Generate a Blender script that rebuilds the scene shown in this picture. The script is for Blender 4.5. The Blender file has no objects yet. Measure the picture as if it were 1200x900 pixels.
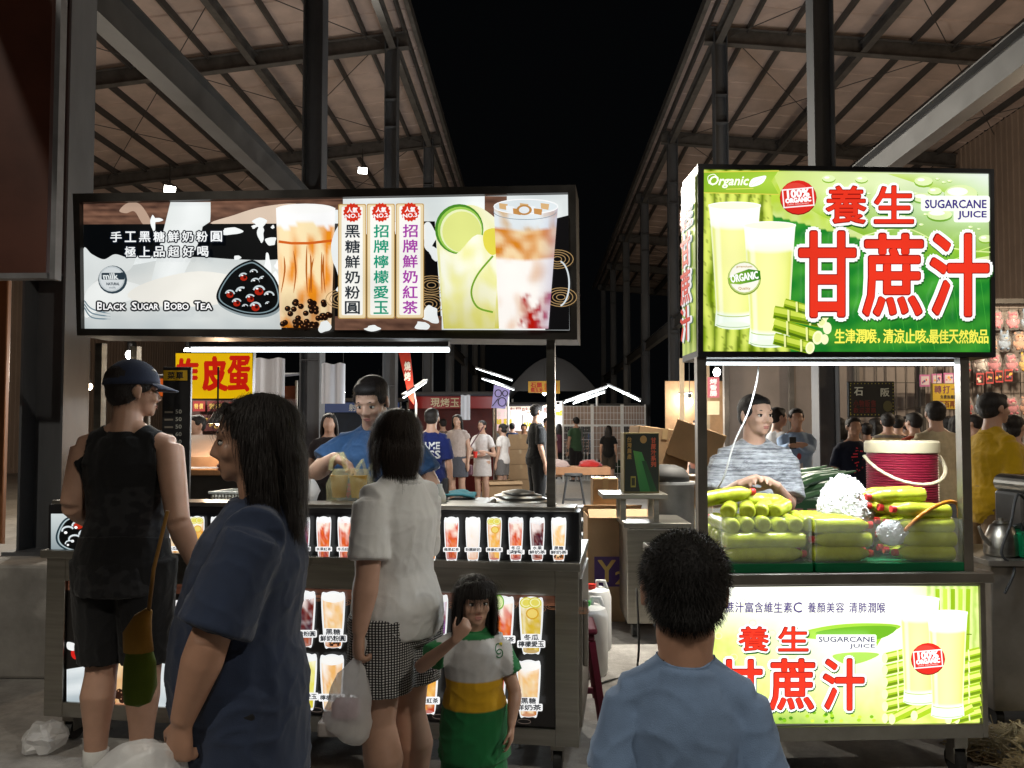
import bpy, bmesh, math, random
import numpy as np
from mathutils import Vector, Matrix, noise
from mathutils.geometry import tessellate_polygon
from mathutils.bvhtree import BVHTree

random.seed(7)
R = math.radians
PI = math.pi
SC = bpy.context.scene
COL = SC.collection

# ------------------------------------------------------------------ camera
FPX = 900.0                      # focal length in pixels of the 1200 px wide photograph
CAM = Vector((0, 0, 1.52))
PITCH, YAW, SHIFT = R(2.2), R(1.78), 22.4 / 1200
cd = bpy.data.cameras.new('camera')
cam = bpy.data.objects.new('camera', cd)
COL.objects.link(cam)
cd.sensor_width = 36
cd.lens = 36 * FPX / 1200
cd.shift_y = SHIFT
cd.clip_start = 0.05
cd.clip_end = 400
cam.location = CAM
cam.rotation_euler = (R(90) + PITCH, 0, YAW)
SC.camera = cam
CROT = cam.rotation_euler.to_matrix()

# ------------------------------------------------------------------ night sky and exposure
w = bpy.data.worlds.new('World')
SC.world = w
w.use_nodes = True
wn = w.node_tree
bg = wn.nodes['Background']
bg.inputs['Color'].default_value = (0.75, 0.85, 1.0, 1)
bg.inputs['Strength'].default_value = 0.0016
SC.view_settings.view_transform = 'Standard'
SC.view_settings.look = 'None'
SC.view_settings.gamma = 1
SC.view_settings.exposure = 0
SC.view_settings.use_curve_mapping = False
SC.cycles.max_bounces = 6
SC.cycles.diffuse_bounces = 3
SC.cycles.glossy_bounces = 3
SC.cycles.transmission_bounces = 6
SC.cycles.transparent_max_bounces = 12
SC.cycles.sample_clamp_indirect = 4
SC.cycles.use_denoising = True
SC.cycles.caustics_reflective = False
SC.cycles.caustics_refractive = False


def ray(px, py):
    d = Vector(((px - 600) / FPX, (450 - py) / FPX + SHIFT * 1200 / FPX, -1))
    return CROT @ d


def G(px, py, Y):
    """the point at world depth Y that the photograph shows at (px, py)"""
    d = ray(px, py)
    return CAM + d * (Y / d.y)


def GZ(px, py, z=0.0):
    d = ray(px, py)
    return CAM + d * ((z - CAM.z) / d.z)


# ------------------------------------------------------------------ object helpers
def lin(c):
    if isinstance(c, str):
        c = [int(c[i:i + 2], 16) for i in (0, 2, 4)]
    r = []
    for v in c[:3]:
        v = v / 255
        r.append(v / 12.92 if v <= .04045 else ((v + .055) / 1.055) ** 2.4)
    return tuple(r)


def wm(o):
    m = Matrix.Identity(4)
    while o is not None:
        m = o.matrix_basis @ m
        o = o.parent
    return m


def tag(o, label=None, cat=None, group=None, kind=None):
    if label: o['label'] = label
    if cat: o['category'] = cat
    if group: o['group'] = group
    if kind: o['kind'] = kind
    return o


def thing(name, label, cat, loc=(0, 0, 0), rz=0, group=None):
    o = bpy.data.objects.new(name, None)
    COL.objects.link(o)
    o.empty_display_size = .1
    o.location = loc
    o.rotation_euler = (0, 0, rz)
    o.matrix_basis = Matrix.Translation(loc) @ Matrix.Rotation(rz, 4, 'Z')
    return tag(o, label, cat, group)


def kids(o):
    return [c for c in COL.objects if c.parent == o]


def dup(o, parent=None):
    c = o.copy()
    COL.objects.link(c)
    if parent is not None:
        c.parent = parent
        c.matrix_parent_inverse = Matrix.Identity(4)
    for k in kids(o):
        dup(k, c)
    return c


class MB:
    """collects shapes of one part"""
    def __init__(s):
        s.v, s.f, s.m, s.c = [], [], [], []
        s.cm = 0
        s.col = None

    def add(s, vs, fs, col=None):
        b = len(s.v)
        s.v += [Vector(p) for p in vs]
        s.f += [[i + b for i in f] for f in fs]
        s.m += [s.cm] * len(fs)
        s.c += [col or s.col or (1, 1, 1)] * len(vs)
        return s

    def box(s, c, d, M=None, bev=0):
        x, y, z = d[0] / 2, d[1] / 2, d[2] / 2
        c = Vector(c)
        if bev <= 0:
            vs = [Vector((i * x, j * y, k * z)) for i in (-1, 1) for j in (-1, 1) for k in (-1, 1)]
            fs = [(0, 1, 3, 2), (4, 6, 7, 5), (0, 4, 5, 1), (2, 3, 7, 6), (0, 2, 6, 4), (1, 5, 7, 3)]
        else:
            bm = bmesh.new()
            bmesh.ops.create_cube(bm, size=1, matrix=Matrix.Diagonal((d[0], d[1], d[2], 1)))
            bmesh.ops.bevel(bm, geom=bm.edges[:], offset=bev, segments=2, affect='EDGES', profile=.5)
            bm.verts.index_update()
            vs = [q.co.copy() for q in bm.verts]
            fs = [[q.index for q in f.verts] for f in bm.faces]
            bm.free()
        if M is not None:
            M3 = M.to_3x3()
            vs = [M3 @ q for q in vs]
        return s.add([q + c for q in vs], fs)

    def bar(s, a, b, wd, ht, up=(0, 0, 1)):
        a, b = Vector(a), Vector(b)
        t = (b - a)
        L = t.length
        t.normalize()
        u = Vector(up)
        if abs(t.dot(u)) > .99: u = Vector((0, 1, 0))
        sd = t.cross(u).normalized()
        u = sd.cross(t)
        M = Matrix((sd, t, u)).transposed()
        return s.box((a + b) / 2, (wd, L, ht), M.to_4x4())

    def ibeam(s, a, b, wd, ht, tf=.016, tw=.01, up=(0, 0, 1)):
        a, b = Vector(a), Vector(b)
        t = (b - a).normalized()
        u = Vector(up)
        sd = t.cross(u).normalized()
        u = sd.cross(t)
        for k in (-1, 1):
            o = u * (k * (ht - tf) / 2)
            s.bar(a + o, b + o, wd, tf, up)
        s.bar(a, b, tw, ht - 2 * tf, up)
        return s

    def loft(s, pts, rad, n=12, side=None, cap=.5):
        pts = [Vector(p) for p in pts]
        rad = [(r, r) if not hasattr(r, '__len__') else r for r in rad]
        vs, fs = [], []
        m = len(pts)
        prev = Vector(side) if side is not None else None
        for i, p in enumerate(pts):
            t = (pts[min(i + 1, m - 1)] - pts[max(i - 1, 0)])
            if t.length < 1e-9: t = Vector((0, 0, 1))
            t.normalize()
            if prev is None:
                prev = Vector((1, 0, 0)) if abs(t.x) < .9 else Vector((0, 1, 0))
            a = (prev - t * prev.dot(t))
            if a.length < 1e-6: a = t.orthogonal()
            a.normalize()
            if side is None: prev = a
            b = t.cross(a)
            for k in range(n):
                th = 2 * PI * k / n
                vs.append(p + a * (math.cos(th) * rad[i][0]) + b * (math.sin(th) * rad[i][1]))
        for i in range(m - 1):
            for k in range(n):
                k2 = (k + 1) % n
                fs.append((i * n + k, i * n + k2, (i + 1) * n + k2, (i + 1) * n + k))
        if cap is not None:
            t0 = (pts[0] - pts[1]).normalized() * (min(rad[0]) * cap)
            t1 = (pts[-1] - pts[-2]).normalized() * (min(rad[-1]) * cap)
            vs += [pts[0] + t0, pts[-1] + t1]
            q = len(vs)
            for k in range(n):
                k2 = (k + 1) % n
                fs.append((q - 2, k2, k))
                fs.append((q - 1, (m - 1) * n + k, (m - 1) * n + k2))
        return s.add(vs, fs)

    def cyl(s, a, b, r0, r1=None, n=16):
        return s.loft([a, b], [r0, r0 if r1 is None else r1], n, cap=0.0)

    def tube(s, pts, r, n=8):
        return s.loft(pts, [r] * len(pts), n, cap=0.2)

    def lathe(s, prof, M=None, n=24):
        """prof: list of (radius, z) closed on the axis"""
        vs, fs = [], []
        for r, z in prof:
            for k in range(n):
                th = 2 * PI * k / n
                vs.append(Vector((r * math.cos(th), r * math.sin(th), z)))
        m = len(prof)
        for i in range(m - 1):
            for k in range(n):
                k2 = (k + 1) % n
                fs.append((i * n + k, i * n + k2, (i + 1) * n + k2, (i + 1) * n + k))
        fs.append(tuple(range(n))[::-1])
        fs.append(tuple((m - 1) * n + k for k in range(n)))
        if M is not None: vs = [M @ q for q in vs]
        return s.add(vs, fs)

    def ell(s, c, r, M=None, sub=3):
        vs, fs = ICO[sub]
        out = []
        for q in vs:
            p = Vector((q[0] * r[0], q[1] * r[1], q[2] * r[2]))
            if M is not None: p = M.to_3x3() @ p
            out.append(p + Vector(c))
        return s.add(out, fs)

    def xf(s, M):
        s.v = [M @ p for p in s.v]
        return s

    def mesh(s, name, mats, smooth=False, colors=False):
        me = bpy.data.meshes.new(name)
        me.from_pydata([tuple(p) for p in s.v], [], s.f)
        for m in (mats if isinstance(mats, (list, tuple)) else [mats]):
            me.materials.append(m)
        if len(me.materials) > 1:
            me.polygons.foreach_set('material_index', s.m)
        if colors:
            at = me.attributes.new('Col', 'FLOAT_COLOR', 'POINT')
            a = np.ones((len(s.v), 4), np.float32)
            a[:, :3] = np.array(s.c, np.float32)
            at.data.foreach_set('color', a.ravel())
        if smooth:
            me.polygons.foreach_set('use_smooth', [True] * len(me.polygons))
        me.update()
        return me

    def obj(s, name, mats, parent=None, world=True, smooth=False, colors=False, angle=None, fix=False, bevel=0):
        if parent is not None and world:
            s.xf(wm(parent).inverted())
        me = s.mesh(name, mats, smooth or angle is not None, colors)
        if fix:
            bm = bmesh.new(); bm.from_mesh(me)
            bmesh.ops.recalc_face_normals(bm, faces=bm.faces[:])
            bm.to_mesh(me); bm.free()
        if angle is not None:
            try:
                me.set_sharp_from_angle(angle=R(angle))
            except Exception:
                pass
        o = bpy.data.objects.new(name, me)
        COL.objects.link(o)
        if parent is not None: o.parent = parent
        if bevel:
            b = o.modifiers.new('bevel', 'BEVEL'); b.width = bevel; b.segments = 2; b.limit_method = 'ANGLE'
        return o


ICO = {}
for _s in (1, 2, 3):
    _b = bmesh.new()
    bmesh.ops.create_icosphere(_b, subdivisions=_s, radius=1)
    _b.verts.index_update()
    ICO[_s] = ([tuple(v.co) for v in _b.verts], [[v.index for v in f.verts] for f in _b.faces])
    _b.free()


def place(mb, name, mats, label, cat, group=None, kind=None, **k):
    """one thing that is one mesh, its origin at its base"""
    v = mb.v
    zs = min(p.z for p in v)
    c = Vector((sum(p.x for p in v) / len(v), sum(p.y for p in v) / len(v), zs))
    mb.xf(Matrix.Translation(-c))
    o = mb.obj(name, mats, **k)
    o.location = c
    o.matrix_basis = Matrix.Translation(c)
    return tag(o, label, cat, group, kind)


# ------------------------------------------------------------------ materials
def mat(name, col, rough=.6, metal=0, var=.15, scale=6, bump=0, bscale=40, stretch=None, spec=.5, emit=None, estr=0,
        attr=False, trans=0, sss=0, coat=0, alpha=1, sheen=0):
    m = bpy.data.materials.new(name)
    m.use_nodes = True
    nt = m.node_tree
    p = nt.nodes['Principled BSDF']
    L = nt.links.new
    tc = nt.nodes.new('ShaderNodeTexCoord')
    mp = nt.nodes.new('ShaderNodeMapping')
    if stretch: mp.inputs['Scale'].default_value = stretch
    L(tc.outputs['Object'], mp.inputs['Vector'])
    nz = nt.nodes.new('ShaderNodeTexNoise')
    nz.inputs['Scale'].default_value = scale
    nz.inputs['Detail'].default_value = 6
    nz.inputs['Roughness'].default_value = .62
    L(mp.outputs['Vector'], nz.inputs['Vector'])
    rp = nt.nodes.new('ShaderNodeMapRange')
    rp.inputs['From Min'].default_value = .25
    rp.inputs['From Max'].default_value = .75
    rp.inputs['To Min'].default_value = 1 - var
    rp.inputs['To Max'].default_value = 1 + var
    L(nz.outputs['Fac'], rp.inputs['Value'])
    mx = nt.nodes.new('ShaderNodeVectorMath'); mx.operation = 'SCALE'
    if attr:
        at = nt.nodes.new('ShaderNodeAttribute'); at.attribute_name = 'Col'
        L(at.outputs['Color'], mx.inputs[0])
    else:
        mx.inputs[0].default_value = col[:3]
    L(rp.outputs['Result'], mx.inputs['Scale'])
    L(mx.outputs['Vector'], p.inputs['Base Color'])
    rr = nt.nodes.new('ShaderNodeMapRange')
    rr.inputs['To Min'].default_value = max(.02, rough - .12)
    rr.inputs['To Max'].default_value = min(1, rough + .12)
    L(nz.outputs['Fac'], rr.inputs['Value'])
    L(rr.outputs['Result'], p.inputs['Roughness'])
    p.inputs['Metallic'].default_value = metal
    p.inputs['Specular IOR Level'].default_value = spec
    p.inputs['Transmission Weight'].default_value = trans
    p.inputs['Coat Weight'].default_value = coat
    p.inputs['Alpha'].default_value = alpha
    if sheen: p.inputs['Sheen Weight'].default_value = sheen
    if sss:
        p.inputs['Subsurface Weight'].default_value = sss
        p.inputs['Subsurface Radius'].default_value = (.02, .008, .004)
    if emit is not None:
        p.inputs['Emission Color'].default_value = (*emit, 1)
        p.inputs['Emission Strength'].default_value = estr
    if bump:
        bn = nt.nodes.new('ShaderNodeTexNoise')
        bn.inputs['Scale'].default_value = bscale
        bn.inputs['Detail'].default_value = 4
        L(mp.outputs['Vector'], bn.inputs['Vector'])
        bp = nt.nodes.new('ShaderNodeBump')
        bp.inputs['Strength'].default_value = bump
        bp.inputs['Distance'].default_value = .01
        L(bn.outputs['Fac'], bp.inputs['Height'])
        L(bp.outputs['Normal'], p.inputs['Normal'])
    return m


def emat(name, col, strength):
    m = bpy.data.materials.new(name)
    m.use_nodes = True
    p = m.node_tree.nodes['Principled BSDF']
    p.inputs['Base Color'].default_value = (.8, .8, .8, 1)
    p.inputs['Emission Color'].default_value = (*col, 1)
    p.inputs['Emission Strength'].default_value = strength
    return m


def print_mat(name, strength, rough=.3):
    """a translucent print lit from behind: emission follows the printed colour, with the soft unevenness of tubes in a box"""
    m = bpy.data.materials.new(name)
    m.use_nodes = True
    nt = m.node_tree
    p = nt.nodes['Principled BSDF']
    L = nt.links.new
    at = nt.nodes.new('ShaderNodeAttribute'); at.attribute_name = 'Col'
    tc = nt.nodes.new('ShaderNodeTexCoord')
    nz = nt.nodes.new('ShaderNodeTexNoise')
    nz.inputs['Scale'].default_value = 3.2
    L(tc.outputs['Object'], nz.inputs['Vector'])
    rp = nt.nodes.new('ShaderNodeMapRange')
    rp.inputs['To Min'].default_value = strength * .8
    rp.inputs['To Max'].default_value = strength * 1.2
    L(nz.outputs['Fac'], rp.inputs['Value'])
    sc = nt.nodes.new('ShaderNodeVectorMath'); sc.operation = 'SCALE'
    sc.inputs['Scale'].default_value = .25
    L(at.outputs['Color'], sc.inputs[0])
    L(sc.outputs['Vector'], p.inputs['Base Color'])
    L(at.outputs['Color'], p.inputs['Emission Color'])
    L(rp.outputs['Result'], p.inputs['Emission Strength'])
    p.inputs['Roughness'].default_value = rough
    return m


def film_mat(name, col, rough=.25, clear=.5, bump=.3, bscale=25):
    """thin plastic film: partly clear, partly milky and glossy"""
    m = mat(name, col, rough, var=.1, bump=bump, bscale=bscale)
    nt = m.node_tree
    p = nt.nodes['Principled BSDF']
    tr = nt.nodes.new('ShaderNodeBsdfTransparent')
    tl = nt.nodes.new('ShaderNodeBsdfTranslucent')
    tl.inputs['Color'].default_value = (*col, 1)
    m1 = nt.nodes.new('ShaderNodeMixShader'); m1.inputs['Fac'].default_value = .4
    m2 = nt.nodes.new('ShaderNodeMixShader'); m2.inputs['Fac'].default_value = clear
    nt.links.new(p.outputs[0], m1.inputs[1]); nt.links.new(tl.outputs[0], m1.inputs[2])
    nt.links.new(m1.outputs[0], m2.inputs[1]); nt.links.new(tr.outputs[0], m2.inputs[2])
    nt.links.new(m2.outputs[0], nt.nodes['Material Output'].inputs['Surface'])
    return m


M = {}
M['stainless'] = mat('stainless steel', (.33, .315, .28), .36, 1, var=.25, scale=5, bump=.05, bscale=200, stretch=(.3, 1, 6))
M['stainless_dark'] = mat('worn steel', (.28, .26, .23), .42, .9, var=.3, scale=4)
M['beam'] = mat('grey painted steel', (.095, .088, .082), .55, .1, var=.5, scale=3.5)
M['purlin'] = mat('dark painted steel', (.06, .055, .052), .6, .1, var=.3, scale=3)
M['column'] = mat('column steel', (.10, .103, .11), .6, .1, var=.35, scale=3, stretch=(1, 1, .25))
M['black_frame'] = mat('black painted frame', (.02, .02, .022), .4, .2, var=.3)
M['dark_frame'] = mat('dark anodised frame', (.06, .055, .05), .38, .6, var=.3)
M['concrete'] = mat('concrete', (.30, .28, .255), .85, var=.4, scale=2.2, bump=.5, bscale=12)
M['white_plastic'] = mat('white plastic', (.75, .76, .76), .4, var=.06)
M['carton'] = mat('cardboard', (.33, .21, .11), .8, var=.16, scale=5, bump=.1)
M['rubber'] = mat('rubber', (.025, .025, .025), .7)
M['lamp_body'] = mat('grey lamp body', (.10, .10, .105), .5)
M['tube'] = emat('fluorescent tube', (.86, .96, 1.0), 7)
M['tube_far'] = emat('market fluorescent tube', (.9, .97, 1.0), 4.5)
M['bulb'] = emat('warm bulb', (1, .78, .5), 16)
M['bulb_white'] = emat('white bulb', (1, .96, .88), 16)
M['black_cloth'] = mat('black cloth', (.012, .012, .014), .9, var=.3, scale=30, bump=.3, bscale=150)
M['red_plastic'] = mat('red plastic', (.6, .03, .02), .35, var=.1)
M['wood'] = mat('wood board', (.28, .15, .07), .6, var=.3, scale=4, stretch=(6, 6, .6))
M['paint'] = mat('coloured surface', (1, 1, 1), .6, attr=True, var=.08)


def lamp(kind, name, loc, power, col=(1, 1, 1), size=.1, rot=None, parent=None, spot=None):
    ld = bpy.data.lights.new(name, kind)
    ld.energy = power
    ld.color = col
    if kind == 'AREA':
        ld.shape = 'RECTANGLE'
        ld.size, ld.size_y = size if hasattr(size, '__len__') else (size, size)
        if spot: ld.spread = R(spot)
    else:
        ld.shadow_soft_size = size
    if spot and kind == 'SPOT': ld.spot_size = R(spot); ld.spot_blend = .6
    o = bpy.data.objects.new(name, ld)
    COL.objects.link(o)
    o.location = loc
    if rot: o.rotation_euler = rot
    if parent is not None:
        o.parent = parent
        o.location = wm(parent).inverted() @ Vector(loc)
    return o
# ------------------------------------------------------------------ printed artwork on flat panels
GLYPH = {}


def glyph(s):
    if s not in GLYPH:
        cu = bpy.data.curves.new('lettering', 'FONT')
        cu.body = s
        cu.size = 1
        cu.resolution_u = 2
        o = bpy.data.objects.new('lettering', cu)
        COL.objects.link(o)
        dg = bpy.context.evaluated_depsgraph_get()
        me = bpy.data.meshes.new_from_object(o.evaluated_get(dg))
        v = np.array([tuple(q.co)[:2] for q in me.vertices]) if len(me.vertices) else np.zeros((1, 2))
        f = [list(p.vertices) for p in me.polygons]
        bpy.data.objects.remove(o)
        bpy.data.curves.remove(cu)
        bpy.data.meshes.remove(me)
        lo, hi = v.min(0), v.max(0)
        v = (v - lo) / np.maximum(hi - lo, 1e-6)
        GLYPH[s] = (v, f, hi - lo)
    return GLYPH[s]


class Plane:
    """a flat panel in the world: o = a point on it, x = along it, z = up it, n = towards the viewer"""
    def __init__(s, a, b, up=(0, 0, 1)):
        s.o = Vector(a)
        s.x = (Vector(b) - s.o).normalized()
        s.z = (Vector(up) - s.x * Vector(up).dot(s.x)).normalized()
        s.n = s.x.cross(s.z)

    def hit(s, px, py):
        d = ray(px, py)
        t = (s.o - CAM).dot(s.n) / d.dot(s.n)
        q = CAM + d * t - s.o
        return q.dot(s.x), q.dot(s.z)

    def at(s, u, v, k=0):
        return s.o + s.x * u + s.z * v + s.n * k


def mixc(a, b, t):
    return tuple(a[i] + (b[i] - a[i]) * t for i in range(3))


def nz2(x, y, sx=1, sy=1, k=0):
    return noise.noise(Vector((x * sx, y * sy, k * 7.31)))


class Art:
    """layers of print, drawn in any flat coordinates through a mapping to the panel"""
    def __init__(s, plane, mapf=None, base=.001, step=.00006):
        s.p, s.mb, s.k, s.step = plane, MB(), base, step
        s.map = mapf or plane.hit

    def pt(s, q, k):
        u, v = s.map(q[0], q[1])
        return s.p.at(u, v, k)

    def nk(s):
        s.k += s.step
        return s.k

    def poly(s, pts, col, cols=None):
        if isinstance(col, str): col = lin(col)
        k = s.nk()
        tri = tessellate_polygon([[Vector((q[0], q[1], 0)) for q in pts]])
        b = len(s.mb.v)
        s.mb.add([s.pt(q, k) for q in pts], [list(t) for t in tri], col)
        if cols:
            s.mb.c[b:] = [lin(c) if isinstance(c, str) else c for c in cols]

    def rect(s, x0, y0, x1, y1, col, r=0):
        if r <= 0:
            return s.poly([(x0, y0), (x1, y0), (x1, y1), (x0, y1)], col)
        pts = []
        for cx, cy, a in ((x1 - r, y0 + r, -90), (x1 - r, y1 - r, 0), (x0 + r, y1 - r, 90), (x0 + r, y0 + r, 180)):
            for i in range(5):
                t = R(a + 22.5 * i)
                pts.append((cx + r * math.cos(t), cy + r * math.sin(t)))
        s.poly(pts, col)

    def ell(s, cx, cy, rx, ry, col, rot=0, n=20, a0=0, a1=360):
        c, sn = math.cos(R(rot)), math.sin(R(rot))
        pts = []
        for i in range(n if a1 - a0 >= 360 else n + 1):
            t = R(a0 + (a1 - a0) * i / n)
            x, y = rx * math.cos(t), ry * math.sin(t)
            pts.append((cx + x * c - y * sn, cy + x * sn + y * c))
        s.poly(pts, col)

    def ring(s, cx, cy, rx, ry, wd, col, a0=0, a1=360, n=26, rot=0):
        c, sn = math.cos(R(rot)), math.sin(R(rot))
        pts = []
        for i in range(n + 1):
            t = R(a0 + (a1 - a0) * i / n)
            x, y = rx * math.cos(t), ry * math.sin(t)
            pts.append((cx + x * c - y * sn, cy + x * sn + y * c))
        s.line(pts, wd, col)

    def line(s, pts, wd, col):
        if isinstance(col, str): col = lin(col)
        k = s.nk()
        n = len(pts)
        vs = []
        for i in range(n):
            a, b = pts[max(i - 1, 0)], pts[min(i + 1, n - 1)]
            dx, dy = b[0] - a[0], b[1] - a[1]
            l = math.hypot(dx, dy) or 1
            ww = wd[i] if hasattr(wd, '__len__') else wd
            ox, oy = -dy / l * ww / 2, dx / l * ww / 2
            vs += [s.pt((pts[i][0] + ox, pts[i][1] + oy), k), s.pt((pts[i][0] - ox, pts[i][1] - oy), k)]
        s.mb.add(vs, [(2 * i, 2 * i + 1, 2 * i + 3, 2 * i + 2) for i in range(n - 1)], col)

    def blob(s, pts, col, n=5):
        s.poly(smooth_loop(pts, n), col)

    def grid(s, x0, y0, x1, y1, nx, ny, fn, warp=None):
        k = s.nk()
        vs, cs = [], []
        for j in range(ny + 1):
            for i in range(nx + 1):
                u, v = i / nx, j / ny
                x, y = x0 + (x1 - x0) * u, y0 + (y1 - y0) * v
                c = fn(x, y, u, v)
                if warp: x, y = warp(u, v)
                vs.append(s.pt((x, y), k))
                cs.append(c)
        b = len(s.mb.v)
        W = nx + 1
        s.mb.add(vs, [(j * W + i, j * W + i + 1, (j + 1) * W + i + 1, (j + 1) * W + i) for j in range(ny) for i in range(nx)])
        s.mb.c[b:] = cs

    def text(s, t, x, y, wd, ht, col, bold=0, out=None, slant=0, rot=0, shadow=None):
        """fit the string into the box x,y,wd,ht; out = (colour, width)"""
        v, f, ext = glyph(t)
        if wd is None: wd = ht * ext[0] / ext[1]
        if ht is None: ht = wd * ext[1] / ext[0]
        c, sn = math.cos(R(rot)), math.sin(R(rot))

        def put(dx, dy, colr):
            k = s.nk()
            vs = []
            for q in v:
                lx = (q[0] - .5) * wd + slant * (q[1] - .5) * ht
                ly = -(q[1] - .5) * ht
                vs.append(s.pt((x + wd / 2 + lx * c - ly * sn + dx, y + ht / 2 + lx * sn + ly * c + dy), k))
            s.mb.add(vs, f, lin(colr) if isinstance(colr, str) else colr)
        if shadow: put(shadow[1], shadow[2], shadow[0])
        if out:
            r = out[1] + bold
            for i in range(12):
                put(r * math.cos(i * PI / 6), r * math.sin(i * PI / 6), out[0])
        if bold:
            for i in range(6):
                put(bold * math.cos(i * PI / 3), bold * math.sin(i * PI / 3), col)
        put(0, 0, col)

    def vtext(s, t, x, y, wd, ht, col, bold=0, gap=0, out=None):
        n = len(t)
        h1 = (ht - gap * (n - 1)) / n
        for i, ch in enumerate(t):
            s.text(ch, x, y + i * (h1 + gap), wd, h1, col, bold, out)

    def htext(s, t, x, y, wd, ht, col, bold=0, gap=0, out=None):
        n = len(t)
        w1 = (wd - gap * (n - 1)) / n
        for i, ch in enumerate(t):
            if ch != ' ': s.text(ch, x + i * (w1 + gap), y, w1, ht, col, bold, out)

    def obj(s, name, m, parent=None, **k):
        return s.mb.obj(name, m, parent, colors=True, **k)


def smooth_loop(pts, n=5):
    m = len(pts)
    out = []
    for i in range(m):
        p0, p1, p2, p3 = (pts[(i + k) % m] for k in (-1, 0, 1, 2))
        for j in range(n):
            t = j / n
            out.append(tuple(.5 * ((2 * p1[a]) + (-p0[a] + p2[a]) * t + (2 * p0[a] - 5 * p1[a] + 4 * p2[a] - p3[a]) * t * t
                                   + (-p0[a] + 3 * p1[a] - 3 * p2[a] + p3[a]) * t ** 3) for a in (0, 1)))
    return out


def smooth_path(pts, n=6):
    out = []
    m = len(pts)
    for i in range(m - 1):
        p0, p1, p2, p3 = pts[max(i - 1, 0)], pts[i], pts[i + 1], pts[min(i + 2, m - 1)]
        for j in range(n):
            t = j / n
            out.append(tuple(.5 * ((2 * p1[a]) + (-p0[a] + p2[a]) * t + (2 * p0[a] - 5 * p1[a] + 4 * p2[a] - p3[a]) * t * t
                                   + (-p0[a] + 3 * p1[a] - 3 * p2[a] + p3[a]) * t ** 3) for a in range(len(p1))))
    out.append(tuple(pts[-1]))
    return out


DRINK = {
    'cola': ('f3e2dc', '6b1a10', '33182f', 'a84a20'), 'grape': ('e8e2ef', '7a2a2c', '6a4b9a', 'b8341a'),
    'milk': ('fff4e4', 'f0b464', 'f8d8a0', 'd88a30'), 'lemon': ('fffbd8', 'e8e060', 'f4f0a0', 'd8c828'),
    'tea': ('fff0e0', 'd8481c', 'e87a30', 'a01c0c'), 'boba': ('fff6ea', 'f4c27a', 'f6d9a4', 'c87420'),
    'orange': ('fff6dc', 'f0a428', 'f4c060', 'b83a14'), 'gold': ('f8f2c8', 'd8b428', 'ecd468', 'b89018'),
    'white': ('ffffff', 'f4f0ea', 'f8e8dc', 'e0a880'), 'dark': ('e0d8d0', '1c1014', '38201c', '502818'),
}


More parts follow.
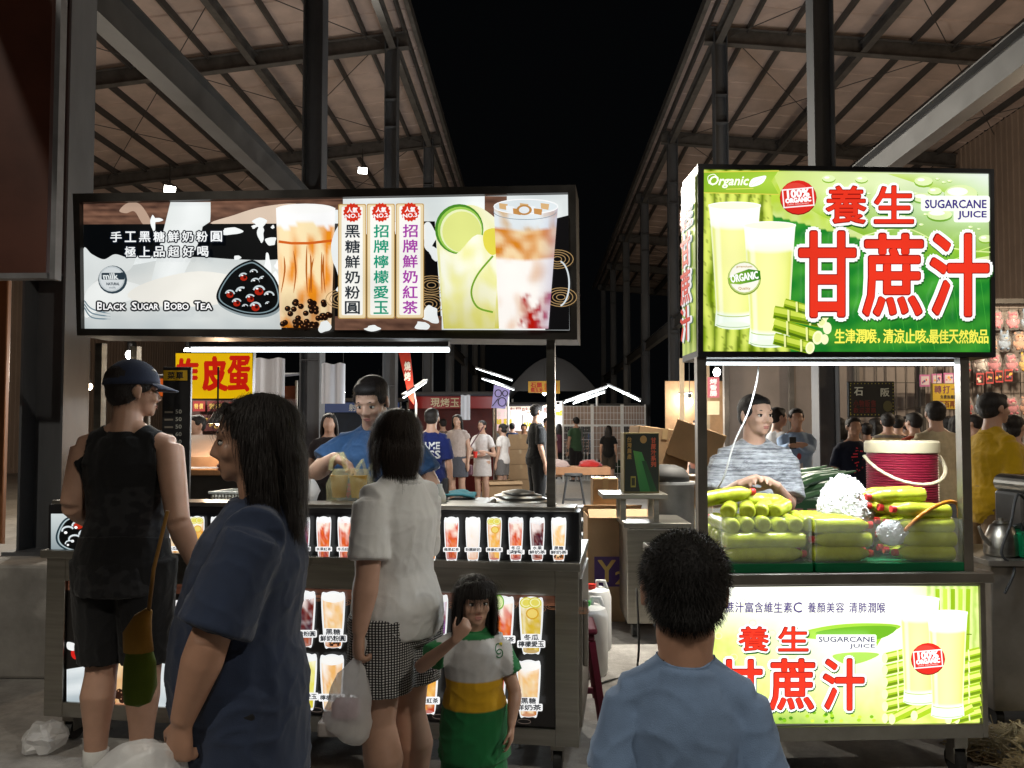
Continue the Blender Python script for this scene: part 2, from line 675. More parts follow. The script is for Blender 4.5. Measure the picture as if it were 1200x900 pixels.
def cup(A, x, y, wd, ht, kind='tea', halo=True, pearls=False, label=None, round_base=True, seed=0, top='ice', lines=1):
    """a tall printed cup: x centre, y top edge of the glass"""
    rnd = random.Random(seed * 31 + int(x * 7 + y * 13))
    c0, c1, c2, c3 = (lin(c) for c in DRINK[kind])
    wt, wb = wd / 2, wd * .36

    def side(v):
        return wt + (wb - wt) * v
    if halo:
        g = wd * .06
        pts = [(x - wt - g, y - ht * .04), (x - wt * .6, y - ht * .13), (x, y - ht * .16), (x + wt * .6, y - ht * .13), (x + wt + g, y - ht * .04)]
        pts += [(x + wb + g, y + ht * .96), (x + wb * .5, y + ht * 1.04), (x - wb * .5, y + ht * 1.04), (x - wb - g, y + ht * .96)]
        A.blob(pts, 'f6f8f8', 4)

    def fn(px, py, u, v):
        n1 = nz2(px, py, 3.2 / wd, 1.6 / wd, seed)
        n2 = nz2(px, py, 7 / wd, 5 / wd, seed + 3)
        t = v + n1 * .5
        c = mixc(c0, c1, min(1, max(0, t * 3.2)))
        if t > .35: c = mixc(c1, c2, min(1, (t - .35) * 3))
        if t > .68: c = mixc(c2, c3, min(1, (t - .68) * 3))
        c = mixc(c, (1, 1, 1), max(0, n2 * .5))
        e = abs(u - .5) * 2
        c = mixc(c, c3, max(0, e - .75) * .9)
        if .1 < u < .2: c = mixc(c, (1, 1, 1), .35)
        return c
    A.grid(x - wt, y, x + wt, y + ht, 8, 14, fn, lambda u, v: (x + (u - .5) * 2 * side(v), y + ht * v + (1 - (2 * u - 1) ** 2) * wd * .06))
    if round_base:
        A.ell(x, y + ht * 1.0, wb * .9, wd * .08, mixc(c3, (1, 1, 1), .15), n=12)
    if pearls:
        for _ in range(16):
            v = .78 + rnd.random() * .2
            px = x + (rnd.random() - .5) * 1.7 * side(v)
            A.ell(px, y + ht * v, wd * .065, wd * .065, '2a1208', n=8)
            A.ell(px - wd * .02, y + ht * v - wd * .02, wd * .015, wd * .015, 'b08060', n=5)
    if top == 'ice':
        for _ in range(7):
            a = (rnd.random() - .5) * 1.5 * wt
            A.poly([(x + a + rnd.uniform(-1, 1) * wd * .13, y + rnd.uniform(-.08, .08) * ht * .8 + dy) for dy in (-wd * .12, wd * .02, wd * .08, -wd * .04)],
                   mixc((.95, .97, 1), c1, rnd.random() * .35))
        A.ell(x, y, wt * .95, wd * .07, mixc((1, 1, 1), c1, .12), n=14)
    elif top == 'foam':
        A.blob([(x - wt, y + ht * .02), (x - wt * .9, y - ht * .07), (x - wt * .3, y - ht * .11), (x + wt * .4, y - ht * .1), (x + wt * .95, y - ht * .06), (x + wt, y + ht * .02), (x, y + ht * .08)], 'fbfaf6', 4)
    elif top == 'lemon':
        for a in (-.45, .35):
            A.ell(x + a * wt, y - ht * .03, wt * .62, wt * .5, 'd8d040', rot=20 * a, n=14)
            A.ell(x + a * wt, y - ht * .03, wt * .5, wt * .4, 'f4f0b4', rot=20 * a, n=14)
            A.ell(x + a * wt, y - ht * .03, wt * .38, wt * .3, 'e4d860', rot=20 * a, n=14)
        A.ell(x + .1 * wt, y + ht * .2, wt * .6, wt * .55, 'd8a428', n=14)
        A.ell(x + .1 * wt, y + ht * .2, wt * .48, wt * .42, 'f0d470', n=14)
    elif top == 'lime':
        A.ell(x - .3 * wt, y - ht * .02, wt * .5, wt * .7, '6fae2c', n=14)
        A.ell(x - .3 * wt, y - ht * .02, wt * .4, wt * .58, 'e4f2b0', n=14)
    if label:
        lw = wd * (1.25 if lines == 1 else 1.3)
        lh = wd * .36 * (1 if lines == 1 else 1.25)
        ly = y + ht * .68
        parts = label.split('/')
        if lines == 1:
            A.rect(x - lw / 2, ly, x + lw / 2, ly + lh, 'fcfcfc', lh * .2)
            A.htext(parts[0], x - lw * .44, ly + lh * .18, lw * .88, lh * .64, '20242c', bold=lh * .02, gap=lw * .02)
        else:
            h1 = wd * .3
            A.rect(x - lw * .32, ly - h1 * .4, x + lw * .32, ly + h1, 'fcfcfc', h1 * .2)
            A.rect(x - lw / 2, ly + h1 * .6, x + lw / 2, ly + h1 * 1.75, 'fcfcfc', h1 * .2)
            A.htext(parts[0], x - lw * .26, ly - h1 * .28, lw * .52, h1 * .85, '20242c', bold=h1 * .03, gap=lw * .03)
            A.htext(parts[1], x - lw * .45, ly + h1 * .73, lw * .9, h1 * .85, '20242c', bold=h1 * .03, gap=lw * .02)


def sized_panel(W, H):
    """drawing coordinates in metres from the panel's top left corner, y down"""
    return lambda x, y: (x, H - y)
# ------------------------------------------------------------------ people
SKINS = {}


def skin(tone):
    if tone not in SKINS:
        SKINS[tone] = mat('skin', tone, .5, var=.1, scale=14, bump=.05, bscale=300, sss=.08)
    return SKINS[tone]


TONE_A, TONE_B, TONE_C = (.46, .27, .19), (.40, .22, .145), (.52, .32, .23)
HAIRS = {}


def hair_mat(c=(.012, .009, .008)):
    if c not in HAIRS:
        HAIRS[c] = mat('hair', c, .58, var=.5, scale=60, stretch=(1, 1, .08), bump=.5, bscale=220, spec=.32)
    return HAIRS[c]


EYE_W = mat('eye white', (.7, .68, .65), .3, var=.02)
EYE_D = mat('dark iris', (.012, .008, .006), .2, var=.02)
LIP = mat('lips', (.38, .15, .12), .45, var=.08)


def cloth(name, c, rough=.9, var=.12, attr=False):
    return mat(name, c, rough, var=var, scale=18, bump=.25, bscale=500, attr=attr, sheen=.15, spec=.25)


def remesh(mb, vox, smooth=3):
    me = bpy.data.meshes.new('tmp')
    me.from_pydata([tuple(p) for p in mb.v], [], mb.f)
    bm = bmesh.new(); bm.from_mesh(me)
    bmesh.ops.recalc_face_normals(bm, faces=bm.faces[:])
    bm.to_mesh(me); bm.free()
    o = bpy.data.objects.new('tmp', me)
    COL.objects.link(o)
    a = o.modifiers.new('r', 'REMESH'); a.mode = 'VOXEL'; a.voxel_size = vox
    if smooth:
        b = o.modifiers.new('s', 'SMOOTH'); b.factor = .5; b.iterations = smooth
    dg = bpy.context.evaluated_depsgraph_get()
    me2 = bpy.data.meshes.new_from_object(o.evaluated_get(dg))
    bpy.data.objects.remove(o)
    bpy.data.meshes.remove(me)
    # keep only the largest shell, so that a body is one continuous surface
    n = len(me2.vertices)
    if n:
        e = np.empty(len(me2.edges) * 2, np.int32); me2.edges.foreach_get('vertices', e); e = e.reshape(-1, 2)
        lab = np.arange(n)
        for _ in range(200):
            m = np.minimum(lab[e[:, 0]], lab[e[:, 1]])
            new = lab.copy()
            np.minimum.at(new, e[:, 0], m); np.minimum.at(new, e[:, 1], m)
            new = new[new]
            if (new == lab).all(): break
            lab = new
        u, cnt = np.unique(lab, return_counts=True)
        if len(u) > 1:
            keep = u[cnt.argmax()]
            bm = bmesh.new(); bm.from_mesh(me2)
            bm.verts.ensure_lookup_table()
            bmesh.ops.delete(bm, geom=[bm.verts[i] for i in np.nonzero(lab != keep)[0]], context='VERTS')
            bm.to_mesh(me2); bm.free()
    me2.polygons.foreach_set('use_smooth', [True] * len(me2.polygons))
    return me2


def get_co(me):
    a = np.empty(len(me.vertices) * 3, np.float32)
    me.vertices.foreach_get('co', a)
    return a.reshape(-1, 3)


def get_no(me):
    a = np.empty(len(me.vertices) * 3, np.float32)
    me.vertex_normals.foreach_get('vector', a)
    return a.reshape(-1, 3)


def set_co(me, a):
    me.vertices.foreach_set('co', a.astype(np.float32).ravel())
    me.update()


def wrinkle(me, amp, sc=(14, 14, 5), seed=0, amp2=0):
    """cloth folds: sharp crested ridges that hang and slant, with a finer crumple on top"""
    co, no = get_co(me), get_no(me)
    zl, zh = co[:, 2].min(), co[:, 2].max()
    d = np.empty(len(co))
    for i, p in enumerate(co):
        x, y, z = p
        wx = .05 * noise.noise(Vector((x * 5 + seed, y * 5, z * 5)))
        a = noise.noise(Vector((x * sc[0] + seed + wx * 20, y * sc[1], z * sc[2] * .6)))
        b = noise.noise(Vector((x * 8 + z * 9 + seed, y * 8 - z * 5, z * 13 - x * 9 + 3 + wx * 30)))
        c = noise.noise(Vector((x * 34, y * 34 + seed, z * 22 + wx * 40)))
        lowf = .55 + .6 * (1 - (z - zl) / max(.05, zh - zl))
        ra, rb, rc = 1 - min(1, abs(a) * 2.2), 1 - min(1, abs(b) * 2.0), 1 - min(1, abs(c) * 2.2)
        d[i] = lowf * (amp * (ra * ra - .35) + amp2 * (rb * rb * rb - .25)) + amp * .28 * (rc * rc - .35)
    set_co(me, co + no * d[:, None])


def vcol(me, fn):
    co = get_co(me)
    at = me.attributes.new('Col', 'FLOAT_COLOR', 'POINT')
    a = np.ones((len(co), 4), np.float32)
    for i, p in enumerate(co):
        a[i, :3] = fn(p)
    at.data.foreach_set('color', a.ravel())


def clear_of(cme, bme, gap):
    bm = bmesh.new(); bm.from_mesh(bme)
    bv = BVHTree.FromBMesh(bm); bm.free()
    co = get_co(cme)
    for i, p in enumerate(co):
        q = Vector(p)
        h, n, _, dd = bv.find_nearest(q, .04)
        if h is None: continue
        s = (q - h).dot(n)
        if s < gap:
            co[i] = h + n * gap
    set_co(cme, co)


def hand(mb, wr, d, n, U, thumb=1, curl=.35, spread=1.0, fs=1.0):
    d = Vector(d).normalized()
    n = Vector(n); n = (n - d * n.dot(d)).normalized()
    s = d.cross(n)
    wr = Vector(wr)
    mb.loft([wr - d * .01 * U, wr + d * .012 * U, wr + d * .032 * U, wr + d * .054 * U],
            [(.0155 * U, .0125 * U), (.018 * U, .0125 * U), (.0235 * U, .0125 * U), (.0225 * U, .0095 * U)], 12, side=s)
    for i, ln in enumerate((.036, .042, .039, .030)):
        off = (1.5 - i) * thumb
        base = wr + d * (.050 - .003 * abs(i - 1)) * U + s * (off * .0118 * U)
        q = d + s * (off * .085 * spread)
        pts, a = [base], 0
        p = base
        for k, fr in enumerate((.45, .31, .24)):
            a += curl * (.7 if k == 0 else 1.1) * (1 + .08 * i)
            dirv = (q * math.cos(a) + n * math.sin(a)).normalized()
            p = p + dirv * ln * fr * U * 1.15
            pts.append(p)
        r = (.0056 if i < 3 else .0049) * U * fs
        mb.loft([base - d * .012 * U] + pts, [r * 1.1, r * 1.08, r, r * .92, r * .78], 8, cap=.8)
    b = wr + d * .012 * U + s * (.014 * U * thumb)
    t = (d * .62 + s * .75 * thumb + n * .35).normalized()
    t2 = (d * .85 + s * .35 * thumb + n * .45).normalized()
    mb.loft([b, b + t * .022 * U, b + t * .022 * U + t2 * .018 * U, b + t * .022 * U + t2 * .034 * U],
            [.0085 * U, .0072 * U * fs, .0062 * U * fs, .0048 * U * fs], 8, cap=.8)


def person(label, loc, yaw, H=1.68, tone=TONE_A, bulk=1.0, belly=0, hs=1.0, arms=None, legs=None, head=(0, 0, 0), lean=0,
           hair='short', hcol=(.012, .009, .008), top=None, bottom=None, shoes=None, vox=.012, group=None, sh=1.0,
           strands=0, eyes=True, armk=1.0, fingers=True, socks=False, calf=1.0, hand_opt=None, neckf=1.0):
    """a standing figure; local +Y is where the body faces, x>0 is its right hand side. arms: {'R':(elbow, wrist, hand dir, palm normal)} in
    world coordinates. top / bottom: dicts. Returns (root, dict of children)"""
    root = thing('person', label, 'person', loc, yaw, group)
    U = H / (.865 + .135 * hs)
    inv = wm(root).inverted()
    L = Matrix.Rotation(-lean, 4, 'X')   # forward lean about the hips

    def T(x, y, z):
        q = Vector((x * U, y * U, z * U))
        if z > .53 and lean:
            h = Vector((0, 0, .53 * U))
            q = h + L.to_3x3() @ (q - h)
        return q
    hp = T(0, .004, .865)
    HM = Matrix.Translation(hp) @ Matrix.Rotation(head[0], 4, 'Z') @ Matrix.Rotation(-head[1], 4, 'X') @ Matrix.Rotation(head[2], 4, 'Y') @ Matrix.Scale(U * hs, 4)
    HM3 = HM.to_3x3()

    def Hh(x, y, z):
        return HM @ Vector((x, y, z))
    sx = .095 * sh
    # --- joints
    J = {}
    for sd, k in (('R', 1), ('L', -1)):
        J['sh' + sd] = T(sx * k, -.004, .790)
        a = (arms or {}).get(sd)
        if a is None:
            J['el' + sd] = T((sx + .03 + .03 * (bulk - 1)) * k, -.014, .635)
            J['wr' + sd] = T((sx + .032 + .03 * (bulk - 1)) * k, .028, .487)
            J['hd' + sd] = Vector((0, .1, -1)); J['hn' + sd] = Vector((-k, .1, 0))
        else:
            J['el' + sd], J['wr' + sd] = inv @ Vector(a[0]), inv @ Vector(a[1])
            J['hd' + sd] = inv.to_3x3() @ Vector(a[2]); J['hn' + sd] = inv.to_3x3() @ Vector(a[3])
        lg = (legs or {}).get(sd)
        J['hip' + sd] = T(.05 * k, 0, .505)
        if lg is None:
            J['kn' + sd] = T(.053 * k, .008, .275)
            J['an' + sd] = T(.055 * k, -.012, .042)
        else:
            J['kn' + sd], J['an' + sd] = T(*lg[0]), T(*lg[1])
    TR = [(.455, .060, .055, -.004), (.49, .086, .068, -.008), (.53, .096, .072, -.008), (.58, .088, .064, -.002), (.62, .080, .058, .002),
          (.67, .084, .060, .004), (.72, .090, .064, .004), (.76, .090, .062, .0), (.792, .074, .052, -.004), (.82, .052, .041, -.007), (.838, .040, .036, -.008)]

    def trunk(mb, z0, z1, g, gy=None, n=20, flare=0):
        """torso rings between two heights, g = extra radius"""
        rows = [r for r in TR if z0 < r[0] < z1]

        def at(z):
            for a, b in zip(TR, TR[1:]):
                if a[0] <= z <= b[0]:
                    t = (z - a[0]) / (b[0] - a[0])
                    return tuple(a[i] + (b[i] - a[i]) * t for i in range(4))
            q = TR[0] if z < TR[0][0] else TR[-1]
            return (z,) + q[1:]
        if z0 < TR[0][0]:
            base = (z0, TR[2][1], TR[2][2], -.006)
            rows = [base, (.49, TR[2][1], TR[2][2], -.006)] + [r for r in rows if r[0] > .5]
        else:
            rows = [at(z0)] + rows
        rows = rows + [at(z1)]
        pts, rad = [], []
        for z, rx, ry, oy in rows:
            bl = belly * math.exp(-((z - .60) / .10) ** 2)
            hb = bulk if z > .56 else 1 + (bulk - 1) * .8
            if z > .79: hb = 1 + (bulk - 1) * .4
            f = flare * max(0, (.62 - z) / .2)
            pts.append(T(0, oy + bl * .55, z))
            rad.append(((rx * hb + g + f) * U * (sh if z > .70 else 1), (ry * hb + bl * .6 + (gy if gy is not None else g) + f) * U))
        mb.loft(pts, rad, n, side=(1, 0, 0), cap=.15)
    ak = armk
    # --- body
    B = MB()
    trunk(B, .455, .838, 0)
    B.loft([T(0, -.012, .80), T(0, -.010, .84), Hh(0, -.006, .015), Hh(0, -.004, .05)],
           [.048 * U * neckf, .037 * U * neckf, .034 * U * hs * neckf, .034 * U * hs], 14)
    for sd, k in (('R', 1), ('L', -1)):
        s_, e_, w_ = J['sh' + sd], J['el' + sd], J['wr' + sd]
        B.loft([T(.012 * k, -.010, .838), T(sx * .55 * k, -.008, .808), s_], [.030 * U, .031 * U, .030 * U * ak], 20)
        m1 = s_.lerp(e_, .45)
        m2 = e_.lerp(w_, .28)
        B.loft([s_, m1, s_.lerp(e_, .8), e_], [.030 * U * ak, .0275 * U * ak, .0245 * U * ak, .0230 * U * ak], 22)
        B.loft([e_, m2, e_.lerp(w_, .65), w_], [.0235 * U * ak, .0245 * U * ak, .019 * U * ak, .0155 * U * (.5 + ak / 2)], 22)
        if fingers:
            ho = (hand_opt or {}).get(sd, {})
            hand(B, w_, J['hd' + sd], J['hn' + sd], U * (1 + (hs - 1) * .3), thumb=k, **ho)
        else:
            d = J['hd' + sd].normalized()
            B.loft([w_, w_ + d * .03 * U, w_ + d * .07 * U, w_ + d * .1 * U], [.015 * U, .02 * U, .018 * U, .009 * U], 8)
        h_, kn, an = J['hip' + sd], J['kn' + sd], J['an' + sd]
        lb = 1 + (bulk - 1) * .8
        B.loft([h_ + Vector((0, 0, .02 * U)), h_.lerp(kn, .3), h_.lerp(kn, .7), kn], [.058 * U * lb, .054 * U * lb, .042 * U * lb, .036 * U * lb], 26)
        back = Vector((0, -.010 * U, 0))
        B.loft([kn, kn.lerp(an, .14) + back * .3, kn.lerp(an, .34) + back, kn.lerp(an, .65) + back * .5, an],
               [.036 * U * lb, .035 * U * calf * lb, .0385 * U * calf * lb, .029 * U * calf, .023 * U], 26)
        B.loft([an + Vector((0, -.022 * U, -.02 * U)), an + Vector((0, .01 * U, -.018 * U)), an + Vector((.004 * k * U, .06 * U, -.03 * U)), an + Vector((.006 * k * U, .095 * U, -.034 * U))],
               [.018 * U, (.024 * U, .024 * U), (.026 * U, .014 * U), (.02 * U, .008 * U)], 10, side=(1, 0, 0))
    R3 = HM3

    def E(c, r, rot=None):
        m = R3 if rot is None else R3 @ rot
        B.ell(Hh(*c), r, m)
    E((0, -.002, .086), (.0455, .056, .050))
    E((0, .020, .060), (.0375, .037, .045))
    E((0, .022, .034), (.0305, .032, .026))
    E((0, .045, .020), (.013, .011, .011))
    for k in (-1, 1):
        E((.021 * k, .040, .056), (.014, .014, .015))
        E((.0475 * k, -.002, .068), (.0055, .012, .0185), Matrix.Rotation(-.35 * k, 3, 'Z'))
        E((.0485 * k, .002, .054), (.005, .007, .008))
        E((.0065 * k, .0575, .0505), (.0058, .0062, .0048))
    B.loft([Hh(0, .050, .080), Hh(0, .058, .066), Hh(0, .0655, .0525)], [(.0055 * U * hs, .006 * U * hs), (.0058 * U * hs, .007 * U * hs), (.0075 * U * hs, .0062 * U * hs)], 10, cap=.8)
    B.loft([Hh(-.028, .043, .084), Hh(-.012, .0505, .085), Hh(.012, .0505, .085), Hh(.028, .043, .084)], [.0065 * U * hs] * 4, 8)
    E((0, .0535, .0365), (.013, .006, .0042)); E((0, .0525, .030), (.0115, .006, .0045))
    bme = remesh(B, vox, 7 if vox < .008 else 2)
    bme.materials.append(skin(tone))
    body = bpy.data.objects.new('body', bme); COL.objects.link(body); body.parent = root
    out = {'root': root, 'body': body, 'J': J, 'U': U, 'T': T, 'H': Hh, 'HM': HM, 'inv': inv}
    # --- face details
    if eyes:
        for k in (-1, 1):
            e = MB(); e.ell(Hh(.0175 * k, .0492, .0705), (.0088, .0046, .0042), R3, 2)
            eo = e.obj('eye', EYE_W, root, world=False, smooth=True)
            e2 = MB(); e2.ell(Hh(.0175 * k, .0522, .0705), (.0042, .003, .0042), R3, 2)
            e2.obj('iris', EYE_D, eo, world=False, smooth=True)
            lid = MB(); lid.loft([Hh(.008 * k, .0515, .0725), Hh(.0175 * k, .0532, .0752), Hh(.0268 * k, .0478, .0735)], [.0011 * U * hs, .0017 * U * hs, .0011 * U * hs], 6)
            lid.obj('eyelash', EYE_D, eo, world=False, smooth=True)
            bw = MB(); bw.loft([Hh(.0075 * k, .0548, .0845), Hh(.018 * k, .0532, .0872), Hh(.0295 * k, .0448, .0855)], [(.001 * U * hs, .0016 * U * hs), (.0011 * U * hs, .0017 * U * hs), (.0007 * U * hs, .0009 * U * hs)], 6)
            bw.obj('eyebrow', hair_mat(hcol), root, world=False, smooth=True)
        mo = MB(); mo.ell(Hh(0, .0575, .0362), (.0122, .0032, .0027), R3, 2); mo.ell(Hh(0, .0566, .0312), (.0105, .0035, .0032), R3, 2)
        mo.obj('lips', LIP, root, world=False, smooth=True)
    # --- hair
    if hair:
        hb = MB()

        def HE(c, r, rot=None):
            hb.ell(Hh(*c), r, R3 if rot is None else R3 @ rot)

        def HLo(pts, rad, n=10, side=None):
            hb.loft([Hh(*p) for p in pts], [(a * U * hs, b * U * hs) for a, b in rad], n, side=R3 @ Vector(side or (1, 0, 0)))
        if hair in ('short', 'crop', 'spiky'):
            if hair == 'crop': HE((0, .012, .112), (.040, .036, .022))
            g = {'short': .004, 'crop': .0026, 'spiky': .004}[hair]
            HE((0, -.010, .092), (.0475 + g, .0545 + g, .0465 + g))
            HE((0, -.022, .066), (.044 + g * .6, .036 + g, .042))
            for k in (-1, 1):
                HE((.039 * k, .004, .084), (.010, .030, .020))
            if hair == 'short':
                HE((0, .020, .116), (.040, .032, .020))
        elif hair == 'bob':
            HE((0, -.010, .090), (.053, .060, .054))
            HE((0, -.020, .05), (.055, .046, .055))
            for k in (-1, 1):
                HLo([(.044 * k, .018, .105), (.051 * k, .018, .07), (.050 * k, .016, .035), (.046 * k, .012, .005)], [(.008, .02), (.010, .027), (.011, .027), (.006, .016)], 10)
            HLo([(0, -.045, .09), (0, -.052, .05), (0, -.046, .01), (0, -.034, -.022)], [(.042, .018), (.048, .020), (.042, .018), (.028, .01)], 14)
            HLo([(-.03, .038, .118), (.0, .052, .112), (.03, .040, .112)], [(.010, .008), (.010, .009), (.010, .008)], 8, (0, 0, 1))
        elif hair in ('long', 'girl'):
            HE((0, -.010, .090), (.052, .060, .053))
            lo = -.085 if hair == 'long' else -.055
            HLo([(0, -.035, .10), (0, -.046, .05), (0, -.046, .0), (0, -.044, lo * .6), (0, -.040, lo)], [(.046, .025), (.053, .027), (.056, .026), (.058, .022), (.050, .014)], 16)
            for k in (-1, 1):
                dy = -.020 if hair == 'long' else 0
                HLo([(.036 * k, .028 + dy * .6, .115), (.049 * k, .020 + dy, .08), (.053 * k, .014 + dy, .035), (.054 * k, .012 + dy, -.01), (.052 * k, .008 + dy, lo * .8)], [(.010, .020), (.009, .024), (.009, .024), (.009, .022), (.005, .012)], 10)
            if hair == 'girl':
                HLo([(-.037, .036, .100), (-.018, .054, .100), (.018, .054, .100), (.037, .036, .100)], [(.016, .006), (.018, .006), (.018, .006), (.016, .006)], 8, (0, 0, 1))
                HLo([(-.034, .030, .118), (0, .048, .122), (.034, .030, .118)], [(.012, .012), (.014, .012), (.012, .012)], 8, (0, 0, 1))
            else:
                HLo([(-.034, .028, .116), (-.004, .040, .123), (.028, .032, .116)], [(.010, .007), (.010, .007), (.010, .007)], 8, (0, 0, 1))
        elif hair == 'bun':
            HE((0, -.008, .090), (.050, .059, .052)); HE((0, -.062, .10), (.022, .022, .022)); HE((0, -.025, .05), (.046, .036, .04))
        hv = max(vox * .9, .0045)
        hme = remesh(hb, hv, 2)
        co, no = get_co(hme), get_no(hme)
        am = (.0035 if vox < .008 else .006) * (1 if hair in ('long', 'bob', 'girl', 'bun') else .25)
        ctr = np.array(Hh(0, 0, .08))
        for i, p in enumerate(co):
            q = Vector(p) - Vector(ctr)
            ang = math.atan2(q.y, q.x)
            co[i] += no[i] * (am * noise.noise(Vector((ang * 9, q.z * 9, 1.3))) + am * .7 * noise.noise(Vector((ang * 24, q.z * 14, 5))))
        set_co(hme, co)
        if strands:
            rnd = random.Random(int(H * 1000))
            sb = MB()
            down = Vector((0, 0, -1))
            top_ = Hh(0, -.02, .14); HMI = HM.inverted()
            n = len(co)
            for _ in range(strands):
                i = rnd.randrange(n)
                p, q = Vector(co[i]), Vector(no[i])
                hl = HMI @ p
                if hair not in ('spiky', 'crop', 'short') and hl.y > .022 and hl.z < .125: continue
                if hair in ('spiky', 'crop', 'short'):
                    ln = rnd.uniform(.010, .022) * {'spiky': .72, 'short': .7, 'crop': .35}[hair]
                    away = (p - Vector(ctr)); away = (away - q * away.dot(q))
                    dirv = (q * rnd.uniform(.25, .9) + down * .55 + away.normalized() * .2 + Vector((rnd.uniform(-.4, .4), rnd.uniform(-.4, .4), rnd.uniform(-.2, .4)))).normalized()
                    if hair != 'spiky': dirv = (dirv + down * .8).normalized()
                    pts = [p - q * .002, p + dirv * ln * .5, p + dirv * ln + down * ln * .18]
                    wd = .0007
                else:
                    ln = rnd.uniform(.04, .11)
                    t = down + (p - top_).normalized() * .5
                    t = (t - q * t.dot(q))
                    if t.length < .05: continue
                    t.normalize()
                    t = (t + Vector((rnd.uniform(-.12, .12), rnd.uniform(-.12, .12), 0))).normalized()
                    lf = rnd.uniform(.0, .05)
                    pts = [p + q * .0005, p + t * ln * .4 + q * (.0022 + lf * ln), p + (t * .7 + down * .3).normalized() * ln * .75 + q * (.0015 + lf * ln), p + (t * .35 + down * .65).normalized() * ln + q * (lf * ln * .5 - .001)]
                    wd = .00065
                sdv = pts[-1] - pts[0]
                sdv = sdv.cross(q)
                if sdv.length < 1e-6: continue
                sdv.normalize()
                m = len(pts)
                vs = []
                for j, pp in enumerate(pts):
                    ww = wd * (1 - .8 * j / (m - 1))
                    vs += [pp - sdv * ww, pp + sdv * ww]
                sb.add(vs, [(2 * j, 2 * j + 1, 2 * j + 3, 2 * j + 2) for j in range(m - 1)])
            b = bmesh.new(); b.from_mesh(hme)
            tmp = sb.mesh('tmp', hair_mat(hcol), True); b.from_mesh(tmp)
            b.to_mesh(hme); b.free()
            hme.polygons.foreach_set('use_smooth', [True] * len(hme.polygons))
        hme.materials.append(hair_mat(hcol))
        ho = bpy.data.objects.new('hair', hme); COL.objects.link(ho); ho.parent = root
        out['hair'] = ho
    cv = max(vox * 1.15, .006)
    # --- upper garment
    if top:
        t = dict(hem=.50, loose=.012, sleeve=.55, name='shirt', m=None, flare=.004, wr=.004, neck=.834, sl=.014)
        t.update(top)
        c = MB()
        trunk(c, t['hem'], t['neck'] - (.012 if t['sleeve'] == 0 else 0), t['loose'], flare=t['flare'])
        if t['sleeve'] > 0:
            c.loft([T(0, -.008, .775), T(0, -.009, .81), T(0, -.011, t['neck'] + .004)], [(.070 * U, .056 * U), (.056 * U, .050 * U), (.044 * U * neckf, .043 * U * neckf)], 16, side=(1, 0, 0), cap=.05)
            for sd, k in (('R', 1), ('L', -1)):
                s_, e_, w_ = J['sh' + sd], J['el' + sd], J['wr' + sd]
                c.loft([T(.014 * k, -.010, .828), T(sx * .55 * k, -.008, .806), s_], [.033 * U, .034 * U, (.033 + t['loose'] * .35) * U * ak], 14)
                c.loft([T(sx * .5 * k, 0, .72), s_.lerp(e_, .22)], [.045 * U, (.032 + t['loose'] * .5) * U * ak], 14)
                if t['sleeve'] <= 1:
                    e2 = s_.lerp(e_, t['sleeve'])
                    r = .033 * U * ak
                    c.loft([s_, s_.lerp(e2, .5), e2], [r + t['loose'] * .3 * U, r + t['sl'] * .45 * U, r + t['sl'] * .7 * U], 16, cap=.02)
                else:
                    c.loft([s_, s_.lerp(e_, .5), e_], [.038 * U * ak, .036 * U * ak, .033 * U * ak], 14)
                    c.loft([e_, e_.lerp(w_, t['sleeve'] - 1)], [.033 * U * ak, .025 * U * ak], 14)
        else:
            for sd, k in (('R', 1), ('L', -1)):
                c.loft([T(.055 * k, .045, .74), T(.058 * k, .02, .822), T(.056 * k, -.03, .828), T(.06 * k, -.05, .75)], [(.026 * U, .012 * U), (.022 * U, .009 * U), (.022 * U, .009 * U), (.03 * U, .012 * U)], 10, side=(1, 0, 0))
        cme = remesh(c, cv, 9 if vox < .008 else 4)
        wrinkle(cme, t['wr'] * U / 1.7 * .95, sc=(15, 15, 6), seed=int(H * 100), amp2=t['wr'] * 1.25)
        if vox < .0095: clear_of(cme, bme, .0035 * U)
        if t.get('fn'):
            f = t['fn']
            vcol(cme, lambda p: f(Vector(p) / U))
        cme.materials.append(t['m'])
        co_ = bpy.data.objects.new(t['name'], cme); COL.objects.link(co_); co_.parent = root
        out['top'] = co_
        if t['sleeve'] > 0 and vox < .0095 and t.get('rib', True):
            rb = MB(); q = []
            for i in range(29):
                th = 2 * PI * i / 28
                q.append(T(.0462 * neckf * math.cos(th), -.010 + .0470 * neckf * math.sin(th), t['neck'] - .005 - .004 * math.sin(th)))
            rb.loft(q, [(.006 * U, .0035 * U)] * 29, 8, side=(0, 0, 1), cap=None)
            rb.obj('collar', t.get('cm') or t['m'], root, world=False, smooth=True)
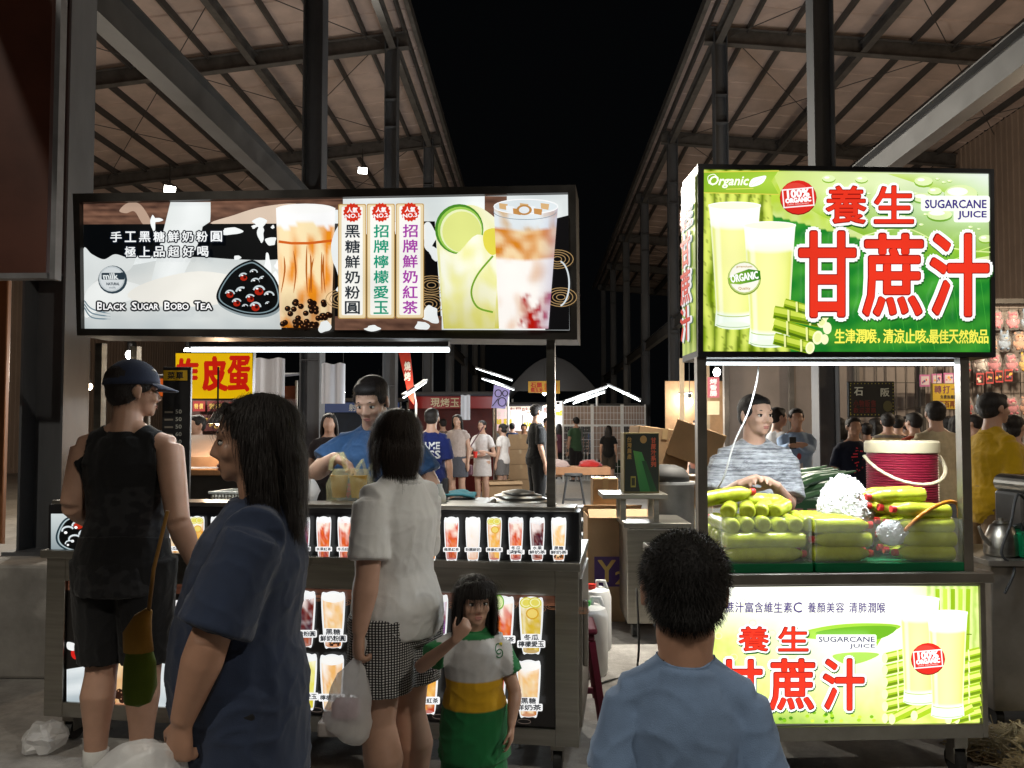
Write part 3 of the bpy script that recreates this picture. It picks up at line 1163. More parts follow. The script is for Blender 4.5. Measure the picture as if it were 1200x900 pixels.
    if bottom:
        t = dict(kind='shorts', to=.5, waist=.575, loose=.010, name='shorts', m=None, wr=.004)
        t.update(bottom)
        c = MB()
        trunk(c, .462, t['waist'], t['loose'])
        if t['kind'] == 'skirt':
            zb = t['to']
            c.loft([T(0, -.006, .56), T(0, -.006, .50), T(0, -.004, (zb + .5) / 2), T(0, -.002, zb)],
                   [(.098 * U * bulk, .076 * U * bulk), (.107 * U * bulk, .085 * U * bulk), (.115 * U * bulk, .094 * U * bulk), (.122 * U * bulk, .10 * U * bulk)], 20, side=(1, 0, 0), cap=.02)
        else:
            lb = 1 + (bulk - 1) * .8
            for sd, k in (('R', 1), ('L', -1)):
                h_, kn, an = J['hip' + sd], J['kn' + sd], J['an' + sd]
                lo = t['loose']
                if t['to'] <= 1:
                    e2 = h_.lerp(kn, t['to'])
                    c.loft([h_ + Vector((0, 0, .02 * U)), h_.lerp(e2, .5), e2], [(.060 * lb + lo) * U, (.058 * lb + lo) * U, (.052 * lb + lo * 1.2 + (1 - t['to']) * .006) * U], 16, cap=.02)
                else:
                    e2 = kn.lerp(an, t['to'] - 1)
                    c.loft([h_ + Vector((0, 0, .02 * U)), h_.lerp(kn, .5), kn, kn.lerp(e2, .4), e2],
                           [(.060 * lb + lo) * U, (.052 * lb + lo) * U, (.042 * lb + lo) * U, (.040 * lb + lo) * U, (.032 + lo) * U], 16, cap=.02)
        cme = remesh(c, cv, 6 if vox < .008 else 3)
        wrinkle(cme, t['wr'] * U / 1.7 * .8, sc=(18, 18, 6), seed=int(H * 77) + 5, amp2=t['wr'] * .9)
        if vox < .0095: clear_of(cme, bme, .0035 * U)
        if t.get('fn'):
            f = t['fn']
            vcol(cme, lambda p: f(Vector(p) / U))
        cme.materials.append(t['m'])
        bo = bpy.data.objects.new(t['name'], cme); COL.objects.link(bo); bo.parent = root
        out['bottom'] = bo
    if shoes:
        for sd, k in (('R', 1), ('L', -1)):
            an = J['an' + sd]
            c = MB()
            c.loft([an + Vector((0, -.034 * U, -.026 * U)), an + Vector((0, 0, -.022 * U)), an + Vector((.003 * k * U, .05 * U, -.028 * U)), an + Vector((.006 * k * U, .11 * U, -.032 * U))],
                   [.014 * U, (.027 * U, .024 * U), (.031 * U, .017 * U), (.022 * U, .011 * U)], 12, side=(1, 0, 0))
            so = c.obj('shoe', shoes, root, world=False, smooth=True)
            if socks:
                q = MB(); q.loft([an + Vector((0, -.004 * U, -.02 * U)), an, an.lerp(J['kn' + sd], .12)], [.028 * U, .027 * U, .0285 * U], 14, cap=.05)
                q.obj('sock', M['sock'], root, world=False, smooth=True)
    return out


def cloth_print(P, key, plane, build, name='print', colm=None):
    """lettering or an emblem lying on a garment: drawn on a plane, then laid onto the cloth along the plane's normal"""
    o = P[key]
    me = o.data
    bm = bmesh.new(); bm.from_mesh(me)
    bv = BVHTree.FromBMesh(bm)
    inv = wm(o).inverted()
    A = Art(plane, mapf=lambda x, y: (x, y), base=0, step=.00004)
    build(A)
    n = inv.to_3x3() @ plane.n
    out = []
    for p in A.mb.v:
        q = inv @ p
        h, nn, i, dd = bv.ray_cast(q + n * .4, -n)
        k = (p - plane.o).dot(plane.n)
        out.append((h + n * (.0022 + k)) if h is not None else q - n * .05)
    bm.free()
    A.mb.v = out
    return A.mb.obj(name, colm or M['paint'], o, world=False, colors=True)


def carrier_bag(pts, rad, m, name, label, cat='bag', handles=None, seed=0, amp=.012, n=36, group=None, rows=20, shine=None):
    """a thin plastic bag: a crumpled skin through rings, open handles"""
    mb = MB()
    P = smooth_path([tuple(p) + tuple(r) for p, r in zip(pts, rad)], max(2, rows // (len(pts) - 1)))
    mb.loft([p[:3] for p in P], [p[3:] for p in P], n, side=(1, 0, 0), cap=.1)
    for i, v in enumerate(mb.v):
        a = noise.noise(v * 22 + Vector((seed, 0, 0)))
        b = noise.noise(Vector((v.x * 45 + seed, v.y * 45, v.z * 14)))
        c = noise.noise(v * 70 + Vector((0, seed, 0)))
        mb.v[i] = v + Vector((a, noise.noise(v * 22 + Vector((0, 9, seed))), c * .4)) * amp + Vector((b, b, 0)) * amp * .7
    for h in handles or []:
        mb.loft(h, [(.012, .003)] * len(h), 8)
    zs = min(p.z for p in mb.v)
    ctr = Vector((pts[0][0], pts[0][1], zs))
    mb.xf(Matrix.Translation(-ctr))
    o = mb.obj(name, m, None, smooth=True)
    o.location = ctr
    o.matrix_basis = Matrix.Translation(ctr)
    return tag(o, label, cat, group)
# ------------------------------------------------------------------ ground
def ground_mat():
    m = bpy.data.materials.new('concrete ground')
    m.use_nodes = True
    nt = m.node_tree; L = nt.links.new
    p = nt.nodes['Principled BSDF']
    tc = nt.nodes.new('ShaderNodeTexCoord')
    def nz(sc, det=6, rough=.6):
        n = nt.nodes.new('ShaderNodeTexNoise'); n.inputs['Scale'].default_value = sc; n.inputs['Detail'].default_value = det; n.inputs['Roughness'].default_value = rough
        L(tc.outputs['Object'], n.inputs['Vector']); return n
    a, b, c = nz(.7), nz(9, 8, .7), nz(60, 4)
    r = nt.nodes.new('ShaderNodeValToRGB')
    r.color_ramp.elements[0].position = .35; r.color_ramp.elements[0].color = (.17, .162, .152, 1)
    r.color_ramp.elements[1].position = .65; r.color_ramp.elements[1].color = (.42, .40, .375, 1)
    mx = nt.nodes.new('ShaderNodeMix'); mx.data_type = 'FLOAT'; mx.inputs[0].default_value = .5
    L(a.outputs['Fac'], mx.inputs[2]); L(b.outputs['Fac'], mx.inputs[3])
    L(mx.outputs[0], r.inputs['Fac'])
    L(r.outputs['Color'], p.inputs['Base Color'])
    rr = nt.nodes.new('ShaderNodeMapRange'); rr.inputs['From Min'].default_value = .3; rr.inputs['From Max'].default_value = .7
    rr.inputs['To Min'].default_value = .45; rr.inputs['To Max'].default_value = .9
    L(a.outputs['Fac'], rr.inputs['Value']); L(rr.outputs['Result'], p.inputs['Roughness'])
    bp = nt.nodes.new('ShaderNodeBump'); bp.inputs['Strength'].default_value = .35; bp.inputs['Distance'].default_value = .01
    ad = nt.nodes.new('ShaderNodeMath'); L(b.outputs['Fac'], ad.inputs[0]); L(c.outputs['Fac'], ad.inputs[1]); L(ad.outputs[0], bp.inputs['Height'])
    L(bp.outputs['Normal'], p.inputs['Normal'])
    return m


g = MB(); g.add([(-150, -60, 0), (150, -60, 0), (150, 260, 0), (-150, 260, 0)], [(0, 1, 2, 3)])
tag(g.obj('ground', ground_mat()), 'stained grey concrete floor of the market lane', 'ground', kind='structure')

# ------------------------------------------------------------------ the two steel sheds
M['roof'] = mat('roof sheet', (.52, .40, .35), .6, var=.2, scale=1.6)
M['tie'] = mat('dark grey tie beam paint', (.055, .053, .052), .55, .1, var=.45, scale=3)
M['siding'] = mat('ribbed wall sheet', (.30, .22, .17), .6, var=.15, scale=1.5)
M['flood'] = emat('floodlight glass', (1, .95, .85), 30)
BAYS = [5.25 + 6.15 * k for k in range(-3, 8)]


def shed(name, label, sgn, xc, xe, xb, ze, slope):
    """sgn -1 left of the lane, +1 right; xc column line, xe eave edge, xb back wall, ze eave height, slope of the roof"""
    root = thing(name, label, 'shed', (xc, 5.15, 0))
    y0, y1 = BAYS[0] - 1.5, BAYS[-1] + 1.5

    def zr(x): return ze - slope * abs(x - xe)
    for y in BAYS:
        b = MB()
        zt = zr(xc) - .25
        zb = .70 if (sgn < 0 and 5 < y < 6) else 0
        cx = xc + sgn * .15
        # H column, its flanges facing the lane and the shed
        for k in (-1, 1):
            b.box((cx + k * .142, y, (zt + zb) / 2), (.016, .30, zt - zb))
        b.box((cx, y, (zt + zb) / 2), (.268, .011, zt - zb))
        for z in (2.6, 4.55, 5.1, 8.6, 9.25):
            if z > zb: b.box((cx, y, z), (.267, .29, .012))
        b.box((cx, y, zb + .012), (.42, .42, .024))
        b.obj('column', M['column'], root)
        r = MB()
        r.ibeam((xe + sgn * .12, y, zr(xe) - .30), (xb, y, zr(xb) - .30), .18, .38)
        r.obj('rafter', M['beam'], root)
        if y > 10:
            r = MB(); bx = xb - sgn * .2
            r.box((bx, y, zr(bx) / 2 - .3), (.28, .28, zr(bx) - .6)); r.obj('column', M['column'], root)
    for a, c in zip(BAYS, BAYS[1:]):
        r = MB()
        r.ibeam((xc + sgn * .15, a + .16, 4.84), (xc + sgn * .15, c - .16, 4.84), .18, .36)
        r.obj('tie_beam', M['tie'], root)
        r = MB()
        xm = xc + sgn * 3.4
        r.ibeam((xm, a + .01, zr(xm) - .33), (xm, c - .01, zr(xm) - .33), .16, .26)
        r.obj('jack_beam', M['beam'], root)
        r = MB()
        r.ibeam((xc + sgn * .12, a + .1, zr(xc) - .36), (xc + sgn * .12, c - .1, zr(xc) - .36), .16, .30)
        r.obj('eave_beam', M['beam'], root)
        # crossed rods under the purlins
        r = MB()
        for k in range(2):
            xa, xz = xc + sgn * (.4 + 5 * k), xc + sgn * (5.4 + 5 * k)
            r.cyl((xa, a, zr(xa) - .24), (xz, c, zr(xz) - .24), .011, n=6)
            r.cyl((xz, a, zr(xz) - .27), (xa, c, zr(xa) - .27), .011, n=6)
        r.obj('bracing_rod', M['purlin'], root)
    n = int(abs(xb - xe) / .93)
    for i in range(n + 1):
        x = xe + sgn * (.18 + i * .93)
        r = MB()
        r.box((x, (y0 + y1) / 2, zr(x) - .105 + .03), (.06, y1 - y0, .17))
        r.obj('purlin', M['purlin'], root)
    # corrugated roof sheet: raised ribs run down the slope
    r = MB()
    ys = np.arange(y0, y1, .9)
    vs, fs = [], []
    prof = []
    for y in ys:
        prof += [(y, 0), (y + .80, 0), (y + .82, .035), (y + .88, .035)]
    for y, dz in prof:
        vs += [(xe, y, zr(xe) + .015 + dz), (xb, y, zr(xb) + .015 + dz)]
    for i in range(len(prof) - 1):
        fs.append((2 * i, 2 * i + 1, 2 * i + 3, 2 * i + 2))
    r.add(vs, fs)
    r.obj('roof_sheet', M['roof'], root)
    r = MB()
    r.box((xe - sgn * .07, (y0 + y1) / 2, ze - .08), (.10, y1 - y0, .24))
    r.obj('gutter', M['beam'], root)
    # back wall of vertical ribbed sheet
    r = MB()
    ys = np.arange(y0 + 6, y1, .25)
    prof = []
    for y in ys: prof += [(y, 0), (y + .15, 0), (y + .17, .03), (y + .23, .03)]
    vs, fs = [], []
    for y, dx in prof:
        vs += [(xb - sgn * dx + sgn * .05, y, 0), (xb - sgn * dx + sgn * .05, y, zr(xb) + .02)]
    for i in range(len(prof) - 1): fs.append((2 * i, 2 * i + 1, 2 * i + 3, 2 * i + 2))
    r.add(vs, fs); r.obj('back_wall', M['siding'], root)
    return root, zr


SHL, ZL = shed('open_steel_shed', 'open steel shed with dark H columns rising behind the bubble tea stall', -1, -3.2, -2.86, -19.5, 11.0, .112)
SHR, ZR = shed('open_steel_shed', 'open steel shed with ribbed brown back wall behind the green juice sign', 1, 4.1, 3.8, 12.9, 11.0, .092)


def floodlight(loc, label, power, tgt, group='floodlights under the shed roofs', spread=95):
    t = thing('floodlight', label, 'floodlight', loc, 0, group)
    d = (Vector(tgt) - Vector(loc)).normalized()
    q = d.to_track_quat('-Z', 'Y').to_matrix().to_4x4()
    h = MB(); h.box((0, 0, .03), (.30, .22, .06), bev=.015); h.box((0, .02, .09), (.2, .14, .07), bev=.02)
    h.xf(Matrix.Translation(loc) @ q); h.obj('housing', M['dark_frame'], t)
    gl = MB(); gl.box((0, 0, -.006), (.24, .16, .008)); gl.xf(Matrix.Translation(loc) @ q); gl.obj('lens', M['flood'], t)
    b = MB(); b.bar(Vector(loc) + Vector((0, 0, .1)), Vector(loc) + Vector((0, 0, .62)), .03, .03); b.obj('bracket', M['dark_frame'], t)
    if power:
        e = d.to_track_quat('-Z', 'Y').to_euler()
        lamp('AREA', 'floodlight beam', Vector(loc) + d * .03, power, (1, .93, .80), (.24, .16), e, t, spot=spread)
        t.children  # the lamp rides on the housing
        o = kids(t)[-1]
        o.rotation_euler = e
    return t


p = G(199, 222, 17.5)
floodlight((p.x, p.y, p.z), 'lit floodlight just above the left end of the tea sign', 220, (-1.5, 7, 0))
p = G(425, 200, 21.0)
floodlight((p.x, p.y, p.z), 'lit floodlight between two columns above the middle of the tea sign', 420, (.6, 6, 0))
for x, y, lb in ((-5.0, -3.5, 'fill floodlight added in the shed bay behind the viewer, tea stall side'), (6.0, -3.5, 'fill floodlight added in the shed bay behind the viewer, juice stall side')):
    floodlight((x, y, 8.6), lb, 95, (x * .3, 1.5, .5))  # out of view, added as fill light on the people in front

floodlight((3.5, 6.8, 8.9), 'floodlight added high on the right shed eave to light the floor between the carts', 130, (.5, 7.0, 0), spread=32)  # out of view, added to brighten the lane floor
# ------------------------------------------------------------------ low plinth wall, board and copper panel at the left edge
pl = MB()
pl.box((-5.6, 5.15, .35), (5.5, .9, .70), bev=.02)
place(pl, 'plinth_wall', M['concrete'], 'low stained concrete plinth under the front left steel column', 'wall')
t = thing('hoarding_board', 'dark red brown board in a pale metal frame at the upper left edge', 'sign board', (-3.9, 4.25, 2.42))
M['brown'] = mat('red brown paint', (.075, .022, .012), .45, var=.45, scale=1.3)
M['grey_trim'] = mat('pale metal trim', (.20, .20, .21), .5, .3, var=.25)
q = G(57, 100, 4.2); x1 = q.x
b = MB(); b.box((x1 - 1.32, 4.27, 3.85), (2.6, .05, 2.86)); b.obj('board', M['brown'], t)
b = MB()
b.box((x1 + .02, 4.27, 3.85), (.03, .06, 2.92)); b.box((x1 - 1.31, 4.27, 2.41), (2.6, .07, .03))
b.obj('frame', M['grey_trim'], t)
M['copper'] = mat('copper coloured shutter', (.25, .11, .045), .45, .3, var=.3, scale=2, stretch=(1, 1, .2))
q = G(6, 500, 5.9)
sb = MB()
for i in range(6): sb.box((q.x - .12 - i * .2, 5.95, 1.55), (.19, .05, 3.0), bev=.01)
place(sb, 'folding_shutter', M['copper'], 'copper coloured folding shutter behind the front left column', 'shutter')


# ------------------------------------------------------------------ left stall: bubble tea cart
AX = G(57, 655, 3.75); BX = G(678, 668, 3.45)
ex = Vector((BX.x - AX.x, BX.y - AX.y, 0)); CL = ex.length; ex.normalize()
ey = Vector((-ex.y, ex.x, 0))
A0 = Vector((AX.x, AX.y, 0))


def LC(u, w_, z): return A0 + ex * u + ey * w_ + Vector((0, 0, z))


MLC = Matrix((ex, ey, Vector((0, 0, 1)))).transposed().to_4x4()


def lbox(mb, u0, u1, w0, w1, z0, z1, bev=0):
    mb.box(LC((u0 + u1) / 2, (w0 + w1) / 2, (z0 + z1) / 2), (abs(u1 - u0), abs(w1 - w0), abs(z1 - z0)), MLC, bev)
    return mb


tea = thing('bubble_tea_cart', 'stainless bubble tea cart with black menus and a wide lit sign', 'food cart', A0, math.atan2(ex.y, ex.x))
PF = Plane(LC(0, 0, 0), LC(1, 0, 0))                 # the plane of the cart's front


def uz(px, py): return PF.hit(px, py)


u0, zt = uz(78, 680); u1, _ = uz(651, 760)
_, zb0 = uz(365, 838)
b = MB()
fz0, fz1 = .135, .905
lbox(b, 0, u0, -.012, .70, fz0, fz1); lbox(b, u1, CL, -.012, .70, fz0, fz1)
lbox(b, u0, u1, -.012, .70, fz0, zb0); lbox(b, u0, u1, -.012, .70, zt, fz1)
lbox(b, u0, u1, .03, .69, zb0, zt)
b.obj('cabinet', M['stainless'], tea, bevel=.003)
b = MB(); lbox(b, -.02, CL + .01, -.035, .74, .906, .945, .004); b.obj('counter_top', M['stainless'], tea)
b = MB(); lbox(b, CL + .001, CL + .012, .05, .65, .2, .86); lbox(b, CL + .012, CL + .035, .12, .15, .45, .75, .006); b.obj('side_door', M['stainless_dark'], tea)
for u, w_ in ((.10, .06), (CL - .10, .06), (.10, .62), (CL - .10, .62)):
    b = MB(); lbox(b, u - .03, u + .03, w_ - .03, w_ + .03, .10, .135); lbox(b, u - .028, u - .022, w_ - .02, w_ + .04, .05, .10); lbox(b, u + .022, u + .028, w_ - .02, w_ + .04, .05, .10)
    c = b.obj('caster', M['stainless_dark'], tea)
    b = MB(); b.cyl(LC(u - .019, w_ + .015, .052), LC(u + .019, w_ + .015, .052), .05, n=20); b.obj('wheel', M['rubber'], c, smooth=False)
# upper menu light box on the counter
us0, zs1 = uz(56, 598); us1 = uz(679, 600)[0]
zs0 = .946
b = MB(); lbox(b, us0, us1, .004, .16, zs0, 1.165, .004); b.obj('menu_lightbox', M['black_frame'], tea)
strip_box = kids(tea)[-1]
b = MB(); lbox(b, us0 + .02, us1 - .02, .0, .175, 1.166, 1.185, .003); b.obj('ledge', M['stainless'], tea)

# ---- posts
for px, w_ in ((645, .035), (111, .035)):
    u = uz(px, 500)[0]
    b = MB(); lbox(b, u - .019, u + .019, w_ - .019, w_ + .019, 1.186 if px > 600 else .946, 1.965)
    b.obj('post', M['stainless'], tea)
for px in (129,):
    u = uz(px, 500)[0]
    b = MB(); lbox(b, u - .019, u + .019, .17, .208, .946, 1.965); b.obj('post', M['stainless'], tea)
# ---- fascia sign
def quad3(pl_, pts): return [pl_.at(*pl_.hit(*p)) for p in pts]


out_q = quad3(PF, [(90, 229), (675, 219), (677, 399), (95, 394)])
in_q = quad3(PF, [(98, 239), (666, 228), (668, 388), (100, 386)])
b = MB()
dn = -ey * .03; bk = ey * .20
vs = [p + dn for p in out_q] + [p + dn for p in in_q] + [p + ey * .012 for p in in_q] + [p + bk for p in out_q]
fs = []
for i in range(4):
    j = (i + 1) % 4
    fs += [(i, j, 4 + j, 4 + i), (4 + i, 4 + j, 8 + j, 8 + i), (i, 12 + i, 12 + j, j)]
fs += [(12, 13, 14, 15)]
b.add(vs, fs)
sign = b.obj('fascia_sign', M['dark_frame'], tea)
# tube under the sign
p0, p1 = PF.at(*PF.hit(216, 408.5)), PF.at(*PF.hit(523, 408.5))
t_ = MB(); t_.cyl(p0 + ey * .06, p1 + ey * .06, .010, n=10); 
tl = MB(); tl.bar(p0 + ey * .06 + Vector((0, 0, .026)), p1 + ey * .06 + Vector((0, 0, .026)), .04, .025)
hs_ = tl.obj('tube_housing', M['lamp_body'], tea)
t_.obj('lamp_tube', M['tube'], hs_, smooth=True)
la = lamp('AREA', 'tube light', (p0 + p1) / 2 + ey * .06 - Vector((0, 0, .013)), 9, (.86, .95, 1), ((p1 - p0).length, .012), None, tea)
la.rotation_euler = (0, 0, 0)

# ---- artwork: fascia
PS = Plane(LC(0, -.003, 0), LC(1, -.003, 0))
A = Art(PS)
q4 = [(98, 239), (666, 228), (668, 388), (100, 386)]
A.grid(98, 239, 668, 388, 60, 14, lambda x, y, u, v: mixc(lin('d5dcdc'), lin('f2f7f7'), min(1, max(0, .5 + nz2(x, y, .015, .03)))),
       lambda u, v: (98 + 570 * u, (239 - 11 * u) + (147 + 13 * u) * v))


def woodc(x, y, u, v):
    a = nz2(x, y, .02, .5, 1) * .5 + nz2(x, y, .1, 1.2, 2) * .35
    return mixc(lin('3a2620'), lin('8a6450'), min(1, max(0, .45 + a)))


A.grid(98, 238, 352, 264, 64, 10, woodc, lambda u, v: (98 + 254 * u, 239 - 5 * u + (25 + 5 * u) * v))
A.grid(568, 230, 594, 262, 10, 10, woodc)
A.grid(352, 233, 402, 246, 20, 6, woodc)
for cx, cy in ((575, 262), (583, 268), (590, 250)): A.blob([(cx + 7 * math.cos(a) * (1 + .4 * math.sin(a * 3 + cx)), cy + 8 * math.sin(a)) for a in np.arange(0, 6.2, .7)], 'e6ecec', 3)
# pale cream splashes on the wood
A.blob([(250, 263), (275, 252), (310, 242), (352, 240), (352, 263)], 'd9c4b0')
A.blob([(140, 247), (150, 238), (165, 240), (178, 262), (168, 263), (158, 248), (148, 250)], 'b89c88')
# black field
A.poly([(98, 263), (345, 262), (345, 388), (330, 388), (330, 306), (250, 303), (180, 300), (160, 300), (98, 316)], '06080a')
A.poly([(345, 262), (400, 262), (400, 388), (330, 388), (330, 300)], '0a0a0c')
# milk surface
A.grid(98, 300, 330, 388, 40, 14, lambda x, y, u, v: mixc(lin('e2e5e2'), lin('b9c2c4'), min(1, max(0, abs(v - .35) * 1.3 + nz2(x, y, .03, .06, 4) * .3 + max(0, .12 - u)))),
       lambda u, v: (98 + 232 * u, 318 - 15 * math.sin(min(1, u * 1.6) * PI / 2) + 2 * math.sin(u * 9) + (70 + 15 * math.sin(min(1, u * 1.6) * PI / 2) - 2 * math.sin(u * 9)) * v))
A.blob([(98, 292), (108, 298), (122, 304), (135, 298), (150, 302), (160, 300), (150, 318), (120, 322), (98, 340)], 'dfe4e3')
A.blob([(100, 345), (118, 328), (150, 330), (190, 345), (160, 350), (120, 362), (100, 372)], 'eef1ef')
for i in range(3):
    A.line(smooth_path([(99, 352 + i * 4), (108, 362 + i * 5), (130, 368 + i * 3)], 5), [.4] + [1.5] * 8 + [.4, .3], '6f8590')
# pouring milk
A.grid(170, 238, 247, 352, 8, 20, lambda x, y, u, v: mixc(lin('f2f6f6'), lin('d6dcda'), abs(u - .55) * 1.2 * (1 - .4 * v) + max(0, nz2(x, y, .08, .02, 5)) * .3),
       lambda u, v: (200 - 28 * v + (47 + 6 * math.sin(v * 5) - (8 if v > .2 else 0)) * u, 237 + 115 * v))
A.blob([(150, 348), (175, 330), (235, 318), (290, 330), (280, 352), (200, 360)], 'eeece4')
for cx, cy, r1, r2, ro in ((271, 271, 12, 5, -25), (305, 261, 8, 5, 25), (306, 274, 4, 9, -20), (318, 283, 6, 6, 0), (278, 302, 4, 3, 0), (314, 312, 4, 14, -10), (327, 310, 5, 5, 0), (180, 262, 3, 9, -25), (184, 258, 6, 3, 20), (323, 330, 4, 10, 0), (298, 266, 3, 2, 0), (320, 266, 2, 2, 0), (330, 300, 3, 6, 20), (335, 375, 5, 8, 20)):
    A.blob([(cx + r1 * math.cos(a) * (1 + .3 * math.sin(a * 3 + cx)), cy + r2 * math.sin(a) * (1 + .25 * math.cos(a * 2 + cy))) for a in np.arange(0, 6.2, .7)], 'f4f8f8', 3)
# bowl of black pearls
bowl = [(258, 335), (272, 316), (290, 306), (302, 307), (322, 325), (330, 348), (326, 362), (310, 369), (286, 368), (264, 360), (254, 350)]
A.blob([(x + 1, y + 3) for x, y in bowl], '8d9a9e')
A.blob(bowl, '0a1216')
A.blob([(292 + (x - 292) * .93, 340 + (y - 340) * .93) for x, y in bowl], '7f959c')
A.blob([(292 + (x - 292) * .89, 340 + (y - 340) * .89) for x, y in bowl], '05080a')
rn = random.Random(3)
for cx, cy, r, red in ((286, 325, 6, 1), (300, 331, 6, 0), (304, 341, 7.5, 1), (284, 343, 8, 0), (294, 350, 6, 1), (270, 345, 6, 1), (278, 355, 6, 1), (300, 360, 7, 1), (316, 347, 6.5, 0), (315, 357, 4, 0), (298, 320, 5, 0), (309, 328, 5, 0), (288, 360, 4, 0)):
    A.ell(cx, cy, r, r * .9, '020304', n=12)
    if red: A.ell(cx, cy + 1, r * .7, r * .55, 'a8220e', n=10); A.ell(cx + r * .2, cy, r * .3, r * .3, '3a0604', n=7)
    A.ring(cx, cy, r * .85, r * .75, r * .28, 'c8d4d8', 190, 190 + rn.randint(90, 170), 8)
    A.ell(cx - r * .3, cy - r * .35, r * .22, r * .15, 'ffffff', n=6)
# round badge
A.ell(133, 328, 17, 16.5, '32424c'); A.ell(132, 327, 15.2, 15, 'c3cbce'); A.ell(132, 327, 13.5, 13.2, 'd6dcde')
A.rect(120, 320, 147, 328, '2c3a44', 1.5)
A.text('milk', 122, 320.5, 17, 7, 'e4eaea', .3, slant=-.2); A.ring(144, 323, 3, 3, 1.2, '2c3a44', n=10)
A.text('NATURAL', 126, 331.5, 15, 3, '3a4650', .15); A.text('milk', 129, 336, 8, 2.5, '6a7680')
# writing
A.htext('手工黑糖鮮奶粉圓', 131, 272, 131, 12, 'f6f9fa', .25, 4.2, ('0a1220', 1.5))
A.htext('極上品超好喝', 149, 290, 98, 12, 'f6f9fa', .25, 4.6, ('0a1220', 1.5))
x = 118
for i, wd in enumerate(('BLACK', 'SUGAR', 'BOBO', 'TEA')):
    wt_ = (33, 31, 28, 20)[i]
    A.text(wd[0], x, 355, 6.4, 9, 'ffffff', .2, ('0c1218', 1.9)); A.text(wd[1:], x + 7.2, 357, wt_ - 7.2, 7, 'ffffff', .2, ('0c1218', 1.9))
    x += wt_ + 7.5
# brown sugar cup
A.grid(327, 244, 396, 386, 16, 30, lambda x, y, u, v: (lin('ffffff') if v < .14 + .03 * math.sin(u * 9) else mixc(mixc(lin('ffe9b8'), lin('f0921c'), min(1, max(0, .5 + nz2(x, y, .09, .03, 8) * 2.4 + (v - .5) * .5))), lin('7a3408'), max(0, v - .62) * 1.6 * (1 - abs(nz2(x, y, .08, .08, 2)))) if abs(u - .5) < .44 else mixc(lin('e8a850'), lin('fff4e0'), .5)),
       lambda u, v: (327 + 5 * v + (69 - 10 * v) * u, 246 + 139 * v - (4 * math.sin(u * PI) if v < .05 else 0)))
A.ell(361.5, 247, 34, 6, 'fdfdfb'); A.line([(330, 285), (345, 287), (365, 287), (392, 284)], 3, 'd8641c')
for i in range(44):
    px, py = 333 + rn.random() * 57, 352 + rn.random() ** .7 * 32
    A.ell(px, py, 3.6, 3.4, '1c0c06', n=9); A.ell(px - 1, py - 1, 1, .8, 'a06a40', n=5)
for i in range(9):
    x0 = 336 + rn.random() * 50; A.line(smooth_path([(x0, 290 + rn.random() * 20), (x0 + rn.uniform(-3, 3), 320), (x0 + rn.uniform(-4, 4), 345)], 4), [.3, 1, 1.6, 2, 2, 1.6, 1.4, 1, .3][:9], 'b8641c')
# black backdrop with gold swirls on the right and below
A.poly([(396, 290), (404, 262), (512, 262), (520, 388), (396, 388)], '0b0a0c')
A.poly([(640, 262), (667, 255), (668, 388), (640, 388)], '0b0a0c')
A.grid(396, 372, 520, 388, 30, 5, woodc)
for cx, cy in ((404, 352), (508, 336), (658, 350), (654, 306), (505, 358)):
    for k in range(4): A.ring(cx, cy, 5 + k * 4.5, 3 + k * 2.6, .9, 'a8895c', n=20)
for cx, cy, r1, r2 in ((400, 300, 7, 26), (408, 270, 9, 10), (505, 280, 8, 14), (508, 370, 9, 12), (497, 383, 8, 6), (440, 386, 9, 3), (384, 384, 7, 8), (433, 262, 4, 14), (402, 340, 4, 4), (512, 300, 6, 8), (468, 270, 3, 10)):
    A.blob([(cx + r1 * math.cos(a) * (1 + .3 * math.sin(a * 3 + cx)), cy + r2 * math.sin(a) * (1 + .3 * math.cos(a * 2 + cy))) for a in np.arange(0, 6.2, .7)], 'eff3f3', 3)
# three banners
for x0, c, tx, nn in ((401, '2a3138', '黑糖鮮奶粉圓', '1'), (434.5, '1a9a78', '招牌檸檬愛玉', '2'), (468.5, 'a840a8', '招牌鮮奶紅茶', '3')):
    A.rect(x0 - 1, 242, x0 + 31.5, 375, 'c09a5c', 2); A.rect(x0, 243, x0 + 30.5, 374, 'ecd9b0', 2); A.rect(x0 + 3, 245, x0 + 27.5, 371, 'fbfaf4', 2)
    pts = []
    for k in range(32):
        r = 11 if k % 2 else 9.4
        pts.append((x0 + 15.5 + r * math.cos(k * PI / 16), 252 + r * 1.04 * math.sin(k * PI / 16)))
    A.poly(pts, 'd4321c')
    A.htext('人氣', x0 + 9.5, 246, 12, 6, 'ffffff', .2, .4); A.text('NO.' + nn, x0 + 7.5, 253.5, 16, 4.6, 'ffffff', .2, rot=-6)
    A.vtext(tx, x0 + 7.4, 266.5, 16.8, 103, c, .35, 3.2)
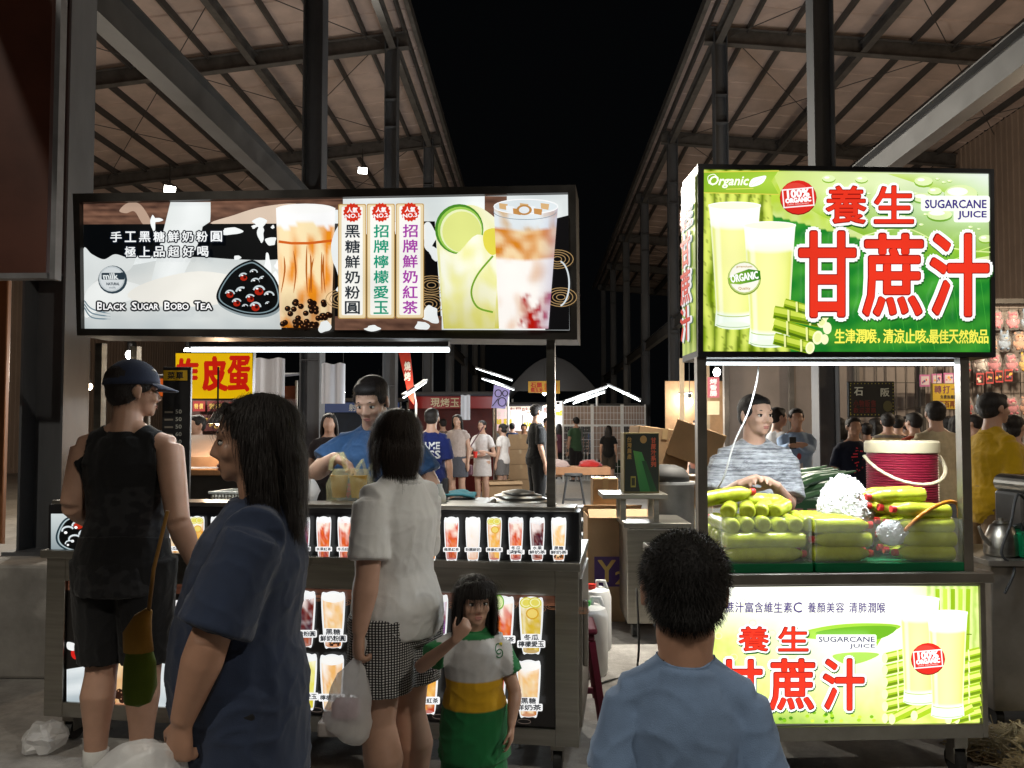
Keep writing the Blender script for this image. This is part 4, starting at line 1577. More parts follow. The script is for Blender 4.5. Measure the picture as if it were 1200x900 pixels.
# lemon drink
A.grid(513, 246, 592, 387, 18, 28, lambda x, y, u, v: mixc(mixc(lin('f0f0a8'), lin('fdfce0'), min(1, max(0, .5 + nz2(x, y, .06, .05, 3) * 1.3))), lin('c8c028'), max(0, v - .55) * 1.7 + max(0, abs(u - .5) - .4) * 2),
       lambda u, v: (513 + 10 * v + (79 - 14 * v) * u, 268 + 119 * v - 24 * math.sin(u * PI) * (1 - v) ** 3))
A.ell(541, 272, 28, 29, '4a8a28', 0, 28); A.ell(542, 273, 26, 27, '9ccc54', 0, 28); A.ell(543, 274, 24, 25, 'eef4c0', 0, 28); A.ell(544, 275, 22.5, 23.5, 'e2e88a', 0, 28)
for k in range(0): A.line([(544, 275), (544 + 21 * math.cos(k * .7), 275 + 22 * math.sin(k * .7))], 1.1, 'f6f8d8')
A.grid(517, 290, 588, 386, 14, 20, lambda x, y, u, v: mixc(mixc(lin('f4f2a8'), lin('ffffe8'), min(1, max(0, .5 + nz2(x, y, .07, .05, 6) * 1.4))), lin('c4bc20'), max(0, v - .4) * 1.1), lambda u, v: (518 + 6 * v + (68 - 10 * v) * u, 290 + 12 * math.sin(u * 7) * (1 - v) + 96 * v))
A.line(smooth_path([(580, 303), (562, 325), (555, 345), (562, 362), (580, 368)], 6), 2.2, '7aa82c')
A.blob([(570, 275), (585, 272), (592, 290), (580, 302), (570, 292)], 'e8dc50')
# iced milk tea glass
def teac(x, y, u, v):
    if v < .16: c = mixc(lin('e6eef2'), lin('d8b890'), min(1, max(0, nz2(x, y, .09, .1, 2) * 1.6)))
    elif v < .42: c = mixc(lin('f6d8a8'), lin('d88420'), min(1, max(0, .4 + nz2(x, y, .06, .07, 3) * 1.6)))
    else:
        c = mixc(lin('fdf8f2'), lin('e8c4a8'), min(1, max(0, nz2(x, y, .05, .04, 4) * 1.3 + max(0, u - .5) * .6)))
        if v > .70 and u > .45 - .2 * (v - .7): c = mixc(c, lin('b0180c'), min(1, max(0, .9 + nz2(x, y, .12, .1, 5) * 1.4 - (1 - v) * 2)))
    if u > .72: c = mixc(c, lin('8a86b8'), (u - .72) * 1.5)
    return c


A.grid(580, 240, 656, 387, 20, 32, teac, lambda u, v: (581 + 6 * v + (74 - 17 * v) * u, 246 + 141 * v + (1 - abs(2 * u - 1)) * 5 * (1 - v)))
A.ell(618, 246, 37, 8, 'dfe8ec'); A.ring(618, 246, 37, 8.4, 1.1, 'ffffff'); A.ring(617, 252, 36, 9, .7, '8a98a4', 0, 180)
for k in range(7): A.poly([(592 + k * 8 + dx * 5, 246 + (k % 3) * 3 + dy * 4) for dx, dy in ((-1, -1), (1, -.7), (.8, 1), (-.9, .6))], ('d8b07c', 'f2f6f8', 'c89050')[k % 3])
A.ell(616, 250, 9, 6, 'c08a4c'); A.ell(616, 250, 6, 4, 'e8eef2')
A.ring(656, 335, 12, 26, 1.8, 'd4dce0', -80, 80, 16)
A.obj('printed_face', print_mat('lit fascia print', .95), sign)

# ---- artwork: menu strip on the counter
PT = Plane(LC(0, .0015, 0), LC(1, .0015, 0))
A = Art(PT)
zz = [(58, 601), (677, 602), (676, 656), (58, 652)]
A.poly(zz, '050506')
A.grid(60, 602, 112, 650, 10, 8, lambda x, y, u, v: mixc(lin('c8d0d0'), lin('7d8c92'), v))
bo = [(66, 625), (76, 608), (95, 603), (112, 606), (122, 622), (120, 640), (105, 648), (82, 646), (68, 638)]
A.blob(bo, '20343c'); A.blob([(94 + (x - 94) * .92, 626 + (y - 626) * .92) for x, y in bo], 'a8b8bc'); A.blob([(94 + (x - 94) * .86, 626 + (y - 626) * .86) for x, y in bo], '040506')
for cx, cy, r, red in ((80, 622, 7, 0), (92, 616, 7, 1), (88, 632, 7, 0), (100, 626, 7, 0), (98, 639, 7, 1), (110, 632, 6, 1), (82, 637, 5, 0)):
    if red: A.ell(cx, cy, r * .8, r * .6, 'b02a14', n=10)
    A.ring(cx, cy, r, r * .7, r * .3, 'cfd8dc', 170, 330, 8)
    A.ell(cx - r * .4, cy + r * .3, r * .3, r * .25, 'ffffff', n=6)
names = ['黑糖鮮奶', '招牌紅茶', '檸檬愛玉', '冬瓜鮮奶', '檸檬綠茶', '多多綠茶', '仙草凍飲', '百香紅茶', '仙草凍飲', '粉圓紅茶', '水果紅茶', '冬瓜紅茶', '烏龍奶茶', '鮮奶紅茶', '檸檬粉圓', '檸檬紅茶', '蘋果紅茶', '粉圓鮮奶', '檸檬紅茶', '冬瓜茶', '水果鮮奶茶', '黑糖鮮奶茶']
kinds = ['boba', 'tea', 'lemon', 'milk', 'orange', 'lemon', 'dark', 'tea', 'dark', 'grape', 'tea', 'tea', 'milk', 'white', 'tea', 'orange', 'tea', 'white', 'orange', 'tea', 'cola', 'boba']
tops = ['foam', 'ice', 'lemon', 'foam', 'lemon', 'ice', 'ice', 'ice', 'ice', 'ice', 'ice', 'ice', 'foam', 'foam', 'ice', 'lemon', 'ice', 'foam', 'lemon', 'ice', 'ice', 'foam']
for i in range(22):
    x = 656 - 24.9 * (21 - i)
    k = kinds[i]
    cup(A, x, 611, 15.5, 42, k, True, k == 'boba', names[i] if len(names[i]) == 4 else names[i][:2] + '/' + names[i][2:], seed=i, top=tops[i], lines=1 if len(names[i]) == 4 else 2)
A.obj('printed_face', print_mat('lit menu strip print', 1.0), strip_box)

# ---- artwork: lower menu
PM = Plane(LC(0, .006, 0), LC(1, .006, 0))
A = Art(PM)
mq = [PM.hit(78, 680), PM.hit(651, 687), PM.hit(651, 845), PM.hit(78, 831)]
lm = MB()
lbox(lm, u0 + .001, u1 - .001, .007, .029, zb0 + .001, zt - .001); 
menu_box = lm.obj('menu_panel', M['black_frame'], tea)
U0, U1, Z0, Z1 = u0 + .004, u1 - .004, zb0 + .004, zt - .004
Am = Art(PM, mapf=lambda x, y: (x, y))
Am.poly([(U0, Z0), (U1, Z0), (U1, Z1), (U0, Z1)], '0a0807')
Am.grid(U0, Z1 - .045, U1, Z1, 90, 5, lambda x, y, u, v: mixc(lin('2a1610'), lin('6a4230'), min(1, max(0, .4 + nz2(x, y, 6, 90, 1) * .5 + nz2(x, y, 25, 200, 2) * .4))))
for i in range(26):
    cx = U0 + .9 + i * .065
    for k in range(2): Am.ring(cx, Z1 - .05 + .01 * math.sin(i * 2.2), .02 + .012 * k, .007 + .006 * k, .0016, '8a5c40', n=14)
    if i % 3 == 0: Am.ring(cx, Z0 + .02, .03, .01, .002, '6a5c54', n=12)
A.k = Am.k + .0002
# left third of the panel: a large drink, ribbon and spilled milk
A.grid(79, 760, 200, 831, 20, 12, lambda x, y, u, v: mixc(lin('dfe6e8'), lin('a8b6bc'), min(1, max(0, nz2(x, y, .03, .05) + .4 * v))), lambda u, v: (79 + 230 * u, 832 - (62 - 40 * abs(u - .35)) * (1 - v) + 3 * u))
A.line(smooth_path([(80, 828), (100, 834), (140, 836)], 5), 1.2, '4a5a60')
A.grid(98, 690, 112, 760, 5, 12, lambda x, y, u, v: mixc(lin('f4f2ea'), lin('e0a030'), v * .9), lambda u, v: (97 + 6 * v + (15 - 10 * v) * u, 688 + 72 * v))
A.ell(104, 694, 8, 7, 'eef2f2')
A.blob([(84, 764), (90, 756), (108, 752), (122, 756), (120, 768), (100, 770), (88, 772)], 'd01c14')
A.blob([(80, 752), (90, 755), (88, 762), (80, 760)], 'f4f6f6')
cup(A, 138, 704, 62, 124, 'boba', False, True, seed=5, top='foam')
cup(A, 225, 706, 58, 122, 'cola', False, True, seed=9, top='ice')
A.rect(255, 700, 330, 722, '160c08', 2)
A.htext('黑糖鮮奶', 262, 703, 62, 14, 'f0d8a0', .3, 3)
n1 = ['黑糖粉圓', '黑糖/鮮奶粉圓', '冬瓜紅茶', '鮮奶綠茶', '粉圓奶茶', '檸檬蘋果', '水果紅茶', '冬瓜/檸檬愛玉']
k1 = ['cola', 'boba', 'tea', 'white', 'grape', 'orange', 'tea', 'gold']
n2 = ['檸檬愛玉', '檸檬多多', '仙草凍飲', '紅茶拿鐵', '檸檬紅茶', '百香綠茶', '冬瓜粉圓', '黑糖/鮮奶茶']
k2 = ['lemon', 'milk', 'dark', 'orange', 'orange', 'lemon', 'tea', 'boba']
t1 = ['ice', 'foam', 'ice', 'foam', 'ice', 'lemon', 'lime', 'lemon']
t2 = ['lime', 'foam', 'ice', 'foam', 'lemon', 'ice', 'ice', 'foam']
for i, (x, x2) in enumerate(zip((357, 392, 430, 470, 513, 551, 590, 624), (359, 391, 428, 465, 502, 541, 581, 621))):
    yy = 700 + i * .75
    cup(A, x, yy, 25, 55, k1[i], True, k1[i] == 'boba', n1[i], seed=i, top=t1[i], lines=2 if '/' in n1[i] else 1)
    cup(A, x2, yy + 73, 25, 55, k2[i], True, False, n2[i], seed=i + 20, top=t2[i], lines=2 if '/' in n2[i] else 1)
mm = print_mat('lit lower menu print', .95)
Am.mb.v += A.mb.v; bq = len(Am.mb.c); Am.mb.f += [[i + bq for i in f] for f in A.mb.f]; Am.mb.c += A.mb.c; Am.mb.m += A.mb.m
Am.obj('printed_face', mm, menu_box)
# ------------------------------------------------------------------ right stall: sugarcane juice cart
AX2 = G(824, 685, 3.40); BX2 = G(1153, 685, 3.50)
fx = Vector((BX2.x - AX2.x, BX2.y - AX2.y, 0)); RL = fx.length; fx.normalize()
fy = Vector((-fx.y, fx.x, 0))
R0 = Vector((AX2.x, AX2.y, 0))
MRC = Matrix((fx, fy, Vector((0, 0, 1)))).transposed().to_4x4()


def RC(u, w_, z): return R0 + fx * u + fy * w_ + Vector((0, 0, z))


def rbox(mb, u0, u1, w0, w1, z0, z1, bev=0):
    mb.box(RC((u0 + u1) / 2, (w0 + w1) / 2, (z0 + z1) / 2), (abs(u1 - u0), abs(w1 - w0), abs(z1 - z0)), MRC, bev)
    return mb


jc = thing('sugarcane_juice_cart', 'stainless sugarcane juice cart with lit green sign and glowing panel below', 'food cart', R0, math.atan2(fx.y, fx.x))
PJ = Plane(RC(0, 0, 0), RC(1, 0, 0))
ja, jz1 = PJ.hit(836, 688); jb, jz0 = PJ.hit(1146, 847)
ja = .03; jb = RL - .025
b = MB()
rbox(b, 0, ja, -.01, .62, .18, .855); rbox(b, jb, RL, -.01, .62, .18, .855)
rbox(b, ja, jb, -.01, .62, .18, jz0); rbox(b, ja, jb, -.01, .62, jz1, .855); rbox(b, ja, jb, .03, .61, jz0, jz1)
b.obj('cabinet', M['stainless_dark'], jc, bevel=.003)
b = MB(); rbox(b, -.05, RL + .03, -.03, .98, .857, .905, .005); b.obj('counter_top', M['stainless_dark'], jc)
for u, w_ in ((.10, .06), (RL - .10, .06), (.10, .55), (RL - .10, .55)):
    b = MB(); rbox(b, u - .03, u + .03, w_ - .03, w_ + .03, .12, .18); rbox(b, u - .03, u - .024, w_ - .02, w_ + .04, .05, .12); rbox(b, u + .024, u + .03, w_ - .02, w_ + .04, .05, .12)
    c = b.obj('caster', M['stainless_dark'], jc)
    b = MB(); b.cyl(RC(u - .02, w_ + .015, .055), RC(u + .02, w_ + .015, .055), .053, n=20); b.obj('wheel', M['rubber'], c)
for px, w_ in ((823, .0), (1132, .0)):
    u = PJ.hit(px, 500)[0]
    b = MB(); rbox(b, u - .021, u + .021, w_ - .0, w_ + .042, .906, 1.855); b.obj('post', M['stainless_dark'], jc)


def quadR(pl_, pts): return [pl_.at(*pl_.hit(*p)) for p in pts]


oq = quadR(PJ, [(817, 193), (1163, 199), (1165, 419), (817, 419)])
iq = quadR(PJ, [(824, 199), (1158, 204), (1160, 413), (823, 412)])
dn = -fy * .012; bk = fy * .24
b = MB()
vs = [p + dn for p in oq] + [p + dn for p in iq] + [p + fy * .004 for p in iq] + [p + bk for p in oq]
fs = []
for i in range(4):
    j = (i + 1) % 4
    fs += [(i, j, 4 + j, 4 + i), (4 + i, 4 + j, 8 + j, 8 + i), (i, 12 + i, 12 + j, j)]
fs += [(12, 13, 14, 15)]
b.add(vs, fs)
sign2 = b.obj('box_sign', M['black_frame'], jc)
# tubes under the sign
for k, w_ in enumerate((.11,)):
    p0, p1 = RC(.04, w_, 1.846), RC(RL - .04, w_, 1.846)
    h = MB(); h.bar(p0, p1, .04, .006); h = h.obj('tube_housing', M['lamp_body'], jc)
    t_ = MB(); t_.cyl(p0 - Vector((0, 0, .012)), p1 - Vector((0, 0, .010)), .006, n=10); t_.obj('lamp_tube', M['tube'], h)
    lamp('AREA', 'tube light', (p0 + p1) / 2 - Vector((0, 0, .0175)), 30, (.9, .96, 1), (RL - .08, .008), None, jc)

PJS = Plane(RC(0, -.001, 0), RC(1, -.001, 0))


def leafbg(x, y, u, v):
    n = nz2(x, y, .03, .03, 1) * .5 + nz2(x, y, .1, .1, 2) * .25
    d = (y - 250) - (x - 900) * .26          # diagonal edge of the big leaf
    if x < 905 + (y - 250) * .12 and d > -60 or x < 900:
        s = math.sin(x * .42 + nz2(x, y, .02, .02, 7) * 2.5)
        c = mixc(lin('7f9c14'), lin('d8e468'), min(1, max(0, .5 + .45 * s + n)))
        if abs(((y + nz2(x, 0, .09, 1, 4) * 60) % 38) - 19) < 1.6: c = mixc(c, lin('5c6c10'), .6)
        if s < -.8: c = mixc(c, lin('3c5010'), .6)
        return c
    if d < 0:
        c = mixc(lin('b4d040'), lin('e8f0c0'), min(1, max(0, .45 + n + (x - 1000) / 400)))
        return c
    c = mixc(lin('1a7a28'), lin('4aa834'), min(1, max(0, .25 + n + .25 * math.sin((x * .25 + y) * .22))))
    return mixc(c, lin('0c5c1c'), min(1, max(0, (y - 330) / 130)) * .5)


A = Art(PJS)
A.grid(823, 198, 1160, 414, 150, 96, leafbg, lambda u, v: (824 - u * 0 + (335 + v) * u, 199 + 5 * u + (214 - 4 * u) * v))
# upper light leaf with dew
A.poly([(905, 201), (1158, 204), (1159, 300), (1100, 310), (1010, 275), (960, 252), (915, 225)], 'a8c83c', ['c8dc70', 'dfe9d8', '8cb838', '58a430', '88b830', 'a8c840', 'cfe080'])
A.poly([(1040, 204), (1158, 204), (1159, 250), (1105, 225)], 'dce8d0', ['c0d868', 'e8f0ea', 'b4d470', 'a8cc50'])
rn = random.Random(11)
for i in range(46):
    x, y = 950 + rn.random() * 205, 205 + rn.random() * 75
    r = 1.5 + 6 * rn.random() ** 2
    if y > 215 + (x - 930) * .35: continue
    A.ell(x, y + r * .25, r * 1.5, r * .8, '84b030', n=12); A.ell(x, y, r * 1.45, r * .75, 'dcecb0', n=12); A.ell(x - r * .4, y - r * .2, r * .6, r * .25, 'fafdf0', n=8)
for x, y, rx, ry in ((1125, 228, 20, 12), (1140, 250, 14, 9), (1080, 232, 12, 6), (1100, 252, 15, 7), (1000, 222, 9, 5)):
    A.ell(x, y + 1.5, rx, ry, '6ca02c'); A.ell(x, y, rx * .97, ry * .9, 'd4e4a8'); A.ell(x - rx * .2, y - ry * .25, rx * .6, ry * .4, 'f4f8ea')
A.line(smooth_path([(1010, 277), (1060, 268), (1110, 290), (1159, 296)], 6), 1.4, 'd8e89c')
A.line([(1095, 312), (1159, 290)], 1.0, 'c8e080')
for i in range(9): A.line([(1010 + i * 17, 290 + i * 3), (1030 + i * 16, 410)], .7, '3c9c34')
# ribbon "Organic"
A.poly([(823, 202), (912, 200), (903, 213), (912, 229), (823, 227)], '8cb42c', ['7aa820', '9cc438', 'a8cc44', '94bc34', '84ac28'])
A.poly([(823, 202), (912, 200.5), (912, 201.6), (823, 203)], 'd8c850'); A.poly([(823, 226), (912, 228), (912, 229), (823, 227)], 'd8c850')
A.text('Organic', 830, 207, 46, 14, 'f8fbe8', .35, slant=.28)
A.line(smooth_path([(830, 216), (829, 208), (836, 205), (841, 210)], 5), .8, 'f8fbe8')
A.blob([(877, 219), (880, 211), (888, 208), (897, 207), (893, 215), (884, 219)], 'ffffff', 4); A.line([(878, 219), (893, 209)], .5, 'b8d070')
A.line([(850, 222.4), (882, 221.6)], .9, 'd8d860')


# glasses
def glass(A, x, y, wt, wb, h, foam, warm=0):
    def fn(px, py, u, v):
        e = abs(u - .5) * 2
        if v < foam: c = mixc(lin('fdfef6'), lin('e4eeb0'), max(0, v / foam - .6))
        else:
            c = mixc(lin('e2ea70'), lin('f4f4a4'), .5 + .5 * math.cos((u - .45) * 4.2))
            c = mixc(c, lin('c2cc2c'), max(0, e - .72) * 1.6)
        if v > .88: c = mixc(lin('dfeedd'), lin('fafff6'), u)
        if .08 < u < .17: c = mixc(c, (1, 1, 1), .4)
        if e > .93: c = mixc(c, lin('f4f8e8'), .7)
        return c
    A.grid(x, y, x + 1, y + 1, 18, 30, fn, lambda u, v: (x + (u - .5) * (wt + (wb - wt) * (v ** .8) + (wb * .12 * max(0, v - .86) * 7)), y + h * v + (1 - (2 * u - 1) ** 2) * wt * .05))
    A.ell(x, y + 2, wt / 2, wt * .075, 'f2f6da'); A.ring(x, y + 2, wt / 2, wt * .075, .9, 'ffffff'); A.ell(x, y + h * 1.0, wb * .5, wb * .11, 'e8f2e0')
    A.ring(x, y + h * .9, wb * .5, wb * .09, 1.2, 'b8c878', 10, 170); A.ring(x, y + h * .985, wb * .53, wb * .1, .9, 'a8c090', 10, 170)


glass(A, 860, 240, 61, 41, 142, .20)
glass(A, 901, 263, 61, 44, 140, .22)
# cane pieces
for (x0, y0, x1, y1, r) in ((906, 366, 962, 377, 7.5), (906, 380, 957, 396, 8), (906, 397, 948, 408, 7), (918, 356, 966, 370, 6)):
    dx, dy = x1 - x0, y1 - y0
    A.line([(x0, y0), (x1, y1)], 2 * r, '8aa81c'); A.line([(x0, y0 - r * .35), (x1, y1 - r * .35)], r * .8, 'c8d850'); A.line([(x0, y0 + r * .7), (x1, y1 + r * .7)], r * .4, '4c6c10')
    for t in (.3, .75): A.line([(x0 + dx * t - dy * .02, y0 + dy * t - r), (x0 + dx * t + dy * .02, y0 + dy * t + r)], 2.2, 'e4e89c'); A.line([(x0 + dx * t + 2, y0 + dy * t - r), (x0 + dx * t + 2, y0 + dy * t + r)], .8, '5c7010')
    A.ell(x1, y1, r * .75, r * 1.02, 'f2f2c4', rot=12); A.ell(x1, y1, r * .5, r * .7, 'e4e8a0', rot=12)
A.ell(968, 385, 5, 7, 'f0f2c8'); A.ell(965, 398, 4.5, 6, 'eef0c0')


def stamp(A, x, y, r):
    A.ell(x, y + .6, r * 1.03, r * .97, '7a1010'); A.ell(x, y, r, r * .94, 'd42a20'); A.ell(x - r * .15, y - r * .3, r * .7, r * .5, 'dc4438')
    c, s_ = math.cos(R(-5)), math.sin(R(-5))
    A.poly([(x + dx * c - dy * s_, y + dx * s_ + dy * c) for dx, dy in ((-r * .87, -r * .5), (r * .87, -r * .5), (r * .87, r * .55), (-r * .87, r * .55))], 'f8ecec')
    A.poly([(x + dx * c - dy * s_, y + dx * s_ + dy * c) for dx, dy in ((-r * .8, -r * .43), (r * .8, -r * .43), (r * .8, r * .48), (-r * .8, r * .48))], 'd23026')
    A.text('100%', x - r * .6, y - r * .42, r * 1.2, r * .42, 'ffffff', r * .03, rot=-5)
    A.text('ORGANIC', x - r * .7, y + r * .04, r * 1.4, r * .24, 'ffffff', r * .025, rot=-5)
    A.text('100% ORGANIC', x - r * .6, y + r * .34, r * 1.2, r * .08, 'f4d0cc', 0, rot=-5)


stamp(A, 934, 232, 21)
# round ORGANIC badge
A.ell(871, 327, 19.5, 19.5, '7a9428'); A.ell(871, 326, 19, 19, 'b8c878'); A.ell(871, 326, 17.3, 17.3, 'f2f0e2')
A.poly([(852.5, 327), (862, 321), (876, 316), (889.5, 318), (890, 328), (880, 331), (866, 334), (853.5, 333)], '6a9c28', ['8cb838', '7cac30', '3c8828', '2c7820', '2c7820', '4c9028', '84b034', '94bc3c'])
A.text('ORGANIC', 855, 321, 32, 8.5, 'ffffff', .35, rot=-9)
A.text('premium', 862, 312, 18, 3, 'b89858', .1); A.text('Quality', 864, 337, 14, 4, 'b89858', .1)


def bigtext(A, chars, out='ffffff', red='e03420', ow=4.5, bold=1.6, dark='8c1410', k=1.0):
    for ch, x, y, w_, h in chars:      # soft dark edge, white surround, red face with a lit bevel
        A.text(ch, x + 1.2 * k, y + 2 * k, w_, h, '1c5a1c', bold, ('1c5a1c', ow))
    for ch, x, y, w_, h in chars:
        A.text(ch, x, y, w_, h, out, bold, (out, ow))
    for ch, x, y, w_, h in chars:
        A.text(ch, x, y, w_, h, dark, bold, (dark, .5 * k))
        A.text(ch, x + .5 * k, y + .5 * k, w_ - k, h - k, red, bold * .8)


bigtext(A, [('養', 966, 220, 46, 43), ('生', 1022, 220, 45, 43)], ow=3.4, bold=.9)
bigtext(A, [('甘', 934, 274, 64, 98), ('蔗', 1008, 277, 68, 94), ('汁', 1086, 277, 66, 94)], ow=4.6, bold=2.0)
A.rect(1074, 232, 1154, 250, 'f4f8ee', 3); A.rect(1112, 246, 1154, 263, 'f4f8ee', 3)
A.text('SUGARCANE', 1079, 237, 71, 9.5, '3a2a7c', .35); A.text('JUICE', 1117, 250, 33, 9.5, '3a2a7c', .35)
A.htext('生津潤喉', 974, 387, 48, 16, 'f2ea58', .35, .8); A.htext('清涼止咳', 1030, 387, 49, 16, 'f2ea58', .35, .8); A.htext('最佳天然飲品', 1083, 388, 68, 15.5, 'f2ea58', .35, .6)
A.text(',', 1023, 398, 2.5, 5, 'f2ea58', .3); A.text(',', 1079.3, 398, 2.5, 5, 'f2ea58', .3)
A.obj('printed_face', print_mat('lit juice sign print', 1.12), sign2)
# side face of the sign
ps = Plane(RC(-.0135, .235, 0), RC(-.0135, .01, 0))
ol, zl1 = ps.hit(805, 203); orr, zl0 = ps.hit(815, 415)
zt_, zb_ = (oq[0].z - .03), (oq[3].z + .03)
A = Art(ps, mapf=lambda x, y: (x, y), base=.004)
A.grid(.0, zb_, .225, zt_, 14, 50, lambda x, y, u, v: mixc(lin('7f9c14'), lin('cfe06c'), min(1, max(0, .5 + .4 * math.sin(u * 18) + nz2(x, y, 8, 8)))))
A.poly([(0, zt_ - .12), (.225, zt_ - .02), (.225, zt_), (0, zt_)], '3c5c10')
A.map = lambda x, y: (x, zt_ - y)
H_ = zt_ - zb_
bigtext(A, [('養', .02, .12, .09, .10), ('生', .12, .12, .09, .10), ('甘', .035, .25, .155, .15), ('蔗', .035, .42, .155, .15), ('汁', .035, .59, .155, .15)], ow=.007, bold=.003, k=.002)
sf = A.obj('printed_side', print_mat('lit juice side print', .7), sign2)

# lower panel
PJL = Plane(RC(0, .004, 0), RC(1, .004, 0))


def lowbg(x, y, u, v):
    n = nz2(x, y, .05, .05, 1) * .4 + nz2(x, y, .16, .16, 3) * .3
    c = mixc(lin('b8d81c'), lin('e8f088'), min(1, max(0, .5 + n)))
    glow = math.exp(-(((x - 1010) / 115) ** 2 + ((y - 735) / 75) ** 2))
    c = mixc(c, lin('fcffe6'), min(1, glow * 1.15))
    top = max(0, 1 - (y - 688) / 60) * max(0, min(1, (1085 - x) / 60))
    c = mixc(c, lin('fdfff2'), min(1, top * 1.3))
    if y > 820: c = mixc(c, lin('5c9c10'), min(.75, (y - 820) / 26 * (.6 + n)) * max(0, min(1, (1060 - x) / 150)))
    if x > 1085 and y < 775: c = mixc(c, lin('8cb41c'), .4 + .3 * math.sin(x * .7 + n * 3))
    return c


A = Art(PJL, base=.0005)
a_, b_ = ja, jb
x0, x1 = 831, 1148
A.grid(831, 687, 1148, 848, 130, 66, lowbg)
for cx, cy in ((845, 720), (870, 705), (842, 745), (905, 742), (860, 770), (842, 790), (925, 760), (882, 730)):
    A.ring(cx, cy, 4, 3.6, 1.0, 'eef6b0', n=12)
for i in range(40):
    x, y = 835 + rn.random() * 190, 828 + rn.random() * 18
    A.ell(x, y, 2.4, 2, ('c8e04c', '7cb418', 'a4cc2c', '4c8c10')[i % 4], n=8)
A.blob([(930, 745), (965, 734), (1010, 730), (1055, 733), (1035, 745), (1020, 762), (985, 752)], '9ccc3c'); A.blob([(955, 742), (1000, 734), (1050, 735), (1022, 750)], '6cac24')
A.blob([(975, 768), (1000, 764), (1030, 766), (1010, 776), (990, 778)], 'a8d458')
for i in range(5): A.line([(1098 + i * 9, 690), (1100 + i * 8, 790)], 5, ('98bc24', 'bcd84c', '88ac18', 'b0d040', '94b820')[i]); A.line([(1096 + i * 9, 715 + i * 7), (1102 + i * 9, 715 + i * 7)], 1.2, '647c10'); A.line([(1096 + i * 9, 752 + i * 5), (1102 + i * 9, 752 + i * 5)], 1.2, '647c10')
for i in range(6):
    y = 768 + i * 14
    for x0_, x1_, r in ((1036, 1066, 6), (1120, 1148, 6.5)):
        A.line([(x0_, y + 3), (x1_, y - 4)], 2 * r, 'a4c424'); A.line([(x0_, y + 1), (x1_, y - 6)], r * .7, 'dce87c'); A.line([(x0_, y + 7), (x1_, y)], r * .5, '6c8c14')
        A.line([((x0_ + x1_) / 2, y - 7), ((x0_ + x1_) / 2 + 1, y + 6)], 1.6, 'eef0b0')
        A.ell(x0_, y + 3, 3.5, r, 'f0f2b8')
for x0_, y0_ in ((1044, 842), (1070, 838), (1110, 842)):
    A.line([(x0_, y0_), (x0_ + 28, y0_ - 14)], 11, 'a4c424'); A.line([(x0_, y0_ - 2), (x0_ + 28, y0_ - 16)], 4, 'dce87c'); A.ell(x0_, y0_, 4, 6, 'f0f2b8')
glass(A, 1076, 700, 47, 34, 122, .22)
glass(A, 1109, 716, 47, 35, 122, .20)
stamp(A, 1086, 771, 19.5)
A.htext('甘蔗汁富含維生素C', 838, 705, 100, 12, '4a3a78', .25, 1.5); A.htext('養顏美容', 945, 705, 42, 12, '4a3a78', .2, 1.5); A.htext('清肺潤喉', 993, 705, 42, 12, '4a3a78', .2, 1.5)
bigtext(A, [('養', 864, 733, 34, 28), ('生', 910, 733, 34, 28)], ow=2.6, bold=.6)
bigtext(A, [('甘', 839, 771, 50, 56), ('蔗', 899, 770, 51, 58), ('汁', 961, 770, 46, 58)], ow=3.2, bold=1.3)
A.rect(952, 741, 1022, 751, 'fdfff4', 2); A.rect(988, 750, 1022, 759, 'fdfff4', 2)
A.text('SUGARCANE', 955, 743.5, 65, 6, '4a4a6c', .2); A.text('JUICE', 991, 752, 29, 5.5, '4a4a6c', .2)
lp = MB(); rbox(lp, ja + .001, jb - .001, .005, .028, jz0 + .001, jz1 - .001); lp = lp.obj('light_panel', M['white_plastic'], jc)
A.obj('printed_face', print_mat('lit juice panel print', 1.4), lp)

# ------------------------------------------------------------------ things on the juice counter
M['acrylic'] = film_mat('clear acrylic', (.85, .9, .85), .05, .86, bump=.02)
M['green_band'] = mat('green band', (.0, .17, .06), .4, var=.1)
M['juice'] = mat('pressed cane juice in clear plastic', (.58, .64, .06), .2, var=.22, scale=18, coat=.6, sss=.5, bump=.12, bscale=60)
M['juice2'] = mat('frosted cane juice bottle', (.62, .66, .12), .28, var=.15, scale=25, coat=.4, sss=.35, bump=.15, bscale=60)
for k_ in ('juice', 'juice2'):
    M[k_].node_tree.nodes['Principled BSDF'].inputs['Subsurface Radius'].default_value = (.05, .05, .012)
M['cap'] = mat('red bottle cap', (.65, .035, .03), .35, var=.08)


def bottle(label):
    t = thing('juice_bottle', label, 'bottle', (0, 0, 0), 0, 'sugarcane juice bottles on ice')
    b = MB(); r = .036
    prof = [(.001, -.133), (.024, -.134), (.033, -.128), (r, -.118), (r, -.07), (r * .965, -.062), (r, -.054), (r, .0), (r * .965, .008), (r, .016), (r, .062), (.033, .082), (.024, .103), (.0145, .118), (.0138, .128), (.001, .129)]
    b.lathe(prof, None, 20); b.obj('bottle_body', M['juice'], t, world=False, angle=50)
    c = MB(); c.lathe([(.001, .124), (.0165, .124), (.0165, .142), (.0145, .145), (.001, .145)], None, 18); c.obj('cap', M['cap'], t, world=False, angle=40)
    return t


BOT = [None]
GW = {'front': 'juice bottle lying in the front clear bin, bottom end outward'}


